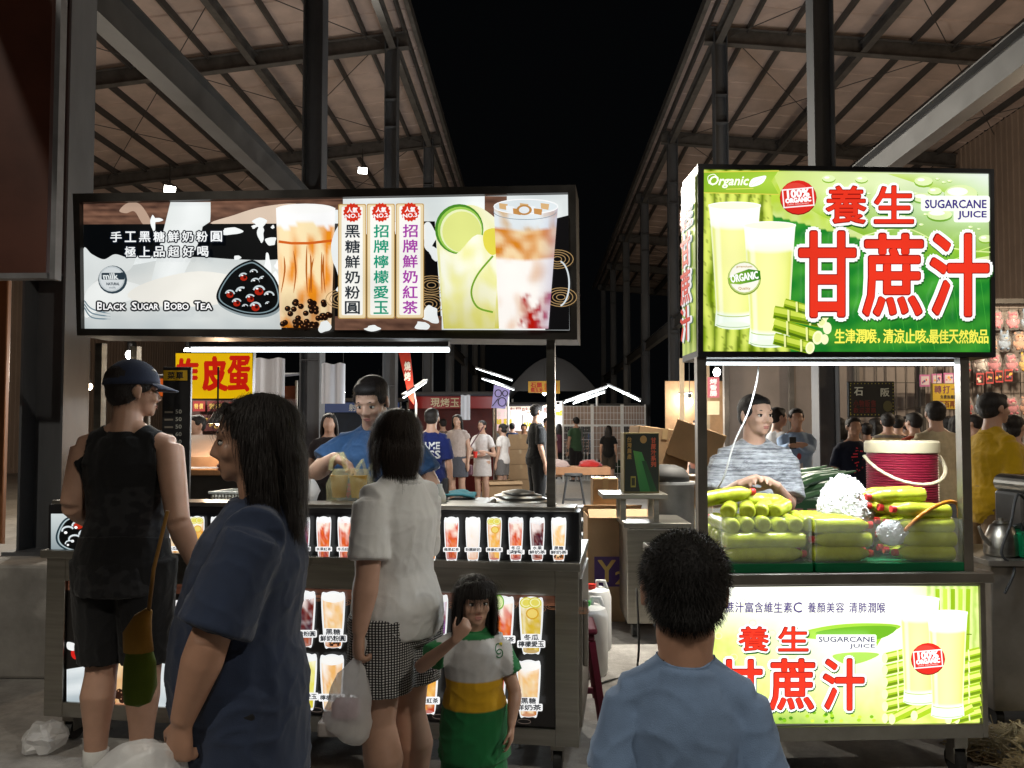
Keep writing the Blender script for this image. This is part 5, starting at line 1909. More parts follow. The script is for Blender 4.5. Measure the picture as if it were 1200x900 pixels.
def put_bottle(u, w_, z, ang, label, tilt=0.0):
    """ang: turn of the bottle's neck in the counter plane, 0 = neck to the right"""
    if BOT[0] is None:
        BOT[0] = bottle(label); o = BOT[0]
    else:
        o = dup(BOT[0])
    m = Matrix.Translation(RC(u, w_, z)) @ MRC @ Matrix.Rotation(ang, 4, 'Z') @ Matrix.Rotation(-tilt, 4, 'Y') @ Matrix.Rotation(PI / 2, 4, 'Y') @ Matrix.Rotation(random.random() * 6, 4, 'Z')
    o.matrix_basis = m
    o['label'] = label
    return o


def Ju(px): return PJ.hit(px, 620)[0]


bins = []
for (a, c, lb) in ((846, 952, 'clear acrylic bin with green base holding juice bottles in front of the young vendor'), (957, 1129, 'clear acrylic bin with green base below the ice heap and red cooler')):
    ua, ub = Ju(a), Ju(c)
    t = thing('acrylic_bin', lb, 'bin', RC((ua + ub) / 2, .2, .906), math.atan2(fx.y, fx.x), 'clear bins on the juice counter')
    b = MB(); th = .004
    zt2 = 1.15 if a < 900 else 1.135
    rbox(b, ua, ub, .006, .006 + th, .945, zt2); rbox(b, ua, ua + th, .0105, .42, .945, zt2); rbox(b, ub - th, ub, .0105, .42, .945, zt2); rbox(b, ua + th, ub - th, .416, .42, .945, zt2)
    b.obj('clear_wall', M['acrylic'], t)
    b = MB(); rbox(b, ua - .002, ub + .002, .002, .43, .906, .944, .002); b.obj('green_base', M['green_band'], t)
    bins.append((ua, ub))
uA, uB = bins[0]; vA, vB = bins[1]
LB = ('juice bottle in the left bin lying with its round bottom to the front', 'juice bottle lying lengthwise low in the left bin', 'juice bottle lying lengthwise in the right bin beside the loose ice', 'juice bottle stacked lengthwise at the right end of the right bin', 'juice bottle lying on top of the pile in front of the young vendor', 'juice bottle lying on top of the right bin beside the red cooler')
# left bin: lengthwise layers, then bottoms outward on top
for lay, z in enumerate((.980, 1.044)):
    for k in range(2):
        for w_ in (.05, .125, .2, .275, .35):
            put_bottle(uA + .15 + k * (uB - uA - .30) + random.uniform(-.008, .008), w_, z + random.uniform(-.003, .003), 0 if (k + lay) % 2 else PI, LB[1])
for k in range(6):
    put_bottle(uA + .05 + k * .074, .16 + .01 * (k % 2), 1.110 + .004 * (k % 3), PI / 2 + random.uniform(-.12, .12), LB[0], .04)
for k in range(4):
    put_bottle(uA + .10 + k * .08, .19, 1.172, PI / 2 + random.uniform(-.3, .1) - .35, LB[0], .05)
put_bottle(Ju(868), .20, 1.226, .10, LB[4], .14)
put_bottle(Ju(925), .27, 1.195, .35, LB[4], -.08)
# right bin
for lay, z in enumerate((.980, 1.044, 1.106)):
    for w_ in (.05, .125, .2, .275, .35):
        put_bottle(vA + .135 + random.uniform(-.006, .012), w_, z, PI if lay % 2 else 0, LB[2])
        put_bottle(vB - .145 + random.uniform(-.01, .008), w_, z, PI, LB[3], .02)
for w_, z in ((.06, 1.168), (.14, 1.168), (.22, 1.168), (.30, 1.168)):
    put_bottle(vB - .17 + random.uniform(-.02, .02), w_, z, PI + .05, LB[5], .06)
for w_, z in ((.15, 1.228), (.23, 1.228)):
    put_bottle(vB - .22, w_, z, PI + .02, LB[5], -.03)


def ice_mb(c, r, n, seed, sz=.011, flat=1):
    """a rough white heap: a bumpy hull with many small chips frozen into it"""
    rnd = random.Random(seed); b = MB()
    bm = bmesh.new(); bmesh.ops.create_icosphere(bm, subdivisions=6, radius=1); bm.verts.index_update()
    vs = []
    for q in bm.verts:
        d = q.co
        p = Vector((d.x * r[0], d.y * r[1], d.z * r[2]))
        k = 1 + .09 * math.sin(math.atan2(d.y, d.x) * 5 + 2) * (1 - d.z * d.z) + .05 * noise.noise(p * 30) + .035 * noise.noise(p * 90 + Vector((seed, 0, 0))) + .03 * abs(noise.noise(p * 170))
        vs.append(Vector(c) + p * k)
    b.add(vs, [[v.index for v in f.verts] for f in bm.faces]); bm.free()
    for _ in range(n):
        v = vs[rnd.randrange(len(vs))]
        d = (v - Vector(c))
        if d.z < -.2 * r[2]: continue
        m = Matrix.Rotation(rnd.random() * 6, 4, 'X') @ Matrix.Rotation(rnd.random() * 6, 4, 'Z')
        s_ = sz * rnd.uniform(.5, 1.2)
        b.box(v + d.normalized() * s_ * .1, (s_, s_ * rnd.uniform(.6, 1.2), s_ * rnd.uniform(.5, 1)), m)
    return b


M['ice'] = mat('crushed ice', (.93, .95, .96), .55, var=.04, scale=40, spec=.35)
pi_ = G(989, 560, 3.74); pi_.z = 1.08
place(ice_mb(pi_, (.125, .12, .235), 900, 1, .0085), 'ice_heap', M['ice'], 'heap of crushed ice rising between the two bins', 'ice', kind='stuff')
pi_ = RC(Ju(1052), .045, 1.07)
place(ice_mb(pi_, (.068, .026, .055), 200, 2, .008), 'ice_scatter', M['ice'], 'loose crushed ice spilling among bottles in the right bin', 'ice', kind='stuff')
# orange hose
M['orange'] = mat('orange tube', (.62, .22, .01), .35, var=.1)
hp_ = [G(a, y, d) for a, y, d in ((1060, 622, 3.50), (1072, 610, 3.49), (1088, 598, 3.49), (1104, 590, 3.50), (1116, 588, 3.53), (1123, 593, 3.57), (1124, 606, 3.6))]
b = MB(); b.tube(smooth_path([tuple(p) for p in hp_], 6), .0085, 10)
place(b, 'hose', M['orange'], 'bent orange hose arching over the bottles at the right end', 'hose', smooth=True)
# red cooler
M['cooler_red'] = mat('dark red ribbed plastic', (.24, .012, .035), .38, var=.08, scale=3)
M['cream'] = mat('cream plastic', (.62, .54, .36), .42, var=.08)
cp = G(1057, 560, 4.12); cp.z = 1.012
b = MB(); b.box((cp.x, cp.y + .02, .958), (.42, .34, .10), bev=.006)
place(b, 'steel_box', M['stainless_dark'], 'low steel box under the red drink cooler', 'box')
t = thing('drink_cooler', 'round dark red drink cooler with cream lid and handle behind the ice', 'cooler', cp)
rc = .172; s_ = MB()
prof = [(.001, 0), (rc - .02, 0), (rc - .012, .01)]
for k in range(30): prof += [(rc - .004, .012 + k * .0128), (rc, .016 + k * .0128), (rc, .021 + k * .0128), (rc - .004, .0235 + k * .0128)]
prof += [(rc - .004, .402), (.001, .403)]
s_.lathe(prof, Matrix.Translation(cp), 48); s_.obj('cooler_body', M['cooler_red'], t, angle=30)
l = MB(); l.lathe([(.001, .404), (rc + .006, .404), (rc + .008, .412), (rc + .008, .456), (rc, .466), (rc - .03, .468), (rc - .035, .462), (.001, .462)], Matrix.Translation(cp), 48); l.obj('lid', M['cream'], t, angle=35)
h = MB()
hpts = []
for k in range(15):
    th = PI + PI * k / 14
    dr = Vector((math.cos(th), math.sin(th) * .55 - .02, 0)) * (rc + .022)
    dr.y = math.sin(th) * (rc + .05)
    hpts.append(cp + dr + Vector((0, 0, .385 - .135 * math.sin(PI * k / 14))))
h.loft(hpts, [(.010, .007)] * 15, 10); h.obj('handle', M['cream'], t, smooth=True)
# white cable hanging from the sign
cb = [G(890, 419, 3.78), G(886, 450, 3.78), G(876, 485, 3.8), G(860, 520, 3.85), G(848, 560, 3.9), G(838, 575, 4.0)]
b = MB(); b.tube(smooth_path([tuple(p) for p in cb], 6), .0042, 8)
place(b, 'power_cable', M['white_plastic'], 'white cable hanging from the juice sign in front of the young vendor', 'cable', smooth=True)

# ------------------------------------------------------------------ things on the tea counter
M['basket'] = mat('off white plastic basket', (.62, .62, .56), .5, var=.08)
t = thing('basket', 'off white slotted plastic basket on the tea counter', 'basket', LC(uz(238, 590)[0], .42, .946), math.atan2(ex.y, ex.x))
uc = uz(238, 590)[0] + .0
b = MB()
ua, ub, wa, wb, za, zb_ = uc - .13, uc + .13, .30, .52, 1.05, 1.20
for k in range(15):
    u = ua + (ub - ua) * k / 14; lbox(b, u - .003, u + .003, wa, wa + .004, za, zb_)
for k in range(9):
    z = za + (zb_ - za) * k / 8; lbox(b, ua, ub, wa + .0045, wa + .008, z - .003, z + .003)
lbox(b, ua, ub, wb - .006, wb, za, zb_); lbox(b, ua - .002, ua + .004, wa, wb, za, zb_); lbox(b, ub - .004, ub + .002, wa, wb, za, zb_); lbox(b, ua, ub, wa, wb, za - .006, za)
b.obj('slotted_wall', M['basket'], t)
b = MB(); lbox(b, ua - .012, ub + .012, wa - .012, wa + .006, zb_, zb_ + .014, .003); lbox(b, ua - .012, ub + .012, wb - .006, wb + .012, zb_, zb_ + .014, .003); lbox(b, ua - .012, ua + .006, wa, wb, zb_ + .001, zb_ + .013); lbox(b, ub - .006, ub + .012, wa, wb, zb_ + .001, zb_ + .013); b.obj('rim', M['basket'], t)
b = MB(); lbox(b, ua - .03, ub + .03, wa - .01, wb + .02, .946, 1.043, .004)
place(b, 'steel_tray', M['stainless'], 'low steel box on the tea counter under the plastic basket', 'box')
M['cup_pp'] = film_mat('milky plastic cups', (.8, .8, .8), .3, .35)
q = G(360, 590, 3.98)
t = thing('cup_stack', 'stack of milky plastic cups under a crumpled bag on the tea counter', 'cups', (q.x, q.y, .946))
b = MB()
prof = [(.001, 0), (.032, 0)]
for k in range(12): prof += [(.034 + .001 * k, .10 + .012 * k), (.045, .103 + .012 * k), (.045, .107 + .012 * k)]
prof += [(.044, .25), (.001, .25)]
b.lathe([(r * 1.0, z) for r, z in prof], Matrix.Translation((q.x, q.y, .946)), 24); b.obj('cups', M['cup_pp'], t, angle=40)
b = MB(); b.loft([(q.x, q.y, 1.15), (q.x, q.y, 1.20), (q.x + .01, q.y, 1.24), (q.x + .03, q.y, 1.265)], [.046, .052, .056, .02], 20)
for i, v in enumerate(b.v): b.v[i] = v + Vector((noise.noise(v * 40), noise.noise(v * 40 + Vector((5, 0, 0))), noise.noise(v * 40 + Vector((0, 5, 0))))) * .012
b.obj('wrapper', M['cup_pp'], t, smooth=True)
M['milky'] = film_mat('milky bottle plastic', (.75, .76, .74), .3, .3)
q = G(515, 597, 3.8)
t = thing('bottle', 'milky plastic bottle with pale syrup standing beside the blue cloth', 'bottle', (q.x, q.y, .946))
b = MB(); b.lathe([(.001, 0), (.031, 0), (.034, .006), (.034, .235), (.032, .26), (.018, .295), (.014, .305), (.014, .32), (.001, .321)], Matrix.Translation((q.x, q.y, .946)), 24); b.obj('bottle_body', M['milky'], t, angle=45)
b = MB(); b.lathe([(.001, .003), (.0305, .003), (.0305, .245), (.001, .246)], Matrix.Translation((q.x, q.y, .946)), 20); b.obj('syrup', mat('pale syrup', (.6, .5, .12), .3), t, angle=45)
M['teal'] = mat('teal cloth', (.10, .36, .42), .9, var=.15, bump=.4, bscale=200)
q = G(540, 592, 4.05)
b = MB()
N = 14
vs = []
for s_ in (0, 1):
    for i in range(N + 1):
        for j in range(N + 1):
            x, y = (i / N - .5) * .15, (j / N - .5) * .22
            vs.append((q.x + x + .01 * noise.noise(Vector((y * 9, 0, 3))), q.y + y, 1.195 + .018 * noise.noise(Vector((x * 14, y * 14, 2))) + .012 * math.cos(x * 20) - s_ * .012))
W = N + 1; o_ = W * W
fs = [(i * W + j, (i + 1) * W + j, (i + 1) * W + j + 1, i * W + j + 1) for i in range(N) for j in range(N)]
fs += [tuple(o_ + k for k in f[::-1]) for f in fs]
for i in range(N): fs += [(i * W, o_ + i * W, o_ + (i + 1) * W, (i + 1) * W), (i * W + N, (i + 1) * W + N, o_ + (i + 1) * W + N, o_ + i * W + N), (i, i + 1, o_ + i + 1, o_ + i), (N * W + i, o_ + N * W + i, o_ + N * W + i + 1, N * W + i + 1)]
b.add(vs, fs)
b2 = MB(); lbox(b2, uz(500, 590)[0], uz(560, 590)[0], .24, .56, .946, 1.178, .006)
place(b2, 'ingredient_box', M['stainless'], 'steel ingredient box on the tea counter below the blue cloth', 'box')
place(b, 'folded_cloth', M['teal'], 'folded teal cloth lying on the steel box behind the bottle', 'cloth', smooth=True)
# dome lid of the syrup tub
q = G(607, 590, 4.1)
t = thing('stainless_tub', 'round stainless tub with a stepped dome lid at the right end of the counter', 'tub', (q.x, q.y, .946))
b = MB(); b.lathe([(.001, 0), (.19, 0), (.20, .01), (.20, .185), (.001, .186)], Matrix.Translation((q.x, q.y, .946)), 40); b.obj('tub_body', M['stainless'], t, angle=40)
b = MB(); b.lathe([(.001, .187), (.208, .187), (.21, .192), (.204, .200), (.17, .213), (.165, .222), (.13, .233), (.125, .243), (.09, .252), (.085, .26), (.03, .272), (.001, .273)], Matrix.Translation((q.x, q.y, .946)), 40); b.obj('lid', M['stainless'], t, angle=25)
# ------------------------------------------------------------------ people in front
V = Vector
M['tank'] = cloth('black tank top', (.010, .010, .011), attr=True)
M['shorts_black'] = cloth('black shorts', (.008, .008, .009))
M['navy_tee'] = cloth('dark blue t-shirt', (.022, .033, .066), var=.1)
M['white_tee'] = cloth('white t-shirt', (.70, .70, .69), var=.05)
M['grey_blue'] = cloth('faded blue t-shirt', (.165, .245, .39), var=.12)
M['blue_tee'] = cloth('blue t-shirt', (.028, .075, .175), var=.1)
M['sock'] = cloth('white sock', (.6, .6, .58))
M['shoe_dark'] = mat('dark trainers', (.03, .03, .035), .6)
M['shoe_white'] = mat('pale trainers', (.45, .45, .44), .6)
M['cap_navy'] = cloth('navy cap', (.018, .026, .055))
M['film'] = film_mat('white carrier bag film', (.92, .92, .92), .3, .42, bump=.6, bscale=30)
M['film_yellow'] = film_mat('pale yellow carrier bag film', (.78, .74, .42), .22, .72, bump=.6, bscale=30)


def camo(p):
    n = noise.noise(V((p.x * 40, p.y * 40, p.z * 60)))
    if p.z > .70: return (.008, .008, .009)
    return (.022, .022, .024) if n > .05 else (.010, .010, .012)


# --- man in the cap
q = G(147, 600, 3.40)
cm = person('man in a navy cap and black tank top beside the tea cart', (q.x, q.y, 0), R(2), 1.83, TONE_A, bulk=1.04, sh=1.08, armk=1.15, head=(R(-50), R(4), 0), lean=.03,
            arms={'R': (G(209, 612, 3.28), G(232, 668, 3.42), (.4, .5, -.6), (-.8, .2, -.1)), 'L': (G(84, 592, 3.36), G(124, 622, 3.60), (.6, .6, .1), (.3, -.2, -1))},
            hair='short', top=dict(m=M['tank'], fn=camo, sleeve=0, hem=.445, loose=.010, name='tank_top', wr=.003), bottom=dict(kind='shorts', to=1.02, m=M['shorts_black'], loose=.014),
            shoes=M['shoe_dark'], socks=True, vox=.006, strands=2500)
U, HM, Hf = cm['U'], cm['HM'], cm['H']
c = MB()
for i in range(7):
    pass
vs, fs = [], []
nr, nc = 9, 32
for i in range(nr):
    ph = PI / 2 * (1 - i / (nr - 1))
    for j in range(nc):
        th = 2 * PI * j / nc
        rr = math.cos(ph)
        vs.append(HM @ V((.0525 * rr * math.cos(th), -.004 + .0635 * rr * math.sin(th), .090 + .057 * math.sin(ph) - .012 * (1 - math.sin(ph)) * (1 - math.sin(th)) * .5)))
for i in range(nr - 1):
    for j in range(nc):
        fs.append((i * nc + j, (i + 1) * nc + j, (i + 1) * nc + (j + 1) % nc, i * nc + (j + 1) % nc))
c.add(vs, fs)
cap = c.obj('cap', M['cap_navy'], cm['root'], world=False, smooth=True)
m_ = cap.modifiers.new('s', 'SOLIDIFY'); m_.thickness = .004; m_.offset = 1
b = MB(); n_ = 11
vs = []
for k in (0, 1):
    for i in range(n_):
        th = R(25 + 130 * i / (n_ - 1))
        for rr in (0, .5, 1):
            x, y = .050 * math.cos(th) * (1 + .08 * rr), -.004 + .062 * math.sin(th) + .05 * rr * math.sin(th) ** .7
            vs.append(HM @ V((x, y, .094 - .014 * rr - .10 * x * x * 60 * .1 - k * .003)))
fs = []
o_ = n_ * 3
for i in range(n_ - 1):
    for r_ in range(2):
        a = i * 3 + r_
        fs += [(a, a + 1, a + 4, a + 3), (o_ + a, o_ + a + 3, o_ + a + 4, o_ + a + 1)]
    fs.append((i * 3 + 2, o_ + i * 3 + 2, o_ + i * 3 + 5, i * 3 + 5)); fs.append((i * 3, i * 3 + 3, o_ + i * 3 + 3, o_ + i * 3))
b.add(vs, fs); b.obj('brim', M['cap_navy'], cap, world=False, smooth=True)

# --- woman in dark blue
q = G(286, 640, 2.05)
bw = person('long haired woman in a loose dark blue t-shirt with a white carrier bag', (q.x, q.y, 0), R(104), 1.615, TONE_B, bulk=1.12, belly=.03, armk=1.28, neckf=1.2, hs=1.08, lean=-.085, head=(R(4), R(6), 0),
            arms={'L': (G(246, 748, 1.84), G(213, 846, 1.84), (-.1, .05, -1), (.3, 1, 0)), 'R': (G(250, 735, 2.32), G(238, 800, 2.30), (-.3, 0, -1), (0, -1, 0))},
            hair='long', top=dict(m=M['navy_tee'], sleeve=.92, hem=.365, loose=.020, flare=.006, sl=.024, wr=.0035), bottom=dict(kind='pants', to=1.9, m=M['shorts_black'], loose=.012),
            shoes=M['shoe_dark'], vox=.006, strands=16000, hand_opt={'L': dict(curl=1.0)})
# --- woman in the white t-shirt
q = G(466, 650, 2.95)
ww = person('woman in a white t-shirt and gingham shorts facing the tea vendor', (q.x, q.y, 0), R(58), 1.60, TONE_A, bulk=1.10, belly=.015, armk=1.15, calf=1.12, head=(R(-38), R(6), 0),
            arms={'L': (G(431, 676, 2.76), G(421, 742, 2.72), (-.05, 0, -1), (.8, .5, 0)), 'R': (G(492, 662, 3.18), G(470, 640, 3.36), (-.4, .8, .1), (0, 0, -1))},
            hair='bob', hcol=(.020, .012, .008), top=dict(m=M['white_tee'], sleeve=.78, hem=.478, loose=.014, flare=.010, sl=.016, wr=.0026),
            bottom=dict(kind='shorts', to=.66, m=None, loose=.016, waist=.535), shoes=M['shoe_white'], vox=.006, strands=13000, hand_opt={'L': dict(curl=.95)})


def gingham():
    m = cloth('gingham check', (1, 1, 1), attr=True)
    return m


me = ww['bottom'].data
co = get_co(me)
gm = gingham()
me.materials.clear(); me.materials.append(gm)
# finer mesh is not needed: the check is woven by a shader from cloth coordinates round the hips
uvw = me.attributes.new('weave', 'FLOAT_VECTOR', 'POINT')
a = np.zeros((len(co), 3), np.float32)
ang = np.arctan2(co[:, 1], co[:, 0])
a[:, 0] = ang * .165; a[:, 1] = co[:, 2]
uvw.data.foreach_set('vector', a.ravel())
nt = gm.node_tree
at = nt.nodes.new('ShaderNodeAttribute'); at.attribute_name = 'weave'
sepn = nt.nodes.new('ShaderNodeSeparateXYZ'); nt.links.new(at.outputs['Vector'], sepn.inputs[0])
outs = []
for ax in ('X', 'Y'):
    mu = nt.nodes.new('ShaderNodeMath'); mu.operation = 'MULTIPLY'; mu.inputs[1].default_value = 1 / .0095
    fr = nt.nodes.new('ShaderNodeMath'); fr.operation = 'FRACT'
    gt = nt.nodes.new('ShaderNodeMath'); gt.operation = 'GREATER_THAN'; gt.inputs[1].default_value = .5
    nt.links.new(sepn.outputs[ax], mu.inputs[0]); nt.links.new(mu.outputs[0], fr.inputs[0]); nt.links.new(fr.outputs[0], gt.inputs[0])
    outs.append(gt)
ad = nt.nodes.new('ShaderNodeMath'); nt.links.new(outs[0].outputs[0], ad.inputs[0]); nt.links.new(outs[1].outputs[0], ad.inputs[1])
hv = nt.nodes.new('ShaderNodeMath'); hv.operation = 'MULTIPLY'; hv.inputs[1].default_value = .5; nt.links.new(ad.outputs[0], hv.inputs[0])
rp = nt.nodes.new('ShaderNodeValToRGB')
rp.color_ramp.interpolation = 'CONSTANT'
rp.color_ramp.elements[0].color = (.012, .012, .013, 1)
rp.color_ramp.elements[1].position = .75; rp.color_ramp.elements[1].color = (.62, .62, .60, 1)
e_ = rp.color_ramp.elements.new(.25); e_.color = (.05, .05, .052, 1)
nt.links.new(hv.outputs[0], rp.inputs['Fac'])
nt.links.new(rp.outputs['Color'], nt.nodes['Principled BSDF'].inputs['Base Color'])

# --- little girl
GU = .985 / (.865 + .135 * 1.36)


def polo(p):
    x, y, z = p.x, p.y, p.z
    if z > .818 and abs(x) < .075: return (.02, .16, .05)
    if abs(x) > .148 or (x > .12 and z > .70 and y > .06): return (.02, .17, .055)
    if z > .672: return (.50, .50, .50)
    if z > .560: return (.58, .33, .012)
    return (.012, .155, .045)


q = G(556, 800, 2.86)
gl = person('little girl in a white, yellow and green polo shirt with a hand at her mouth', (q.x, q.y, 0), R(186), .985, TONE_A, hs=1.36, bulk=1.12, belly=.02, armk=1.1, head=(R(10), R(2), 0),
            arms={'R': (G(492, 782, 2.74), G(534, 749, 2.63), (.5, .12, .6), (-.2, .9, -.1)), 'L': (G(604, 812, 2.84), G(599, 850, 2.78), (-.05, -.1, -1), (-1, 0, 0))},
            hair='girl', top=dict(m=cloth('polo shirt', (1, 1, 1), attr=True), fn=polo, sleeve=.62, hem=.355, loose=.022, flare=.012, sl=.03, wr=.0035),
            bottom=dict(kind='skirt', to=.25, m=cloth('green pleated skirt', (.015, .16, .05)), loose=.012, name='skirt'), shoes=M['shoe_white'], vox=.005, strands=11000,
            hand_opt={'R': dict(curl=.75, fs=1.0)})
pp = Plane(gl['root'].matrix_basis @ V((-.065, .3, .70)), gl['root'].matrix_basis @ V((-.165, .3, .70)))


def emblem(A):
    A.ring(.022, .035, .012, .016, .004, '0c5a2c', 20, 300, 12, 10); A.ring(.024, .020, .012, .013, .004, '0c5a2c', -160, 140, 12); A.ell(.03, .05, .006, .005, 'c8b420')


cloth_print(gl, 'top', pp, emblem, 'emblem')
# --- boy with his back to the viewer
q = G(803, 800, 1.55)
by = person('boy with short spiky black hair in a faded blue t-shirt, back to the viewer', (q.x, q.y, 0), R(-7), 1.315, TONE_B, hs=1.29, bulk=.95, sh=.95, armk=.9, neckf=1.05, head=(R(2), R(-2), 0),
            hair='spiky', hcol=(.007, .006, .006), top=dict(m=M['grey_blue'], sleeve=.75, hem=.44, loose=.014, sl=.022, wr=.004, neck=.842, rib=False), bottom=dict(kind='shorts', to=.9, m=M['shorts_black']), shoes=M['shoe_dark'], vox=.005, strands=15000)

# --- tea vendor
q = G(443, 560, 4.22)
tv = person('tea vendor in a blue t-shirt bowing over a yellow bag behind the cart', (q.x, q.y, 0), R(176), 1.83, TONE_C, bulk=1.22, belly=.02, armk=1.14, sh=1.04, neckf=1.2, head=(R(-6), R(27), 0), lean=.08,
            arms={'R': (G(371, 553, 4.12), G(393, 536, 3.94), (.7, -.2, -.35), (.2, -.3, -.9)), 'L': (G(507, 571, 4.14), G(452, 574, 3.93), (-.8, -.15, .12), (-.1, -.2, -.9))},
            hair='short', top=dict(m=M['blue_tee'], sleeve=.70, hem=.46, loose=.016, sl=.022, wr=.005), bottom=dict(kind='pants', to=1.9, m=M['shorts_black']), shoes=M['shoe_dark'], vox=.006, strands=3500,
            hand_opt={'R': dict(curl=.5), 'L': dict(curl=.6)})
mt = tv['root'].matrix_basis
pp = Plane(mt @ V((.15, .6, 1.30)), mt @ V((-.2, .6, 1.30)))


def chest(A):
    A.text('Fuca', -.035, -.03, .105, -.055, 'c8186a', .002, slant=-.3); A.text('CAMP', -.025, -.092, .085, -.030, 'c8186a', .0012, rot=0)
    A.ring(.015, -.078, .075, .034, .003, 'c8186a', 180, 385, 20)


cloth_print(tv, 'top', pp, chest, 'print')
pp = Plane(mt @ V((.26, .5, 1.33)), mt @ V((.16, .5, 1.33)))
cloth_print(tv, 'top', pp, lambda A: A.blob([(0, 0), (.02, .012), (.035, .03), (.022, .026), (.012, .022), (-.004, .012)], 'e8e8e8', 3), 'emblem')

# --- juice vendor
q = G(884, 570, 4.38)


def stripes(p):
    n = noise.noise(V((p.x * 9, p.y * 9, p.z * 260))) + .6 * noise.noise(V((p.x * 50, p.y * 50, p.z * 420)))
    k = min(1, max(0, .5 + n * .95))
    return mixc((.12, .125, .14), (.52, .54, .56), k)


jv = person('young juice vendor with cropped hair in a grey striped t-shirt behind the bottles', (q.x, q.y, 0), R(178), 1.73, TONE_C, bulk=1.0, sh=1.08, neckf=1.0, head=(R(22), R(3), 0), lean=.04,
            arms={'R': (G(838, 588, 4.22), G(868, 567, 4.03), (.85, -.1, .3), (.3, -.5, -.7)), 'L': (G(924, 592, 4.22), G(909, 569, 4.03), (-.85, -.1, .32), (-.3, -.5, -.7))},
            hair='crop', top=dict(m=cloth('striped jersey', (1, 1, 1), attr=True), fn=stripes, sleeve=.85, hem=.46, loose=.018, sl=.026, wr=.005, neck=.826), bottom=dict(kind='pants', to=1.9, m=M['shorts_black']), shoes=M['shoe_dark'], vox=.006, strands=5000,
            hand_opt={'R': dict(curl=.55), 'L': dict(curl=.55)})

# ------------------------------------------------------------------ bags they hold
wl = ww['root'].matrix_basis @ ww['J']['wrL']
top_ = wl + V((-.004, -.005, -.085))
bz = [(-.0, .014, .012), (-.035, .03, .022), (-.08, .058, .04), (-.155, .078, .055), (-.225, .088, .06), (-.255, .082, .055), (-.268, .05, .03)]
carrier_bag([(top_.x - .018 * i / 2, top_.y, top_.z + r[0]) for i, r in enumerate(bz)], [(r[1], r[2]) for r in bz], M['film'], 'carrier_bag', 'white carrier bag with a food box hanging from the hand of the woman in white',
            handles=[[top_ + V((.01, 0, .0)), top_ + V((.02, .01, .05)), top_ + V((.0, .03, .10)), top_ + V((-.015, .01, .05)), top_ + V((-.01, 0, .0))]], seed=3, amp=.010)
bx = MB(); bx.box(top_ + V((-.055, 0, -.235)), (.15, .09, .05), bev=.008)
place(bx, 'food_box', mat('printed paper box', (.42, .38, .36), .5, var=.3, scale=20), 'small paper food box inside the white carrier bag of the woman in white', 'box')
bx = MB(); bx.box(top_ + V((-.04, 0, -.175)), (.09, .07, .06), bev=.012)
place(bx, 'food_pack', mat('pink packet', (.42, .2, .26), .5, var=.3, scale=20), 'pinkish packet lying on the box inside the white carrier bag', 'packet')
wl = bw['root'].matrix_basis @ bw['J']['wrL']
top_ = wl + V((-.01, 0, -.085))
bz = [(.02, .014, .012), (.0, .06, .03), (-.03, .12, .06), (-.09, .155, .085), (-.22, .17, .10), (-.32, .16, .09), (-.35, .08, .05)]
carrier_bag([(top_.x - .022 * i, top_.y, top_.z + r[0]) for i, r in enumerate(bz)], [(r[1], r[2]) for r in bz], M['film'], 'carrier_bag', 'large white carrier bag hanging from the hand of the woman in dark blue',
            handles=[[top_ + V((.01, 0, 0)), top_ + V((.02, .01, .05)), top_ + V((0, .03, .10)), top_ + V((-.015, .01, .05)), top_ + V((-.01, 0, 0))]], seed=9, amp=.014)
# yellow and green bag on her far side
q = G(163, 770, 2.62)
t = thing('shoulder_bag', 'yellow and green cloth bag hanging between the capped man and the woman in blue', 'bag', (q.x, q.y, q.z - .16))
b = MB(); b.loft([(q.x, q.y, q.z - .15), (q.x, q.y, q.z - .10), (q.x, q.y, q.z - .02), (q.x - .005, q.y, q.z + .03)], [(.045, .035), (.058, .045), (.055, .04), (.042, .03)], 16)
for i, v in enumerate(b.v): b.v[i] = v + V((noise.noise(v * 25), noise.noise(v * 25 + V((4, 0, 0))), 0)) * .012
b.obj('green_pocket', cloth('green cloth', (.13, .20, .02)), t, smooth=True)
b = MB(); b.loft([(q.x - .005, q.y, q.z + .02), (q.x - .005, q.y, q.z + .08), (q.x + .01, q.y, q.z + .13), (q.x + .035, q.y, q.z + .16)], [(.055, .035), (.05, .03), (.03, .02), (.012, .01)], 14)
for i, v in enumerate(b.v): b.v[i] = v + V((noise.noise(v * 25), noise.noise(v * 25 + V((4, 0, 0))), 0)) * .012
b.obj('yellow_top', cloth('ochre cloth', (.38, .20, .03)), t, smooth=True)
b = MB(); b.tube([(q.x + .03, q.y, q.z + .15), (q.x + .05, q.y - .01, q.z + .3), (q.x + .10, q.y - .02, q.z + .5)], .007, 8); b.obj('strap', cloth('ochre strap', (.2, .1, .02)), t, smooth=True)
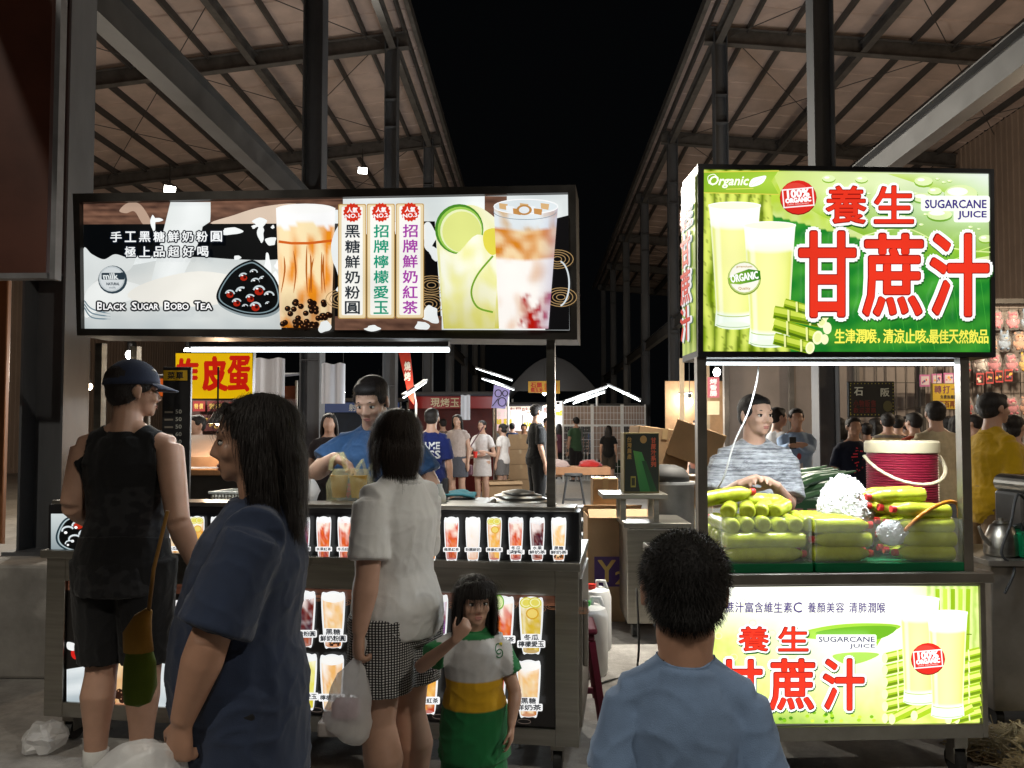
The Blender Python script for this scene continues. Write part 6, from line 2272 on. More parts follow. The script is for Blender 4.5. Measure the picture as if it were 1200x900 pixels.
# bag of drinks on the tea counter
q = G(410, 596, 3.86)
bz = [(1.14, .09, .055), (1.15, .11, .07), (1.20, .118, .08), (1.27, .112, .072), (1.31, .095, .055), (1.335, .085, .045)]
hR = tv['root'].matrix_basis @ tv['J']['wrR'] + V((.07, -.02, -.05)); hL = tv['root'].matrix_basis @ tv['J']['wrL'] + V((-.07, -.02, 0))
carrier_bag([(q.x, q.y, r[0]) for r in bz], [(r[1], r[2]) for r in bz], M['film_yellow'], 'carrier_bag', 'pale yellow carrier bag of drinks being tied by the tea vendor', seed=5, amp=.010,
            handles=[[V((q.x - .10, q.y, 1.33)), V((q.x - .095, q.y, 1.38)), V((q.x - .06, q.y, 1.42)), hR], [V((q.x - .02, q.y, 1.33)), V((q.x - .035, q.y, 1.38)), V((q.x - .045, q.y, 1.42)), hR + V((.01, 0, 0))],
                     [V((q.x + .03, q.y, 1.33)), V((q.x + .06, q.y, 1.385)), hL], [V((q.x + .10, q.y, 1.33)), V((q.x + .115, q.y, 1.37)), hL + V((.01, 0, 0))]])
for k, (dx, dy) in enumerate(((-.055, 0), (.045, -.01))):
    b = MB(); b.lathe([(.001, 1.195), (.034, 1.195), (.046, 1.30), (.047, 1.305), (.001, 1.306)], Matrix.Translation((q.x + dx, q.y + dy, 0)), 20)
    place(b, 'drink_cup', mat('amber drink', ((.40, .20, .03), (.45, .26, .05))[k], .25, var=.2), ('amber drink cup inside the yellow bag, on the side of the roll of cups', 'amber drink cup inside the yellow bag, on the side of the white shirted woman')[k], 'cup', 'drinks in the yellow bag', angle=50)
# ------------------------------------------------------------------ people further back
CL_ = {}


def cl(c):
    if c not in CL_: CL_[c] = cloth('coloured cloth', lin(c), var=.12)
    return CL_[c]


def bgp(label, px, Y, topy, yaw, shirt, legs='2a2c33', hair='short', bk='pants', z0=0.0, bulk=1.0, H=None, sleeve=.6, to=None, tone=TONE_A, arms=None, head=(0, 0, 0), vox=.014, hem=.48, belly=0, group=None, fn=None, eyes=False, hcol=(.012, .009, .008), shoes=True):
    p = G(px, topy, Y)
    H = H or p.z - z0
    m = cl(shirt) if fn is None else cloth('striped cloth', (1, 1, 1), attr=True)
    return person(label, (p.x, p.y, z0), yaw, H, tone, bulk=bulk, belly=belly, arms=arms, head=head, hair=hair, hcol=hcol,
                  top=dict(m=m, sleeve=sleeve, hem=hem, fn=fn), bottom=dict(kind=bk, to=to or (1.9 if bk == 'pants' else .8), m=cl(legs)),
                  shoes=M['shoe_dark'] if shoes else None, vox=vox, fingers=False, eyes=eyes, group=group)


W1 = 'market visitors'
o = bgp('man from behind in a dark blue tee with white lettering', 506, 9.6, 479, R(-6), '16225a', sleeve=.9, vox=.010)
mt = o['root'].matrix_basis; HH = o['U']
pp = Plane(mt @ V((-.17, -.6, HH * .60)), mt @ V((.17, -.6, HH * .60)))


def same(A):
    A.text('SAME', .045, .31, .25, -.085, 'd8d8d8', .004); A.text('MISS', .03, .205, .27, -.095, 'd8d8d8', .004)
    A.text('AND', .10, .085, .13, -.045, 'b0b4c0', .002); A.text('PLAYED', .04, .03, .26, -.05, 'b0b4c0', .002); A.text('1', .16, -.06, .02, -.05, 'b0b4c0', .002)


cloth_print(o, 'top', pp, same)
bgp('woman in a pale top and grey skirt standing next to the lettered blue shirt', 536, 15.6, 486, R(170), 'a89890', '4a4a50', 'long', 'skirt', to=.33, sleeve=.3, hem=.55)
wd = bgp('woman in a short white dress with a red cup and a purple shoulder bag', 565, 16.2, 493, R(158), 'c8c0bc', 'c0b8b4', 'bun', 'skirt', to=.34, sleeve=.55,
         arms={'R': (G(548, 536, 16.0), G(560, 534, 15.75), (.9, -.3, .1), (0, -1, 0)), 'L': (G(580, 534, 16.0), G(570, 530, 15.75), (-.9, -.3, .1), (0, -1, 0))})
q = G(557, 533, 15.6); b = MB(); b.lathe([(.001, 0), (.035, 0), (.05, .13), (.001, .131)], Matrix.Translation(q - V((0, 0, .06))), 14)
place(b, 'paper_cup', M['red_plastic'], 'red cup held by the woman in the short white dress', 'cup', angle=40)
q = G(546, 551, 15.75); b = MB(); b.box(q, (.30, .14, .22), bev=.04); b.tube([q + V((-.1, 0, .1)), q + V((.1, .05, .5)), q + V((.35, .15, .9))], .012, 6)
place(b, 'handbag', mat('plum leather', (.10, .035, .05), .5), 'small plum handbag at the hip of the woman in the white dress', 'handbag')
bgp('person in a white tee and grey shorts facing away at the stall tables', 589, 17.5, 489, R(62), 'd8d0ca', '6a6664', 'bun', 'shorts', H=1.72)
bgp('man all in black walking between the tea cart post and the carton stack', 629, 13.6, 474, R(-70), '0a0a0c', '0a0a0c', 'short', sleeve=.9, bulk=1.08)
bgp('woman in black top and khaki shorts at the wire grid panels', 713, 22.0, 499, R(-12), '0c0b0d', '3c342c', 'long', 'shorts', to=.95)
bgp('seated stallholder in dark clothes behind the roll of white cups', 386, 9.2, 485, R(190), '1c1214', '1a1614', 'long', vox=.016)
bgp('dim figure in a dark red top behind the egg stall counter', 231, 8.6, 487, R(150), '2a0c0c', '141010', 'short', vox=.016, sleeve=1.6)
bgp('distant shopper in a green top among the red stall fronts', 675, 24, 489, R(20), '36503a', '1c1a1c', 'short', vox=.018)
bgp('distant shopper in dark clothes near the top of the carton stack', 614, 21.5, 497, R(180), '2a1c20', '161416', 'short', vox=.018)
# right hand side
bgp('dark haired man turned sideways beside the pale blue shirt', 911, 9.8, 478, R(-80), 'b0b0b2', '22242a', 'short')
lb = bgp('man in an open pale blue shirt holding a phone behind the juice vendor', 933, 9.6, 479, R(172), '8ca4c4', '2c3442', 'short', sleeve=1.85, bulk=1.05,
         arms={'R': (G(918, 528, 9.5), G(928, 521, 9.25), (.8, -.4, 0), (0, 0, -1)), 'L': (G(950, 528, 9.5), G(938, 522, 9.25), (-.8, -.4, 0), (0, 0, -1))})
pp = Plane(lb['root'].matrix_basis @ V((.07, .6, 1.2)), lb['root'].matrix_basis @ V((-.07, .6, 1.2)))
cloth_print(lb, 'top', pp, lambda A: (A.poly([(.02, -.2), (.12, -.2), (.105, .22), (.035, .22)], 'c8c4c4'), A.ell(.07, .03, .025, .04, 'c04848')), 'shirt_front')
q = G(929, 519, 9.2); b = MB(); b.box(q, (.08, .015, .14), bev=.006); place(b, 'phone', M['rubber'], 'dark phone in the hands of the man in pale blue', 'phone')
o = bgp('person in a navy tee with a pink print beside the dark shed column', 1000, 8.9, 489, R(176), '10182e', '181c26', 'short', sleeve=.8)
pp = Plane(o['root'].matrix_basis @ V((.12, .6, 1.05)), o['root'].matrix_basis @ V((-.12, .6, 1.05)))
cloth_print(o, 'top', pp, lambda A: [A.line([(.08 + .03 * math.sin(i), .02 + i * .035), (.14 + .04 * math.sin(i * 2), .05 + i * .03)], .014, 'd83048') for i in range(9)])
bgp('woman in a yellow and grey striped shirt with a strap, seen from behind', 1040, 10.6, 484, R(-14), 'a08c50', '2a2624', 'short', fn=lambda p: (.42, .33, .16) if int(p.z * 42) % 2 else (.15, .13, .11))
bgp('shopper in an orange tee partly behind the beige shirt', 1071, 9.6, 484, R(20), '9a3414', '1c1a1c', 'short')
bgp('dark haired shopper in a grey top behind the cooler', 1062, 12.0, 488, R(10), '5c5c64', '1c1c20', 'bun')
bs = bgp('man in a crumpled beige shirt and patterned shorts seen from behind', 1096, 7.9, 471, R(-8), 'c0b090', '6c7078', 'short', 'shorts', to=.95, bulk=1.08, hem=.45, sleeve=.85, vox=.010)
ys = bgp('heavy man in a yellow tee and tan shorts in profile', 1163, 6.0, 461, R(-84), 'b08c0c', '6c5436', 'short', 'shorts', to=1.0, bulk=1.35, belly=.055, hem=.455, sleeve=.85, vox=.009, tone=TONE_B)
bgp('woman with tied hair and a pale top just behind the heavy man', 1188, 7.2, 487, R(-60), '8c7a70', '20222a', 'bun')
bgp('small shopper with dark hair between the beige shirt and the cart post', 1122, 9.4, 487, R(-10), '3c2c2c', '1c1a1c', 'long')
bgp('shopper in a grey hooded top under the LED board', 1015, 11.8, 496, R(0), '3a3c44', '1c1a1c', 'short')

# ------------------------------------------------------------------ market lamps


def tube_lamp(p0, p1, label, group=None, power=0, m='tube_far', col=(.9, .97, 1)):
    p0, p1 = V(p0), V(p1)
    c = (p0 + p1) / 2
    t = thing('fluorescent_lamp', label, 'lamp', c, 0, group)
    u = V((0, 0, .028))
    b = MB(); b.bar(p0 + u, p1 + u, .045, .025); b.obj('lamp_housing', M['lamp_body'], t)
    b = MB(); b.cyl(p0, p1, .010, n=8); b.obj('lamp_tube', M[m], t)
    if power: lamp('POINT', 'tube light', c - V((0, 0, .12)), power, col, .25, None, t)
    return t


def bulb(p, label, power=0, m='bulb', r=.05, group='bulbs over the market stalls'):
    t = thing('hanging_bulb', label, 'bulb', p, 0, group)
    b = MB(); b.ell(p, (r, r, r * 1.25), None, 2); b.obj('glass', M[m], t, smooth=True)
    b = MB(); b.cyl(V(p) + V((0, 0, r)), V(p) + V((0, 0, r + .08)), r * .5, n=10); b.cyl(V(p) + V((0, 0, r + .08)), V(p) + V((0, 0, r + .7)), .006, n=5); b.obj('socket', M['rubber'], t)
    if power: lamp('POINT', 'bulb light', V(p) - V((0, 0, .15)), power, (1, .80, .56) if m == 'bulb' else (1, .95, .86), .1, None, t)
    return t


tube_lamp(G(558, 432, 17.0), G(600, 446, 15.5), 'upper tube of the pair right of the left columns', 'far pairs of tubes', 90)
tube_lamp(G(565, 444, 16.8), G(602, 457, 15.4), 'lower tube of the pair right of the left columns', 'far pairs of tubes')
tube_lamp(G(661, 472, 12.5), G(711, 454, 14.0), 'upper tube rising to the middle of the lane', 'far pairs of tubes', 220)
tube_lamp(G(672, 473, 12.8), G(708, 460, 13.8), 'short lower tube rising to the middle of the lane', 'far pairs of tubes')
tube_lamp(G(713, 452, 14.0), G(750, 470, 12.2), 'single tube falling to the right above the cartons', 'far pairs of tubes', 200)
tube_lamp(G(473, 466, 8.2), G(499, 448, 9.2), 'slanting tube behind the head of the tea vendor', None, 40)
tube_lamp(G(608, 484, 25), G(622, 481, 25), 'small warm tube among the red stall fronts', None, 60, 'bulb')
tube_lamp(G(626, 481, 26), G(643, 474, 26), 'small warm tube leaning up at the end of the lane', None, 60, 'bulb')
tube_lamp(G(795, 462, 16), G(811, 461, 16), 'white tube beside the wooden stall left of the juice cart', None, 50)
for px, py, Y, lb, pw, m, r in ((152, 416, 8.5, 'large bright bulb above the head of the capped man', 70, 'bulb_white', .045), (120, 461, 14, 'warm bulb glowing between the left steel posts', 80, 'bulb', .06), (105, 453, 16, 'small warm bulb at the left of the steel posts', 60, 'bulb', .06), (137, 460, 18, 'small warm bulb right of the left steel posts', 60, 'bulb', .06),
                                (219, 411, 7.6, 'bright bulb at the upper left corner of the egg sign', 14, 'bulb_white', .028), (840, 436, 10.5, 'bright bulb by the pink banner left of the young vendor', 90, 'bulb_white', .05), (808, 471, 13, 'warm bulb in the wooden stall', 90, 'bulb', .06), (654, 478, 21, 'warm bulb behind the tea cart post', 60, 'bulb', .08), (638, 460, 24, 'pale bulb under the yellow stall sign', 50, 'bulb_white', .07), (402, 460, 14, 'tiny bulb beside the hanging white sheet', 40, 'bulb_white', .04)):
    bulb(G(px, py, Y), lb, pw, m, r)
for x, y, z, pw, lb in ((-8, 12, 3.6, 90, 'bulb added deep in the left shed to light its roof, near bay'), (-9, 22, 3.6, 95, 'bulb added deep in the left shed to light its roof, middle bay'), (-7, 34, 3.6, 95, 'bulb added deep in the left shed to light its roof, far bay'), (7.5, 19, 3.8, 100, 'bulb added behind the toy wall to light the right shed roof'), (7, 32, 3.6, 95, 'bulb added deep in the right shed to light its roof, far bay'), (8.2, 6.6, 3.2, 80, 'bulb added over the aisle to light the shoppers before the toy wall'), (7.8, 11.2, 3.7, 330, 'bulb added over the prize wall to light the toys'), (8.8, 4.0, 3.5, 45, 'bulb added to light the aisle right of the juice cart')):  # bulbs added to light the roofs, the aisle and the toys
    bulb((x, y, z), lb, pw, 'bulb', .06)

# ------------------------------------------------------------------ left: egg stall
PE = Plane(G(222, 413, 6.3), G(296, 414, 6.3))
t = thing('egg_stall_sign', 'yellow egg stall sign with hand painted red characters', 'sign', G(258, 468, 6.3))
x0, y0 = PE.hit(205, 468); x1, y1 = PE.hit(297, 413)
b = MB(); b.add([PE.at(x0, y0), PE.at(x1, y0), PE.at(x1, y1), PE.at(x0, y1), PE.at(x0, y0, -.06), PE.at(x1, y0, -.06), PE.at(x1, y1, -.06), PE.at(x0, y1, -.06)],
               [(0, 1, 2, 3), (4, 7, 6, 5), (0, 4, 5, 1), (1, 5, 6, 2), (2, 6, 7, 3), (3, 7, 4, 0)]); b.obj('sign_box', M['dark_frame'], t)
A = Art(PE, base=.002)
A.poly([(206, 467), (296, 467), (296, 414), (206, 414)], 'e8b808')
A.text('炸', 207, 421, 24, 32, 'c41c0c', 1.6, slant=.05); A.text('皮', 238, 419, 27, 38, 'c41c0c', 1.8, slant=-.05); A.text('蛋', 268, 418, 24, 40, 'c41c0c', 1.6, slant=.04)
A.obj('printed_face', print_mat('lit egg sign print', .85), t)
b = MB(); pz = PE.at(x0 + .05, 0, -.03); pz2 = PE.at(x1 - .03, 0, -.03)
for p_ in (pz, pz2): b.cyl((p_.x, p_.y, 0), (p_.x, p_.y, G(258, 468, 6.3).z), .02, n=10)
b.obj('pole', M['stainless_dark'], t)
# white sheets hung between the columns
M['sheet'] = mat('white vinyl sheet', (.62, .63, .68), .5, var=.06)
for (a, c_, lb, Y) in (((298, 420), (333, 471), 'white vinyl sheet hanging right of the egg sign', 8.6), ((377, 426), (404, 473), 'white vinyl sheet hanging left of the tea vendor head', 9.0), ((540, 463), (551, 492), 'small white notice tied to a far left column', 19.0)):
    p0, p1 = G(a[0], a[1], Y), G(c_[0], c_[1], Y)
    b = MB(); n = 10; vs = []
    for s_ in (0, 1):
        for i in range(n + 1):
            x = p0.x + (p1.x - p0.x) * i / n
            yy = Y + .012 * math.sin(i * 1.3) + s_ * .006
            vs += [(x, yy, p0.z + .01 * math.sin(i)), (x, yy, p1.z)]
    W = 2 * (n + 1)
    fs = [(2 * i, 2 * i + 1, 2 * i + 3, 2 * i + 2) for i in range(n)] + [(W + 2 * i, W + 2 * i + 2, W + 2 * i + 3, W + 2 * i + 1) for i in range(n)]
    fs += [(0, W, W + 1, 1), (2 * n, 2 * n + 1, W + 2 * n + 1, W + 2 * n)]
    b.add(vs, fs)
    place(b, 'vinyl_sheet', M['sheet'], lb, 'sheet', smooth=True)
# price board
p0, p1 = G(191, 430, 5.2), G(221, 592, 5.2)
t = thing('price_board', 'tall black price board with pale numbers behind the capped man', 'price board', ((p0.x + p1.x) / 2, 5.2, p1.z))
b = MB(); b.box(((p0.x + p1.x) / 2, 5.215, (p0.z + p1.z) / 2), (p1.x - p0.x, .03, p0.z - p1.z), bev=.004); b.obj('board', M['black_frame'], t)
pb = Plane((p0.x, 5.198, 0), (p1.x, 5.198, 0)); A = Art(pb, base=.002)
for i, n_ in enumerate(('50', '50', '50', '60', '60', '50')):
    A.text(n_, 206, 480 + i * 8.8, 7, 4.6, 'a8a8a0', .15); A.line([(193, 483 + i * 8.8), (203, 483 + i * 8.8)], 2.2, '7c7468')
A.blob([(192, 540), (200, 528), (215, 533), (219, 560), (214, 588), (196, 585)], '3c4440'); A.ring(206, 560, 8, 14, 1.4, '8c948c')
A.poly([(192, 434), (220, 434), (220, 446), (192, 446)], 'c8a010'); A.htext('菜單', 197, 436, 18, 8, '201c18', .3, 2)
A.obj('print', M['paint'], t)
b = MB(); b.cyl(((p0.x + p1.x) / 2, 5.22, 0), ((p0.x + p1.x) / 2, 5.22, p1.z), .02, n=10); b.box(((p0.x + p1.x) / 2, 5.22, .015), (.35, .3, .03)); b.obj('stand', M['dark_frame'], t)
# heat lamp
q = G(255, 492, 6.0)
t = thing('heat_lamp', 'small heat lamp with glowing shade over the egg counter', 'lamp', q)
b = MB(); b.lathe([(.012, .10), (.03, .09), (.05, .05), (.085, .0), (.080, .0), (.045, .045), (.012, .085)], Matrix.Translation(q - V((0, 0, .03))), 24); b.obj('lamp_shade', M['white_plastic'], t, smooth=True)
b = MB(); b.ell(q - V((0, 0, .01)), (.03, .03, .035), None, 2); b.obj('bulb', M['bulb'], t, smooth=True)
b = MB(); b.cyl(q + V((0, 0, .07)), q + V((0, 0, .42)), .008, n=6); b.obj('cord', M['rubber'], t)
lamp('POINT', 'heat lamp light', q - V((0, 0, .08)), 14, (1, .7, .45), .03, None, t)
# egg counter
p0, p1 = G(221, 528, 6.1), G(330, 556, 6.1)
t = thing('egg_counter', 'wooden egg counter with a sloping tray under the heat lamp', 'counter', ((p0.x + p1.x) / 2, 6.3, 0))
xm, xw = (p0.x + p1.x) / 2 - .2, p1.x - p0.x + .5
b = MB(); b.box((xm, 6.35, p1.z / 2 + .04), (xw, .6, p1.z - .08), bev=.01); b.obj('cabinet', M['dark_frame'], t)
b = MB(); b.box((xm, 6.35, p1.z + .02), (xw + .06, .68, .05), bev=.008); b.obj('top', M['wood'], t)
m_ = Matrix.Rotation(R(24), 4, 'X')
b = MB(); b.box((xm, 6.35, p1.z + .20), (xw - .1, .5, .03), m_); b.box((xm, 6.12, p1.z + .10), (xw - .1, .03, .08)); b.obj('tray', mat('pale pine', (.42, .27, .17), .6, var=.2), t)
# red posters at the back of the egg stall
for i, (a, c_, c, tx) in enumerate((((226, 470), (240, 482), '9c1c18', '特價'), ((243, 470), (262, 482), '7c1814', '香酥'), ((268, 471), (300, 484), '8c2018', '皮蛋酥'), ((228, 486), (262, 505), '5c2420', '好吃'))):
    Y = 9.6; p0, p1 = G(a[0], a[1], Y), G(c_[0], c_[1], Y)
    t = thing('poster', ('small crimson poster at the left end behind the egg lamp', 'second crimson poster behind the egg lamp cord', 'long dark red poster above the head of the woman in blue', 'lower brown red poster behind the heat lamp')[i], 'poster', (p0.x, Y, p1.z), 0)
    b = MB(); b.box(((p0.x + p1.x) / 2, Y + .01, (p0.z + p1.z) / 2), (p1.x - p0.x, .016, p0.z - p1.z)); b.obj('sheet', mat('red paper', lin(c), .6), t)
    A = Art(Plane((p0.x, Y - .001, 0), (p1.x, Y - .001, 0)), base=.002)
    A.htext(tx, a[0] + 2, a[1] + 3, c_[0] - a[0] - 4, c_[1] - a[1] - 6, 'e8c060', .2, 1.5); A.obj('print', M['paint'], t)
p0, p1 = G(215, 468, 9.75), G(345, 585, 9.75)
b = MB(); b.box(((p0.x + p1.x) / 2, 9.78, p0.z / 2), (p1.x - p0.x, .05, p0.z))
place(b, 'back_panel', mat('dark brown panel', (.09, .04, .03), .7, var=.35, scale=5), 'dark brown back panel of the egg stall carrying red posters', 'panel')

# ------------------------------------------------------------------ red feather flag, hanging signs
q0, q1 = G(470, 418, 8.8), G(484, 472, 8.8)
t = thing('feather_flag', 'narrow red flag with pale lettering above the tea vendor', 'flag', (q1.x, 8.8, 0))
b = MB(); b.cyl((q1.x + .03, 8.83, 0), (q1.x + .03, 8.83, q1.z), .014, n=8); b.cyl((q1.x + .03, 8.83, q1.z), (q0.x - .06, 8.83, q0.z + .7), .012, n=8); b.obj('pole', M['stainless_dark'], t)
b = MB(); pts = [G(464, 400, 8.8), G(479, 400, 8.8), G(484, 445, 8.8), G(485, 474, 8.8), G(479, 466, 8.8)]
b.add([tuple(p) for p in pts] + [tuple(p + V((0, .01, 0))) for p in pts], [(0, 4, 3, 2, 1), (5, 6, 7, 8, 9)] + [(i, (i + 1) % 5, 5 + (i + 1) % 5, 5 + i) for i in range(5)])
fl = b.obj('cloth', cl('b8321c'), t)
A = Art(Plane((q0.x, 8.798, 0), (q0.x + 1, 8.798, 0)), base=.002)
A.vtext('燒烤', 474, 424, 7, 22, 'e8d8c0', .3, 2); A.obj('print', M['paint'], t)
PB = Plane(G(577, 453, 15.2), G(597, 455, 15.0))
t = thing('bubble_sign', 'pale purple hanging banner with dark outlined bubbles', 'banner', G(586, 479, 15.2))
b = MB(); c4 = [PB.at(*PB.hit(*p)) for p in ((579, 451), (598, 456), (592, 479), (576, 478))]
b.add([tuple(p) for p in c4] + [tuple(p + V((0, .015, 0))) for p in c4], [(0, 3, 2, 1), (4, 5, 6, 7)] + [(i, (i + 1) % 4, 4 + (i + 1) % 4, 4 + i) for i in range(4)]); b.obj('cloth', print_mat('plain', .1), t)
kids(t)[-1].data.materials[0] = mat('lilac vinyl', lin('a89cd8'), .5)
A = Art(PB, base=.003)
for cx, cy, r in ((584, 461, 3.8), (592, 461, 3), (588.5, 471, 4.6)): A.ring(cx, cy, r, r * 1.1, 1.1, '1a1430', n=18)
A.line([(584, 467), (577, 476)], 1.0, '1a1430'); A.obj('print', M['paint'], t)
# far stall front: yellow sign, red panels, canopy
PYS = Plane(G(620, 448, 22), G(656, 449, 22))
t = thing('stall_sign', 'yellow stall sign with red characters under the far canopy', 'sign', G(638, 461, 22))
b = MB(); c4 = [PYS.at(*PYS.hit(*p)) for p in ((619, 447), (656, 446), (656, 461), (619, 460))]
b.add([tuple(p) for p in c4] + [tuple(p + V((0, .06, 0))) for p in c4], [(0, 3, 2, 1), (4, 5, 6, 7)] + [(i, (i + 1) % 4, 4 + (i + 1) % 4, 4 + i) for i in range(4)]); b.obj('sign_box', mat('yellow vinyl', (.5, .30, .02), .5), t)
A = Art(PYS, base=.004); A.htext('石頭', 622, 448.5, 13, 5.5, 'a81c10', .25, 1); A.htext('燜玉米', 622, 454.5, 14, 5, 'a81c10', .2, .6); A.htext('糖葫蘆', 638, 449, 15, 9, 'a85c10', .2, .6); A.obj('print', M['paint'], t)
M['canopy'] = mat('grey canopy cloth', (.018, .018, .02), .8, var=.15)
b = MB(); vs = []; n = 16
for s_ in (0, 1):
    for j in range(2):
        for i in range(n + 1):
            u = i / n; p = G(596 + 100 * u, 462, 27)
            vs.append((p.x, 25 + j * 5, p.z + 1.15 * math.sin(PI * u) + (-.03 if s_ else 0)))
W = n + 1
fs = [(i, i + 1, W + i + 1, W + i) for i in range(n)] + [(2 * W + i, 3 * W + i, 3 * W + i + 1, 2 * W + i + 1) for i in range(n)] + [(i, 2 * W + i, 2 * W + i + 1, i + 1) for i in range(n)] + [(W + i, W + i + 1, 3 * W + i + 1, 3 * W + i) for i in range(n)]
fs.append(tuple(range(n + 1)))
b.add(vs, fs)
t = thing('market_canopy', 'arched grey canopy over the stalls at the end of the lane', 'canopy', (vs[0][0] + 1.4, 27, 0))
b.obj('cover', M['canopy'], t, smooth=False)
for i in (0, n):
    for yy in (25.05, 29.95):
        b = MB(); b.cyl((vs[i][0] + (.05 if i == 0 else -.05), yy, 0), (vs[i][0] + (.05 if i == 0 else -.05), yy, vs[i][2] - .04), .035, n=8); b.obj('post', M['white_plastic'], t)
# pink and red stall fronts at the end
for i, (a, c_, c, lb) in enumerate((((565, 480), (577, 500), 'd8a098', 'pale pink stall front panel with red characters'), ((577, 480), (612, 505), 'c02c30', 'bright red stall front full of white lettering'), ((612, 484), (650, 505), 'b06058', 'pinkish red stall front at the end of the lane'), ((648, 470), (660, 520), '6c2420', 'dark red side curtain behind the tea cart post'))):
    Y = 26.5; p0, p1 = G(a[0], a[1], Y), G(c_[0], c_[1], Y)
    t = thing('food_stall', lb, 'stall', ((p0.x + p1.x) / 2, Y, 0))
    b = MB(); b.box(((p0.x + p1.x) / 2, Y + .05, (p0.z + p1.z) / 2), (p1.x - p0.x - .03, .05, p0.z - p1.z)); b.obj('panel', emat('lit stall vinyl', lin(c), .55), t)
    A = Art(Plane((p0.x, Y + .02, 0), (p1.x, Y + .02, 0)), base=.006); rn = random.Random(i)
    words = ('烤', '玉米', '章魚燒', '甜不辣', '雞蛋糕', '飲料')
    for k in range(2):
        for j in range(max(1, int((c_[0] - a[0]) / 12))):
            A.htext(words[(i + j + k) % 6], a[0] + 1.5 + j * 12, a[1] + 2 + k * 9, 9, 6, ('f4e8e0', 'f0d040')[k], .3, .4)
    A.obj('print', M['paint'], t)
    b = MB(); b.box(((p0.x + p1.x) / 2, Y + .3, p1.z / 2), (p1.x - p0.x - .05, .5, p1.z - .02)); b.obj('counter', M['wood'], t)

# ------------------------------------------------------------------ middle: tables, cartons, grids


def carton(px, pyt, Y, wd, dp, ht, z, rz, label, group=None, tilt=0, m=None, open_=False):
    p = G(px, pyt, Y)
    t = thing('carton', label, 'carton', (p.x, p.y, z), rz, group)
    Mx = Matrix.Translation((p.x, p.y, z)) @ Matrix.Rotation(rz, 4, 'Z') @ Matrix.Rotation(tilt, 4, 'Y')
    b = MB(); th = .006
    if open_:
        b.box((0, -dp / 2, ht / 2), (wd, th, ht)); b.box((0, dp / 2, ht / 2), (wd, th, ht)); b.box((-wd / 2, 0, ht / 2), (th, dp - th * 1.1, ht)); b.box((wd / 2, 0, ht / 2), (th, dp - th * 1.1, ht)); b.box((0, 0, .003), (wd - th * 1.1, dp - th * 1.1, .006))
    else:
        b.box((0, 0, ht / 2), (wd, dp, ht), bev=.006)
    b.xf(Mx); b.obj('box', m or M['carton'], t)
    if not open_:
        b = MB(); b.box((0, 0, ht + .0015), (wd * .995, .05, .002)); b.box((0, -dp / 2 - .0012, ht - .05), (.05, .002, .1)); b.xf(Mx); b.obj('tape', mat('packing tape', (.42, .30, .16), .25, var=.1), t)
    else:
        b = MB()
        b.box((0, -dp / 2 - .05, ht + .02), (wd, .12, .005), Matrix.Rotation(R(30), 4, 'X')); b.box((0, dp / 2 + .05, ht + .02), (wd, .12, .005), Matrix.Rotation(R(-30), 4, 'X')); b.xf(Mx); b.obj('flap', m or M['carton'], t)
    return t, Mx


for i in range(4):
    carton(609 + (i % 2) * 2, 540, 19.0, .62, .5, .36, .02 + i * .365, R(4 * (i % 3) - 3), ('bottom carton of the stack beside the man in black', 'second carton from the bottom of the stack beside the man in black', 'third carton of the stack beside the man in black', 'top carton of the stack beside the man in black')[i], 'cartons stacked beside the lane')
carton(588, 560, 16.8, .75, .5, .42, .0, R(20), 'open carton on the ground behind the woman in the white dress', open_=True)
# merchandise table with stool
q = G(676, 545, 15.8)
t = thing('merchandise_table', 'folding table with a wooden top beside the black stool', 'table', (q.x, 15.8, 0))
b = MB(); b.box((q.x, 16.0, .74), (1.35, .7, .16), bev=.01); b.obj('tabletop', mat('orange wood', (.33, .15, .06), .5, var=.2), t)
for dx in (-.6, .6):
    for dy in (-.25, .25):
        b = MB(); b.cyl((q.x + dx * .9, 16.0 + dy, 0), (q.x + dx, 16.0 + dy, .66), .02, n=8); b.obj('leg', M['dark_frame'], t)
for (dx, c, lb, w_) in ((-.38, 'a89088', 'pile of pale pink cloth goods on the merchandise table', .5), (.28, '9a1c18', 'pile of red goods on the merchandise table', .48)):
    b = MB(); b.ell((q.x + dx, 15.95, .83), (w_ / 2, .28, .13), None, 3)
    for i, v in enumerate(b.v): b.v[i] = v + V((noise.noise(v * 9), noise.noise(v * 9 + V((3, 0, 0))), noise.noise(v * 12) * .6)) * .07
    for v in b.v: v.z = max(v.z, .822)
    place(b, 'cloth_goods', cl(c), lb, 'goods', smooth=True)
q = G(672, 540, 14.6)
t = thing('bar_stool', 'black backless stool standing before the merchandise table', 'stool', (q.x, q.y, 0))
b = MB(); b.lathe([(.001, .70), (.16, .70), (.175, .715), (.17, .75), (.001, .755)], Matrix.Translation((q.x, q.y, 0)), 20); b.obj('seat', M['rubber'], t, angle=40)
for dx in (-1, 1):
    for dy in (-1, 1):
        b = MB(); b.cyl((q.x + dx * .23, q.y + dy * .2, 0), (q.x + dx * .12, q.y + dy * .11, .70), .014, n=8); b.obj('leg', M['rubber'], t)
b = MB(); b.lathe([(.19, .25), (.205, .25), (.205, .265), (.19, .265)], Matrix.Translation((q.x, q.y, 0)), 20); b.obj('foot_ring', M['rubber'], t)
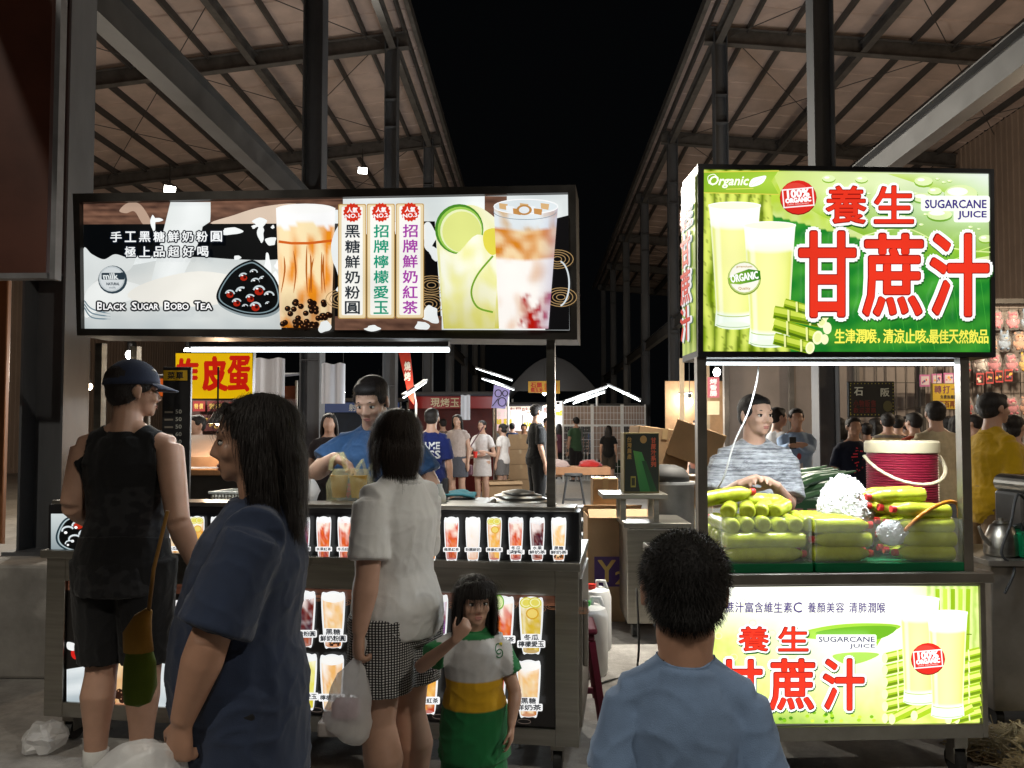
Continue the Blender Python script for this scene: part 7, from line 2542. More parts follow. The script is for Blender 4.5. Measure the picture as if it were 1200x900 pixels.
# wire grid panels with goods
M['tan_cloth'] = mat('tan cloth', (.36, .27, .23), .8, var=.15)
M['dark_goods'] = mat('dark small goods', (.05, .045, .045), .5, var=.5, scale=60)
Y = 24.0
for i, (x0, x1) in enumerate(((659, 694), (694, 729), (729, 757))):
    p0, p1 = G(x0, 476, Y), G(x1, 566, Y)
    t = thing('wire_grid_panel', ('left wire grid panel with tan cloth and dark goods at the lane end', 'middle wire grid panel behind the woman in black', 'right wire grid panel beside the tilted cartons')[i], 'display panel', ((p0.x + p1.x) / 2, Y, 0), 0, 'wire grid panels')
    b = MB(); zt = p0.z
    for k in range(9): xx = p0.x + .03 + (p1.x - p0.x - .06) * k / 8; b.bar((xx, Y, .05), (xx, Y, zt), .012, .012)
    for k in range(12): zz = .05 + (zt - .05) * k / 11; b.bar((p0.x + .02, Y - .013, zz), (p1.x - .02, Y - .013, zz), .012, .012)
    for xx in (p0.x + .02, p1.x - .02): b.bar((xx, Y - .03, 0), (xx, Y - .03, zt + .05), .045, .045)
    b.bar((p0.x, Y - .03, 1.75), (p1.x, Y - .03, 1.75), .05, .05)
    b.obj('grid', M['white_plastic'], t)
    b = MB(); b.box(((p0.x + p1.x) / 2, Y + .03, (zt + 1.75) / 2), (p1.x - p0.x - .06, .02, zt - 1.75)); b.obj('backing_cloth', M['tan_cloth'], t)
    b = MB(); rn = random.Random(i)
    if i == 1: b.box(((p0.x + p1.x) / 2, Y + .03, 1.2), (p1.x - p0.x - .06, .02, 1.0))
    else:
        for r_ in range(8):
            for c_ in range(11): b.box((p0.x + .08 + (p1.x - p0.x - .16) * c_ / 10, Y - .06, 1.66 - r_ * .1), (.05, .03, .07 + .03 * rn.random()))
    b.obj('goods', M['tan_cloth'] if i == 1 else M['dark_goods'], t)
# stainless cabinet with raised shelf
p = G(768, 745, 5.75)
t = thing('steel_cabinet', 'stainless cabinet with a raised shelf standing between the two carts', 'cabinet', (p.x, 5.95, 0))
xl, xr = G(735, 700, 5.75).x, G(806, 700, 5.75).x
b = MB(); b.box(((xl + xr) / 2, 6.02, .46), (xr - xl, .55, .70), bev=.006); b.obj('body', M['stainless'], t)
b = MB(); b.box(((xl + xr) / 2, 6.02, .835), (xr - xl + .05, .6, .035), bev=.004); b.obj('top', M['stainless'], t)
x0, x1 = G(706, 580, 5.75).x, G(783, 580, 5.75).x
zs = G(740, 582, 5.75).z
b = MB(); b.box(((x0 + x1) / 2, 5.95, zs), (x1 - x0, .42, .035), bev=.004); b.obj('shelf', M['stainless'], t)
for xx in (x0 + .16, x1 - .08):
    for yy in (5.82, 6.1):
        b = MB(); b.box((xx, yy, (zs + .84) / 2), (.04, .04, zs - .88)); b.obj('shelf_leg', M['stainless'], t)
for xx in (xl + .06, xr - .06):
    for yy in (5.82, 6.2):
        b = MB(); b.cyl((xx - .02, yy, .055), (xx + .02, yy, .055), .054, n=16); b.box((xx, yy, .108), (.05, .05, .006)); b.obj('caster', M['rubber'], t)
# printed cane carton on the shelf
zb = zs + .0185
p0, p1 = G(731, 507, 5.85), G(773, 577, 5.85)
hh = p0.z - zb
t = thing('printed_carton', 'dark green printed carton with a cane picture on the raised shelf', 'carton', ((p0.x + p1.x) / 2, 5.98, zb))
xm, xw = (p0.x + p1.x) / 2, p1.x - p0.x
b = MB(); b.box((xm, 5.98, zb + hh / 2), (xw, .24, hh), bev=.004); b.obj('box', mat('ochre board', (.22, .17, .06), .6), t)
A = Art(Plane((p0.x, 5.859, 0), (p1.x, 5.859, 0)), base=.001)
A.poly([(733, 509), (772, 508), (772, 576), (732, 576)], '1c2418')
A.poly([(742, 528), (752, 530), (768, 576), (750, 576)], '2c7a38', ['5ca048', '48984c', '1c6a30', '2c7838']); A.poly([(752, 540), (757, 540), (770, 576), (762, 576)], '184c24')
A.ell(754, 515, 4, 4.6, 'b89050'); A.vtext('甘蔗汁系列', 763, 513, 5.5, 34, 'c85838', .3, 1); A.vtext('台灣農產', 735, 512, 5, 26, 'b08c48', .2, 1)
A.rect(739, 558, 745, 571, 'a89c40'); A.rect(740, 560, 744, 569, '3a3a20')
A.obj('printed_face', M['paint'], t)
# Y20 carton under the shelf
t, Mx = carton(722, 700, 6.45, .50, .36, .85, 0, R(2), 'tall open carton with a purple letter panel under the raised shelf', open_=True)
pf = Plane(Mx @ V((-.25, -.185, 0)), Mx @ V((.25, -.185, 0)))
A = Art(pf, mapf=lambda x, y: (x, y), base=.001)
A.poly([(.05, .28), (.42, .28), (.42, .52), (.05, .52)], '3a1a5c'); A.text('Y', .08, .49, .14, -.17, 'c8a85c', .004); A.text('20', .22, .40, .16, -.10, 'c8a85c', .003)
A.obj('print', M['paint'], t)
carton(708, 600, 6.9, .22, .3, .5, .62, R(0), 'plain upright carton leaning on the purple lettered carton', None)
# pile of tilted cartons on a pallet
b = MB(); q = G(790, 600, 7.3)
for k in range(5): b.box((q.x, 7.0 + k * .14, .12), (.95, .1, .025))
for k in range(3): b.box((q.x - .4 + k * .4, 7.28, .054), (.09, .66, .106))
place(b, 'pallet', M['wood'], 'low wooden pallet under the pile of cartons', 'pallet')
carton(786, 600, 7.3, .6, .5, .52, .134, R(5), 'lowest carton of the pile behind the metal bin', 'piled cartons between the carts')
carton(796, 580, 7.3, .56, .46, .46, .66, R(-6), 'middle carton of the pile behind the metal bin', 'piled cartons between the carts')
carton(808, 515, 7.25, .46, .4, .34, 1.25, R(-12), 'carton tipped to the right on top of the pile', 'piled cartons between the carts', tilt=R(20))
carton(768, 505, 7.4, .50, .4, .36, 1.20, R(6), 'wide carton leaning on the top left of the pile', 'piled cartons between the carts', tilt=R(7))
# metal bin and jug
q = G(790, 612, 6.4)
t = thing('metal_bin', 'tall grey metal bin with a domed black lid behind the steel cabinet', 'bin', (q.x, 6.55, 0))
M['galv'] = mat('grey galvanised metal', (.24, .25, .26), .5, .6, var=.25)
b = MB(); b.lathe([(.001, 0), (.17, 0), (.18, .02), (.195, 1.07), (.205, 1.09), (.20, 1.11), (.001, 1.11)], Matrix.Translation((q.x, 6.55, 0)), 28); b.obj('bin_body', M['galv'], t, angle=40)
b = MB(); b.lathe([(.185, 1.112), (.18, 1.17), (.14, 1.22), (.06, 1.25), (.001, 1.255)], Matrix.Translation((q.x - .03, 6.55, 0)), 28); b.obj('lid', M['rubber'], t, smooth=True)
b = MB(); b.loft([(q.x + .20, 6.5, 1.05), (q.x + .27, 6.5, 1.03), (q.x + .28, 6.5, .93), (q.x + .2, 6.5, .87)], [.014] * 4, 8); b.obj('handle', M['galv'], t, smooth=True)
# jerry cans
for k, (px, py, Y, ht, lb) in enumerate(((694, 782, 4.95, .42, 'front white jerry can with a green cap beside the tea cart'), (700, 762, 5.5, .42, 'rear white jerry can half hidden beside the tea cart'))):
    q = G(px, py, Y)
    t = thing('jerry_can', lb, 'jerry can', (q.x, q.y, 0), 0, 'white jerry cans')
    b = MB(); b.loft([(q.x, q.y, .0), (q.x, q.y, .02), (q.x, q.y, .36), (q.x, q.y, .41), (q.x, q.y, .425)], [(.09, .12), (.10, .13), (.10, .13), (.085, .11), (.05, .07)], 24, side=(1, 0, 0), cap=.05); b.obj('can', M['white_plastic'], t, angle=40)
    b = MB(); b.lathe([(.001, .42), (.028, .42), (.028, .455), (.001, .457)], Matrix.Translation((q.x - .04, q.y - .03, 0)), 16); b.obj('cap', (mat('green cap', (.04, .45, .06), .4), M['red_plastic'])[k], t, angle=40)
    b = MB(); b.loft([(q.x - .0, q.y, .42), (q.x, q.y, .47), (q.x + .05, q.y, .47), (q.x + .07, q.y, .41)], [(.014, .014)] * 4, 8); b.obj('handle', M['white_plastic'], t, smooth=True)
# maroon stool
q = G(676, 830, 4.2)
M['maroon'] = mat('maroon plastic', (.16, .012, .03), .4, var=.1)
t = thing('plastic_stool', 'maroon plastic stool tucked against the right end of the tea cart', 'stool', (q.x - .03, 4.25, 0))
b = MB(); b.box((q.x - .04, 4.3, .455), (.30, .30, .03), bev=.012); b.box((q.x - .04, 4.3, .42), (.27, .27, .038), bev=.01); b.obj('seat', M['maroon'], t)
for dx in (-1, 1):
    for dy in (-1, 1):
        b = MB(); b.bar((q.x - .04 + dx * .17, 4.3 + dy * .17, .0), (q.x - .04 + dx * .115, 4.3 + dy * .115, .40), .05, .022); b.obj('leg', M['maroon'], t)
b = MB(); b.bar((q.x - .18, 4.15, .15), (q.x + .10, 4.15, .15), .02, .03); b.bar((q.x + .105, 4.16, .15), (q.x + .105, 4.44, .15), .02, .03); b.obj('stretcher', M['maroon'], t)
# red crate and wires by the tea cart end
b = MB()
for k in range(6): b.box((G(690, 600, 7.6).x, 7.6, .05 + k * .14), (.34, .25, .10), bev=.012)
place(b, 'crate_stack', mat('black crates', (.03, .03, .03), .5), 'stack of dark plastic crates behind the jerry cans', 'crates')
b = MB(); pts = [G(746, 690, 4.6), G(748, 730, 4.4), G(748, 770, 4.3)]; pts += [GZ(742, 790, .01), GZ(715, 797, .01), GZ(695, 805, .012)]
b.tube(smooth_path([tuple(p) for p in pts], 6), .006, 6); place(b, 'electric_cable', M['rubber'], 'black cable falling to the ground left of the boy', 'cable', smooth=True)
# wooden stall left of juice cart
p0, p1 = G(792, 430, 15.5), G(846, 540, 15.5)
t = thing('wooden_stall', 'warm lit wooden stall with a pink banner left of the young vendor', 'stall', ((p0.x + p1.x) / 2, 15.8, 0))
b = MB(); b.box(((p0.x + p1.x) / 2 + .3, 16.2, 1.3), (p1.x - p0.x + .8, .06, 2.6)); b.obj('back_board', mat('warm plywood', (.40, .22, .10), .6, var=.25), t)
b = MB(); b.box(((p0.x + p1.x) / 2 + .3, 15.5, .9), (p1.x - p0.x + .6, .5, .06)); b.box(((p0.x + p1.x) / 2 + .3, 15.6, .44), (p1.x - p0.x + .5, .3, .86)); b.obj('counter', M['wood'], t)
b = MB()
for xx in (p0.x + .1, (p0.x + p1.x) / 2 + .15): b.box((xx, 15.4, 1.5), (.08, .08, 3.0))
b.obj('post', mat('pale timber', (.45, .33, .2), .6), t)
A = Art(Plane((p0.x, 14.9, 0), (p0.x + 1, 14.9, 0)), base=.002)
A.poly([(829, 442), (843, 442), (843, 466), (829, 466)], 'c86c74'); A.vtext('烤香腸', 832, 444, 8, 20, 'f8ece8', .3, 1); A.rect(829, 470, 843, 486, 'e8d8b0'); A.obj('banner', M['paint'], t)
for k in range(6):
    b = MB(); q = G(800 + k * 8, 512, 15.3); b.lathe([(.001, 0), (.05, 0), (.055, .16), (.03, .2), (.001, .205)], Matrix.Translation((q.x, 15.42, .931)), 10)
    place(b, 'sauce_jar', mat('jar', (.4 - .05 * k, .08 + .05 * (k % 3), .04), .4), 'small sauce jar lined up on the wooden stall counter', 'jar', 'sauce jars on the wooden stall')

# ------------------------------------------------------------------ rows of stalls deeper under both sheds
def market_stall(x, y, w_, label, c, words, goods, wl, lit):
    t = thing('market_stall', label, 'stall', (x, y, 0), 0, None)
    b = MB(); b.box((x, y, .45), (w_, .7, .9)); b.obj('counter', cl(c), t)
    b = MB(); b.box((x, y, .92), (w_ + .1, .8, .04)); b.obj('top', M['wood'], t)
    for sx_ in (-1, 1):
        for dy in (-.3, .9):
            b = MB(); b.cyl((x + sx_ * w_ / 2, y + dy, 0), (x + sx_ * w_ / 2, y + dy, 2.5), .025, n=8); b.obj('post', M['stainless_dark'], t)
    b = MB(); b.box((x, y + .3, 2.56), (w_ + .2, 1.4, .04), Matrix.Rotation(R(6), 4, 'X')); b.obj('awning', cl('3c3c44'), t)
    b = MB(); b.box((x, y + .95, 1.6), (w_, .03, 1.6)); b.obj('back_board', mat('stall backdrop', lin(c), .6, var=.25), t)
    b = MB(); b.box((x, y - .36, 2.3), (w_, .03, .34)); sg = b.obj('sign_band', cl(c), t)
    A = Art(Plane((x - w_ / 2, y - .377, 2.3), (x + w_ / 2, y - .377, 2.3)), mapf=lambda a, b_: (a, -b_), base=.002)
    A.rect(.02, -.15, w_ - .02, .15, goods[0]); n = len(words); s_ = min(.26, (w_ - .2) / n)
    A.htext(words, w_ / 2 - n * s_ * .5, -.11, n * s_ * .95, .22, goods[1], .004, s_ * .1)
    A.obj('printed_band', print_mat('lit stall band', lit), sg)
    rn = random.Random(int(x * 31 + y * 7))
    k = 0; xx = x - w_ / 2 + .15
    while xx < x + w_ / 2 - .1:
        h = rn.uniform(.1, .34); b = MB(); r_ = rn.uniform(.05, .1)
        if rn.random() < .5: b.box((xx, y - .12 + rn.uniform(-.1, .15), .942 + h / 2), (r_ * 1.8, .16, h), bev=.012)
        else: b.lathe([(.001, 0), (r_ * .8, 0), (r_, h * .7), (r_ * .6, h), (.001, h + .01)], Matrix.Translation((xx, y - .1 + rn.uniform(-.1, .15), .942)), 12)
        place(b, 'stall_goods', mat('goods', lin(rn.choice(goods[2:])), .5, var=.3, scale=20), 'small pack or jar on the counter of the ' + wl, 'goods', 'goods on the ' + wl)
        xx += r_ * 2 + .06
    return t


market_stall(-2.2, 20.2, 2.2, 'stall with a red band among the left columns, left of the white dressed woman', '5c1c18', '現烤玉米', ('a81c18', 'f0e0b0', 'c8702c', 'd0c8b8', '6c2c1c', '8c8c44'), 'red banded stall', .22)
market_stall(-.2, 27.6, 2.4, 'far stall with a pale band left of the yellow stall sign', '8c7c70', '古早味雞蛋糕', ('e8dcc8', '9c2418', 'c88830', 'e0d0b0', '3c5c3c', 'b0402c'), 'pale banded stall', .9)
market_stall(-5.6, 13.4, 2.2, 'stall with an orange band seen through the left end of the tea cart', '6c3414', '鹽酥雞', ('c8581c', 'fff0c8', '9c5c24', 'c8a050', '5c2c18', '803820'), 'orange banded stall', .7)
market_stall(-5.4, 24.0, 2.4, 'dim stall with a blue band deep in the left shed', '24344c', '射氣球', ('24549c', 'f0f0e0', 'c83c3c', 'e0c840', '4c9c58', 'd0d0d0'), 'blue banded stall', .2)
market_stall(4.9, 21.0, 2.0, 'stall with a purple band right of the wooden stall', '3c2450', '地瓜球', ('6c2c8c', 'f4e8a0', 'c87830', '8c4c9c', 'd0b080', '5c3018'), 'purple banded stall', .8)
market_stall(2.9, 29.0, 2.0, 'far stall with a green band behind the tilted cartons', '2c4430', '青草茶', ('2c7c3c', 'f4f0d0', '4c8c3c', 'c8c890', '2c4c24', '8c6c30'), 'green banded stall', .8)
for px, Y, ty, yaw, sh_, lg, hr, bk, lb in ((519, 19.5, 491, 30, '6c5c54', '2a2a30', 'short', 'pants', 'distant shopper in a brown tee between the lettered shirt and the grey skirt'),
                                     (553, 21.5, 494, -30, '7c2c34', '1c1c22', 'bun', 'pants', 'distant shopper in a maroon top behind the white dress'),
                                     (577, 23.0, 495, 160, '8c9098', '2c2c34', 'long', 'pants', 'distant shopper in a pale grey top in front of the pink stall front'),
                                     (600, 25.0, 496, 20, '1c2c4c', '1a1a1e', 'short', 'pants', 'distant shopper in navy near the red stall front'),
                                     (641, 19.0, 490, 200, '9c8c84', '3c3c44', 'short', 'shorts', 'distant man in a beige tee just right of the tea cart post'),
                                     (655, 25.5, 497, 0, '4c2430', '1c1c20', 'long', 'pants', 'distant shopper in wine red near the merchandise table'),
                                     (696, 27.0, 497, 180, '3c4c6c', '1c1c20', 'short', 'pants', 'distant shopper in slate blue behind the wire panels'),
                                     (818, 14.2, 492, 120, '5c3424', '1c1a1a', 'short', 'pants', 'stallholder in brown at the wooden stall'),
                                     (834, 17.0, 494, 60, '8c4c3c', '1c1a1a', 'bun', 'pants', 'shopper in a rust coloured top behind the wooden stall jars'),
                                     (1026, 12.2, 490, 20, '84343c', '1c1c22', 'long', 'pants', 'long haired shopper in a dull red top below the LED board'),
                                     (1052, 11.4, 487, -30, '24242c', '1c1c22', 'short', 'pants', 'shopper in black just right of the striped shirt'),
                                     (1142, 10.2, 486, 40, '6c7484', '1c1c22', 'short', 'pants', 'shopper in a grey blue tee just left of the heavy man'),
                                     (1112, 11.5, 488, -20, 'a0847c', '2c2c34', 'bun', 'pants', 'shopper in a pale pink top right of the beige shirt'),
                                     (983, 12.0, 490, 10, '5c6470', '1c1c22', 'long', 'pants', 'long haired shopper in grey blue beside the dark shed column')):
    bgp(lb, px, Y, ty, R(yaw), sh_, lg, hr, bk, vox=.017, to=1.9 if bk == 'pants' else .9)
# ------------------------------------------------------------------ right: grey stall wall, toys, boards
M['wall_panel'] = mat('grey brown wall panel', (.22, .19, .175), .7, var=.2, scale=1.5)
Y = 13.2
t = thing('stall_wall', 'grey brown panelled stall wall behind the shoppers on the right', 'wall', (7.2, Y, 0))
x0, x1 = G(850, 400, Y).x, 12.0
n = 8
for k in range(n):
    b = MB(); a, c_ = x0 + (x1 - x0) * k / n, x0 + (x1 - x0) * (k + 1) / n
    b.box(((a + c_) / 2, Y + .05, 1.83), (c_ - a - .03, .06, 3.66), bev=.01); b.obj('panel', M['wall_panel'], t)
    b = MB(); b.box((a, Y + .0, 1.85), (.08, .12, 3.7)); b.obj('upright', M['beam'], t)
b = MB(); b.box(((x0 + x1) / 2, Y, 3.74), (x1 - x0, .14, .08)); b.obj('top_rail', M['beam'], t)
# wire rack in front of the wall for the toys
b = MB(); xr0, xr1 = G(1030, 450, 12.9).x, 11.8
for k in range(40): xx = xr0 + (xr1 - xr0) * k / 39; b.bar((xx, 12.98, .1), (xx, 12.98, 3.6), .01, .01)
for k in range(9): b.bar((xr0, 12.967, .3 + k * .41), (xr1, 12.967, .3 + k * .41), .012, .012)
place(b, 'wire_rack', M['dark_frame'], 'dark wire rack carrying bagged toys on the right stall wall', 'rack')
M['bagfilm'] = film_mat('clear toy bag', (.9, .9, .9), .12, .8, bump=.5, bscale=40)
TOYC = [('pink', (.50, .16, .20)), ('yellow', (.52, .32, .05)), ('white', (.52, .48, .46)), ('peach', (.50, .26, .17)), ('red', (.36, .05, .05)), ('pale blue', (.20, .28, .40)), ('brown', (.18, .09, .05))]


def toy(kind, seed):
    nm, c = TOYC[kind]
    rn = random.Random(seed)
    t = thing('plush_toy', 'small %s plush toy in a clear bag on the wire rack' % nm, 'toy', (0, 0, 0), 0, '%s plush toys on the rack' % nm)
    b = MB(); m = cloth('plush', c, var=.2)
    b.ell((0, 0, -.22), (.085, .06, .08), None, 2); b.ell((0, -.02, -.11), (.075, .06, .068), None, 2)
    for k in (-1, 1):
        b.ell((.05 * k, -.01, -.05 + .02 * (kind % 2)), (.022, .015, .022 + .022 * (kind % 3)), None, 1); b.ell((.08 * k, -.02, -.2), (.022, .022, .05), None, 1); b.ell((.045 * k, -.05, -.29), (.028, .04, .025), None, 1)
    bo = b.obj('body', m, t, world=False, smooth=True)
    f = MB(); f.ell((0, -.075, -.12), (.03, .012, .02), None, 1); f.obj('muzzle', cloth('plush pale', (.5, .42, .36)), bo, world=False, smooth=True)
    for k in (-1, 1):
        f = MB(); f.ell((.03 * k, -.075, -.095), (.008, .006, .009), None, 1); f.obj('eye', EYE_D, bo, world=False, smooth=True)
    b = MB(); b.loft([(0, 0, .0), (0, 0, -.03), (0, 0, -.14), (0, 0, -.27), (0, 0, -.33)], [(.03, .008), (.09, .05), (.115, .085), (.115, .085), (.10, .03)], 14, side=(1, 0, 0))
    for i, v in enumerate(b.v): b.v[i] = v + V((noise.noise(v * 20), noise.noise(v * 20 + V((5, 0, seed))), 0)) * .012
    b.obj('clear_bag', M['bagfilm'], t, world=False, smooth=True)
    return t


protos = {}
rn = random.Random(21)
ycard = 0
for r_ in range(9):
    z = 3.56 - r_ * .355
    xx = G(1044 if r_ < 2 else 1136, 400, 12.85).x + (r_ % 2) * .1
    if r_ >= 2: xx = G(1128, 400, 12.85).x + (r_ % 2) * .1
    while xx < 9.9:
        if not (r_ == 3 and xx < 9.0):
            k = rn.choice((0, 0, 2, 3, 3, 1, 4, 5, 6))
            o = toy(k, k) if k not in protos else dup(protos[k])
            protos.setdefault(k, o)
            o.location = (xx, 12.84 - rn.random() * .04, z - .02); o.rotation_euler = (0, rn.uniform(-.12, .12), rn.uniform(-.5, .5))
            o.matrix_basis = Matrix.Translation(o.location) @ o.rotation_euler.to_matrix().to_4x4()
        xx += .245
# framed cards
for i, (px, py, w_) in enumerate([(1084 + k * 14, 446 - k * 1.0, 13) for k in range(4)] + [(1149 + k * 11, 444 - k * 1.4, 10) for k in range(4)]):
    Y = 12.72; p0, p1 = G(px - w_ / 2, py - 7, Y), G(px + w_ / 2, py + 7, Y)
    t = thing('prize_card', ('pink framed prize card in the row above the yellow sign' if i < 4 else 'red framed prize card in the row above the heavy man'), 'card', ((p0.x + p1.x) / 2, Y, p1.z), 0, 'pink prize cards' if i < 4 else 'red prize cards')
    b = MB(); b.box(((p0.x + p1.x) / 2, Y + .01, (p0.z + p1.z) / 2), (p1.x - p0.x - .01, .015, p0.z - p1.z)); b.obj('frame', mat('card frame', ((.45, .12, .30), (.40, .05, .05))[i // 4], .5), t)
    A = Art(Plane((p0.x, Y + .001, 0), (p1.x, Y + .001, 0)), base=.002); A.rect(px - w_ * .36, py - 5, px + w_ * .36, py + 5, 'c8b8c0' if i < 4 else '2c1814')
    for k in range(5): A.ell(px + rn.uniform(-3, 3), py + rn.uniform(-3, 3), rn.uniform(.8, 1.8), rn.uniform(.8, 1.8), rn.choice(('c05058', 'd8a048', '5c4a7c', 'e0d0c0')), n=8)
    A.obj('picture', M['paint'], t)


def flat_sign(name, label, c4, Y, col, rim, draw, catg='sign', em=None):
    p0, p1 = G(c4[0], c4[1], Y), G(c4[2], c4[3], Y)
    t = thing(name, label, catg, ((p0.x + p1.x) / 2, Y, p1.z))
    b = MB(); b.box(((p0.x + p1.x) / 2, Y + .03, (p0.z + p1.z) / 2), (p1.x - p0.x, .05, p0.z - p1.z), bev=.004); b.obj('board', mat('sign board', lin(rim), .5), t)
    A = Art(Plane((p0.x, Y + .004, 0), (p1.x, Y + .004, 0)), base=.002)
    A.rect(c4[0] + 1, c4[1] + 1, c4[2] - 1, c4[3] - 1, col); draw(A); A.obj('print', em or M['paint'], t)
    b = MB(); q = ((p0.x + p1.x) / 2)
    for s_ in (-.3, .3): b.cyl((q + s_ * (p1.x - p0.x), Y + .03, p0.z), (q + s_ * (p1.x - p0.x), Y + .03, p0.z + .3), .006, n=6)
    b.obj('hanger', M['dark_frame'], t)
    return t


def led(A):
    for k in range(13):
        A.ell(997 + k * 4.1, 449.5, .7, .8, '8c8830', n=6); A.ell(997 + k * 4.1, 486, .7, .8, '8c8830', n=6)
    for k in range(9): A.ell(996.5, 452 + k * 4, .7, .8, '8c8830', n=6); A.ell(1046.5, 452 + k * 4, .7, .8, '8c8830', n=6)
    A.text('石', 1001, 454, 10, 9.5, 'b8bcb0', .3); A.text('阪', 1032, 455, 10, 9.5, 'b8bcb0', .3)
    A.htext('小物販售', 1000, 469, 26, 8, '5c1410', .2, 1); A.htext('歡迎選購', 1000, 478, 26, 6, '5c1410', .1, 1); A.ell(1040, 476, 5.5, 6.5, '4c4a28')


flat_sign('led_board', 'black LED board with a dotted yellow edge and two pale characters', (994, 447, 1049, 489), 11.0, '0a0c0a', '0c0c0c', led)
flat_sign('paper_sign', 'yellow paper sign with dark writing under the pink prize cards', (1092, 449, 1127, 480), 12.3, 'c8a828', '6c5a20',
          lambda A: (A.htext('轉打卡', 1095, 452, 28, 9, '6c2c4c', .2, 2), A.htext('免費換轉一次', 1102, 463, 23, 4.5, '3c3020', .1, .6), A.htext('滿三百再加', 1094, 470, 31, 7.5, '7c3c10', .2, .8)))
# cane leaves and cartons behind the vendor
M['leaf'] = mat('dark green cane leaf', (.015, .07, .02), .4, var=.35, scale=12)
q = G(950, 560, 5.9)
t = thing('prep_table', 'low prep table behind the young vendor carrying cane leaves', 'table', (q.x, 5.9, 0))
b = MB(); b.box((q.x + .05, 5.95, .80), (1.1, .6, .04)); b.obj('tabletop', M['stainless_dark'], t)
for dx in (-.45, .55):
    for dy in (-.22, .22):
        b = MB(); b.box((q.x + dx, 5.95 + dy, .39), (.04, .04, .78)); b.obj('leg', M['stainless_dark'], t)
b = MB(); rn = random.Random(5)
for k in range(16):
    y = 5.72 + rn.random() * .4; z = 1.04 + rn.random() * .14
    a = V((q.x - .30 + rn.random() * .1, y, z - .05)); c_ = V((q.x + .16 + rn.random() * .1, y + rn.uniform(-.1, .1), z + .04 + rn.random() * .06))
    b.loft([a, a.lerp(c_, .5) + V((0, 0, .02)), c_], [(.02, .006), (.028, .007), (.008, .003)], 6, side=(0, .6, 1))
place(b, 'cane_leaves', M['leaf'], 'bundle of long dark green cane leaves behind the young vendor', 'leaves')
for k in range(2):
    b = MB(); b.box((q.x - .18 + k * .42, 5.85, .925), (.38, .3, .20), bev=.006)
    o = place(b, 'leaf_crate', mat('green crate', (.02, .08, .03), .5), ('left green crate under the cane leaves', 'right green crate under the cane leaves')[k], 'crate', 'green crates under the leaves')
    A = Art(Plane((q.x - .37 + k * .42, 5.697, .925), (q.x + .03 + k * .42, 5.697, .925)), mapf=lambda x, y: (x, y), base=.001)
    for j in range(3): A.rect(.03 + j * .12, -.05, .12 + j * .12, .04, 'a87078'); A.text('甘蔗', .04 + j * .12, .03, .07, -.06, '5c2030')
    A.mb.xf(Matrix.Translation(-o.location)); l_ = A.mb.obj('label', M['paint'], None, colors=True); l_.parent = o
for k in range(5):
    b = MB(); q2 = G(932 + k * 5, 547, 8.2); b.box((q2.x, 8.2, .92), (.10, .16, .10), bev=.02)
    place(b, 'snack_pack', mat('snack pack', (.40, .25 - .03 * k, .18), .4, var=.3, scale=25), 'reddish snack pack on the low stall beside the pale blue shirt', 'snack', 'snack packs on the low stall')
b = MB(); q2 = G(945, 560, 8.2); b.box((q2.x, 8.3, .845), (1.0, .6, .045), bev=.01); b.box((q2.x, 8.3, .41), (.9, .5, .82))
place(b, 'low_stall', M['dark_frame'], 'dark low stall table holding snack packs behind the vendor', 'stall table')

# ------------------------------------------------------------------ right edge: steel cabinet, kettle, cane waste
xl = G(1157, 720, 4.1).x
t = thing('steel_cabinet', 'dented dark steel cabinet at the right edge beside the juice cart', 'cabinet', (xl + .35, 4.3, 0))
b = MB(); b.box((xl + .36, 4.35, .46), (.70, .55, .74), bev=.008); b.obj('body', M['stainless_dark'], t)
b = MB(); b.box((xl + .36, 4.35, .848), (.75, .6, .03), bev=.004); b.obj('top', M['stainless_dark'], t)
for dx in (.06, .64):
    b = MB(); b.cyl((xl + dx - .02, 4.15, .045), (xl + dx + .02, 4.15, .045), .044, n=16); b.obj('caster', M['rubber'], t)
b = MB(); b.box((xl + .40, 4.25, .93), (.42, .3, .13), bev=.01)
place(b, 'parts_box', M['green_band'], 'dark green plastic box on the right edge steel cabinet', 'box')
q = V((xl + .14, 4.20, .864))
t = thing('steel_kettle', 'small shiny steel kettle on the right edge cabinet', 'kettle', q)
b = MB(); b.lathe([(.001, 0), (.075, 0), (.085, .01), (.08, .10), (.055, .16), (.04, .17), (.001, .172)], Matrix.Translation(q), 24); b.obj('kettle_body', M['stainless'], t, angle=40)
b = MB(); b.loft([q + V((-.06, -.02, .06)), q + V((-.11, -.03, .10)), q + V((-.14, -.04, .16))], [.016, .012, .008], 10); b.obj('spout', M['stainless'], t, smooth=True)
b = MB(); b.loft([q + V((.05, 0, .15)), q + V((.10, 0, .17)), q + V((.12, 0, .1)), q + V((.075, 0, .04))], [.008] * 4, 8); b.obj('handle', M['rubber'], t, smooth=True)
b = MB(); b.lathe([(.001, .173), (.04, .173), (.03, .185), (.012, .188), (.012, .20), (.001, .202)], Matrix.Translation(q), 20); b.obj('lid', M['stainless'], t, angle=40)
t = thing('juice_press', 'dark metal cane press with hanging cables at the right edge', 'machine', (xl + .45, 4.45, .998))
b = MB(); b.box((xl + .45, 4.32, 1.10), (.4, .26, .2), bev=.02); b.obj('press_body', M['dark_frame'], t)
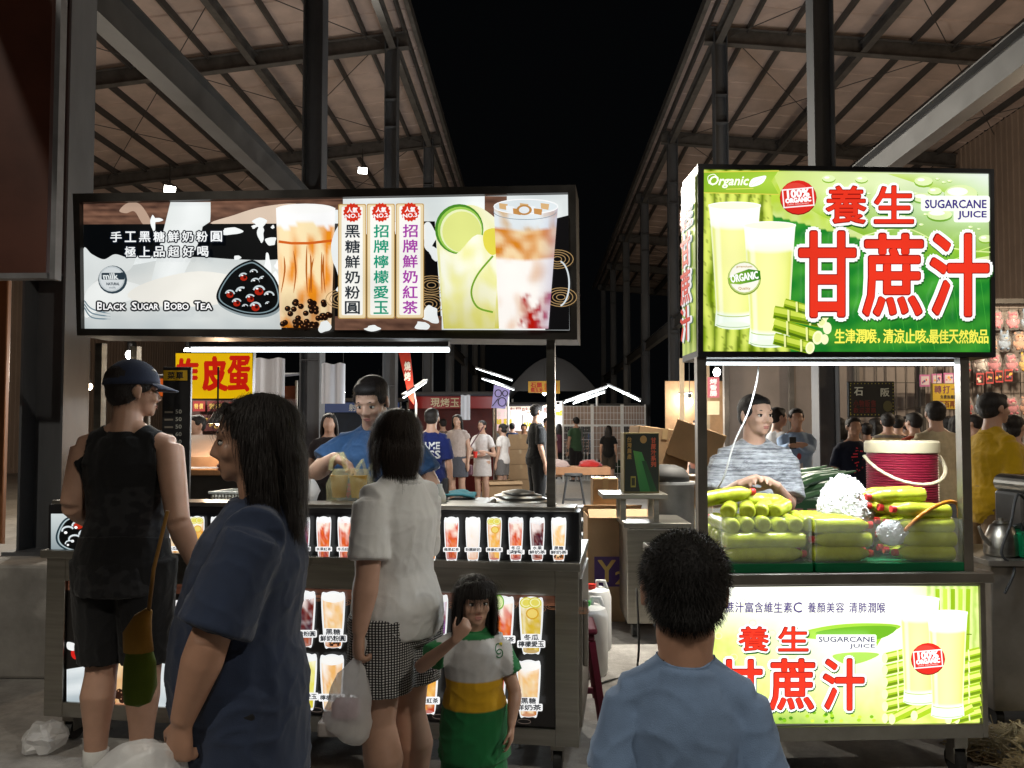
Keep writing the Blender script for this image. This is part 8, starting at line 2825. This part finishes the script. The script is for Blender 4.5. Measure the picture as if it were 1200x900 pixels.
b = MB(); b.cyl((xl + .30, 4.17, 1.24), (xl + .30, 4.45, 1.24), .05, n=20); b.cyl((xl + .44, 4.17, 1.24), (xl + .44, 4.45, 1.24), .05, n=20); b.obj('roller', M['stainless'], t)
b = MB(); b.tube(smooth_path([(xl + .28, 4.15, 1.1), (xl + .16, 4.08, 1.2), (xl + .1, 4.05, 1.05), (xl + .05, 4.05, .9), (xl + .12, 4.06, .82), (xl + .05, 4.03, .7)], 6), .007, 6); b.obj('cable', M['rubber'], t, smooth=True)
b = MB(); rn = random.Random(8); q = GZ(1180, 880, 0)
for k in range(900):
    r_ = rn.random() ** .6 * .42; th = rn.random() * 6.283
    p_ = V((q.x + .15 + r_ * math.cos(th), q.y + r_ * .7 * math.sin(th), .012 + max(0, .10 * (1 - r_ / .42)) * rn.random() ** .5))
    d = V((rn.uniform(-1, 1), rn.uniform(-1, 1), rn.uniform(-.25, .25))).normalized() * rn.uniform(.02, .07)
    b.bar(p_ - d, p_ + d, rn.uniform(.004, .012), .003)
place(b, 'cane_fibre', mat('dry cane fibre', (.38, .30, .16), .8, var=.3), 'heap of dry pressed cane fibre on the ground by the right cart wheel', 'cane waste', kind='stuff')
# crumpled clear bag on the ground at the left
b = MB(); q = GZ(52, 880, 0); b.ell((q.x, q.y, .065), (.10, .09, .07), None, 3)
for i, v in enumerate(b.v):
    b.v[i] = v + V((noise.noise(v * 22), noise.noise(v * 22 + V((5, 0, 0))), noise.noise(v * 22 + V((0, 5, 0))))) * .035
    b.v[i].z = max(.004, b.v[i].z)
place(b, 'plastic_bag', M['film'], 'crumpled clear plastic bag lying on the ground at the lower left', 'bag', smooth=False)
b = MB(); rn = random.Random(14)
for k in range(70):
    q = GZ(rn.uniform(0, 1200), rn.uniform(760, 895), 0) if k < 30 else V((rn.uniform(-2.4, 2.8), rn.uniform(4.5, 14), 0))
    s_ = rn.uniform(.008, .03); b.box((q.x, q.y, .004 + s_ * .1), (s_, s_ * rn.uniform(.4, 1.5), s_ * .2), Matrix.Rotation(rn.random() * 3, 4, 'Z'))
place(b, 'ground_litter', mat('litter scraps', (.32, .30, .27), .8, var=.4), 'small scraps of litter scattered over the concrete', 'litter', kind='stuff')
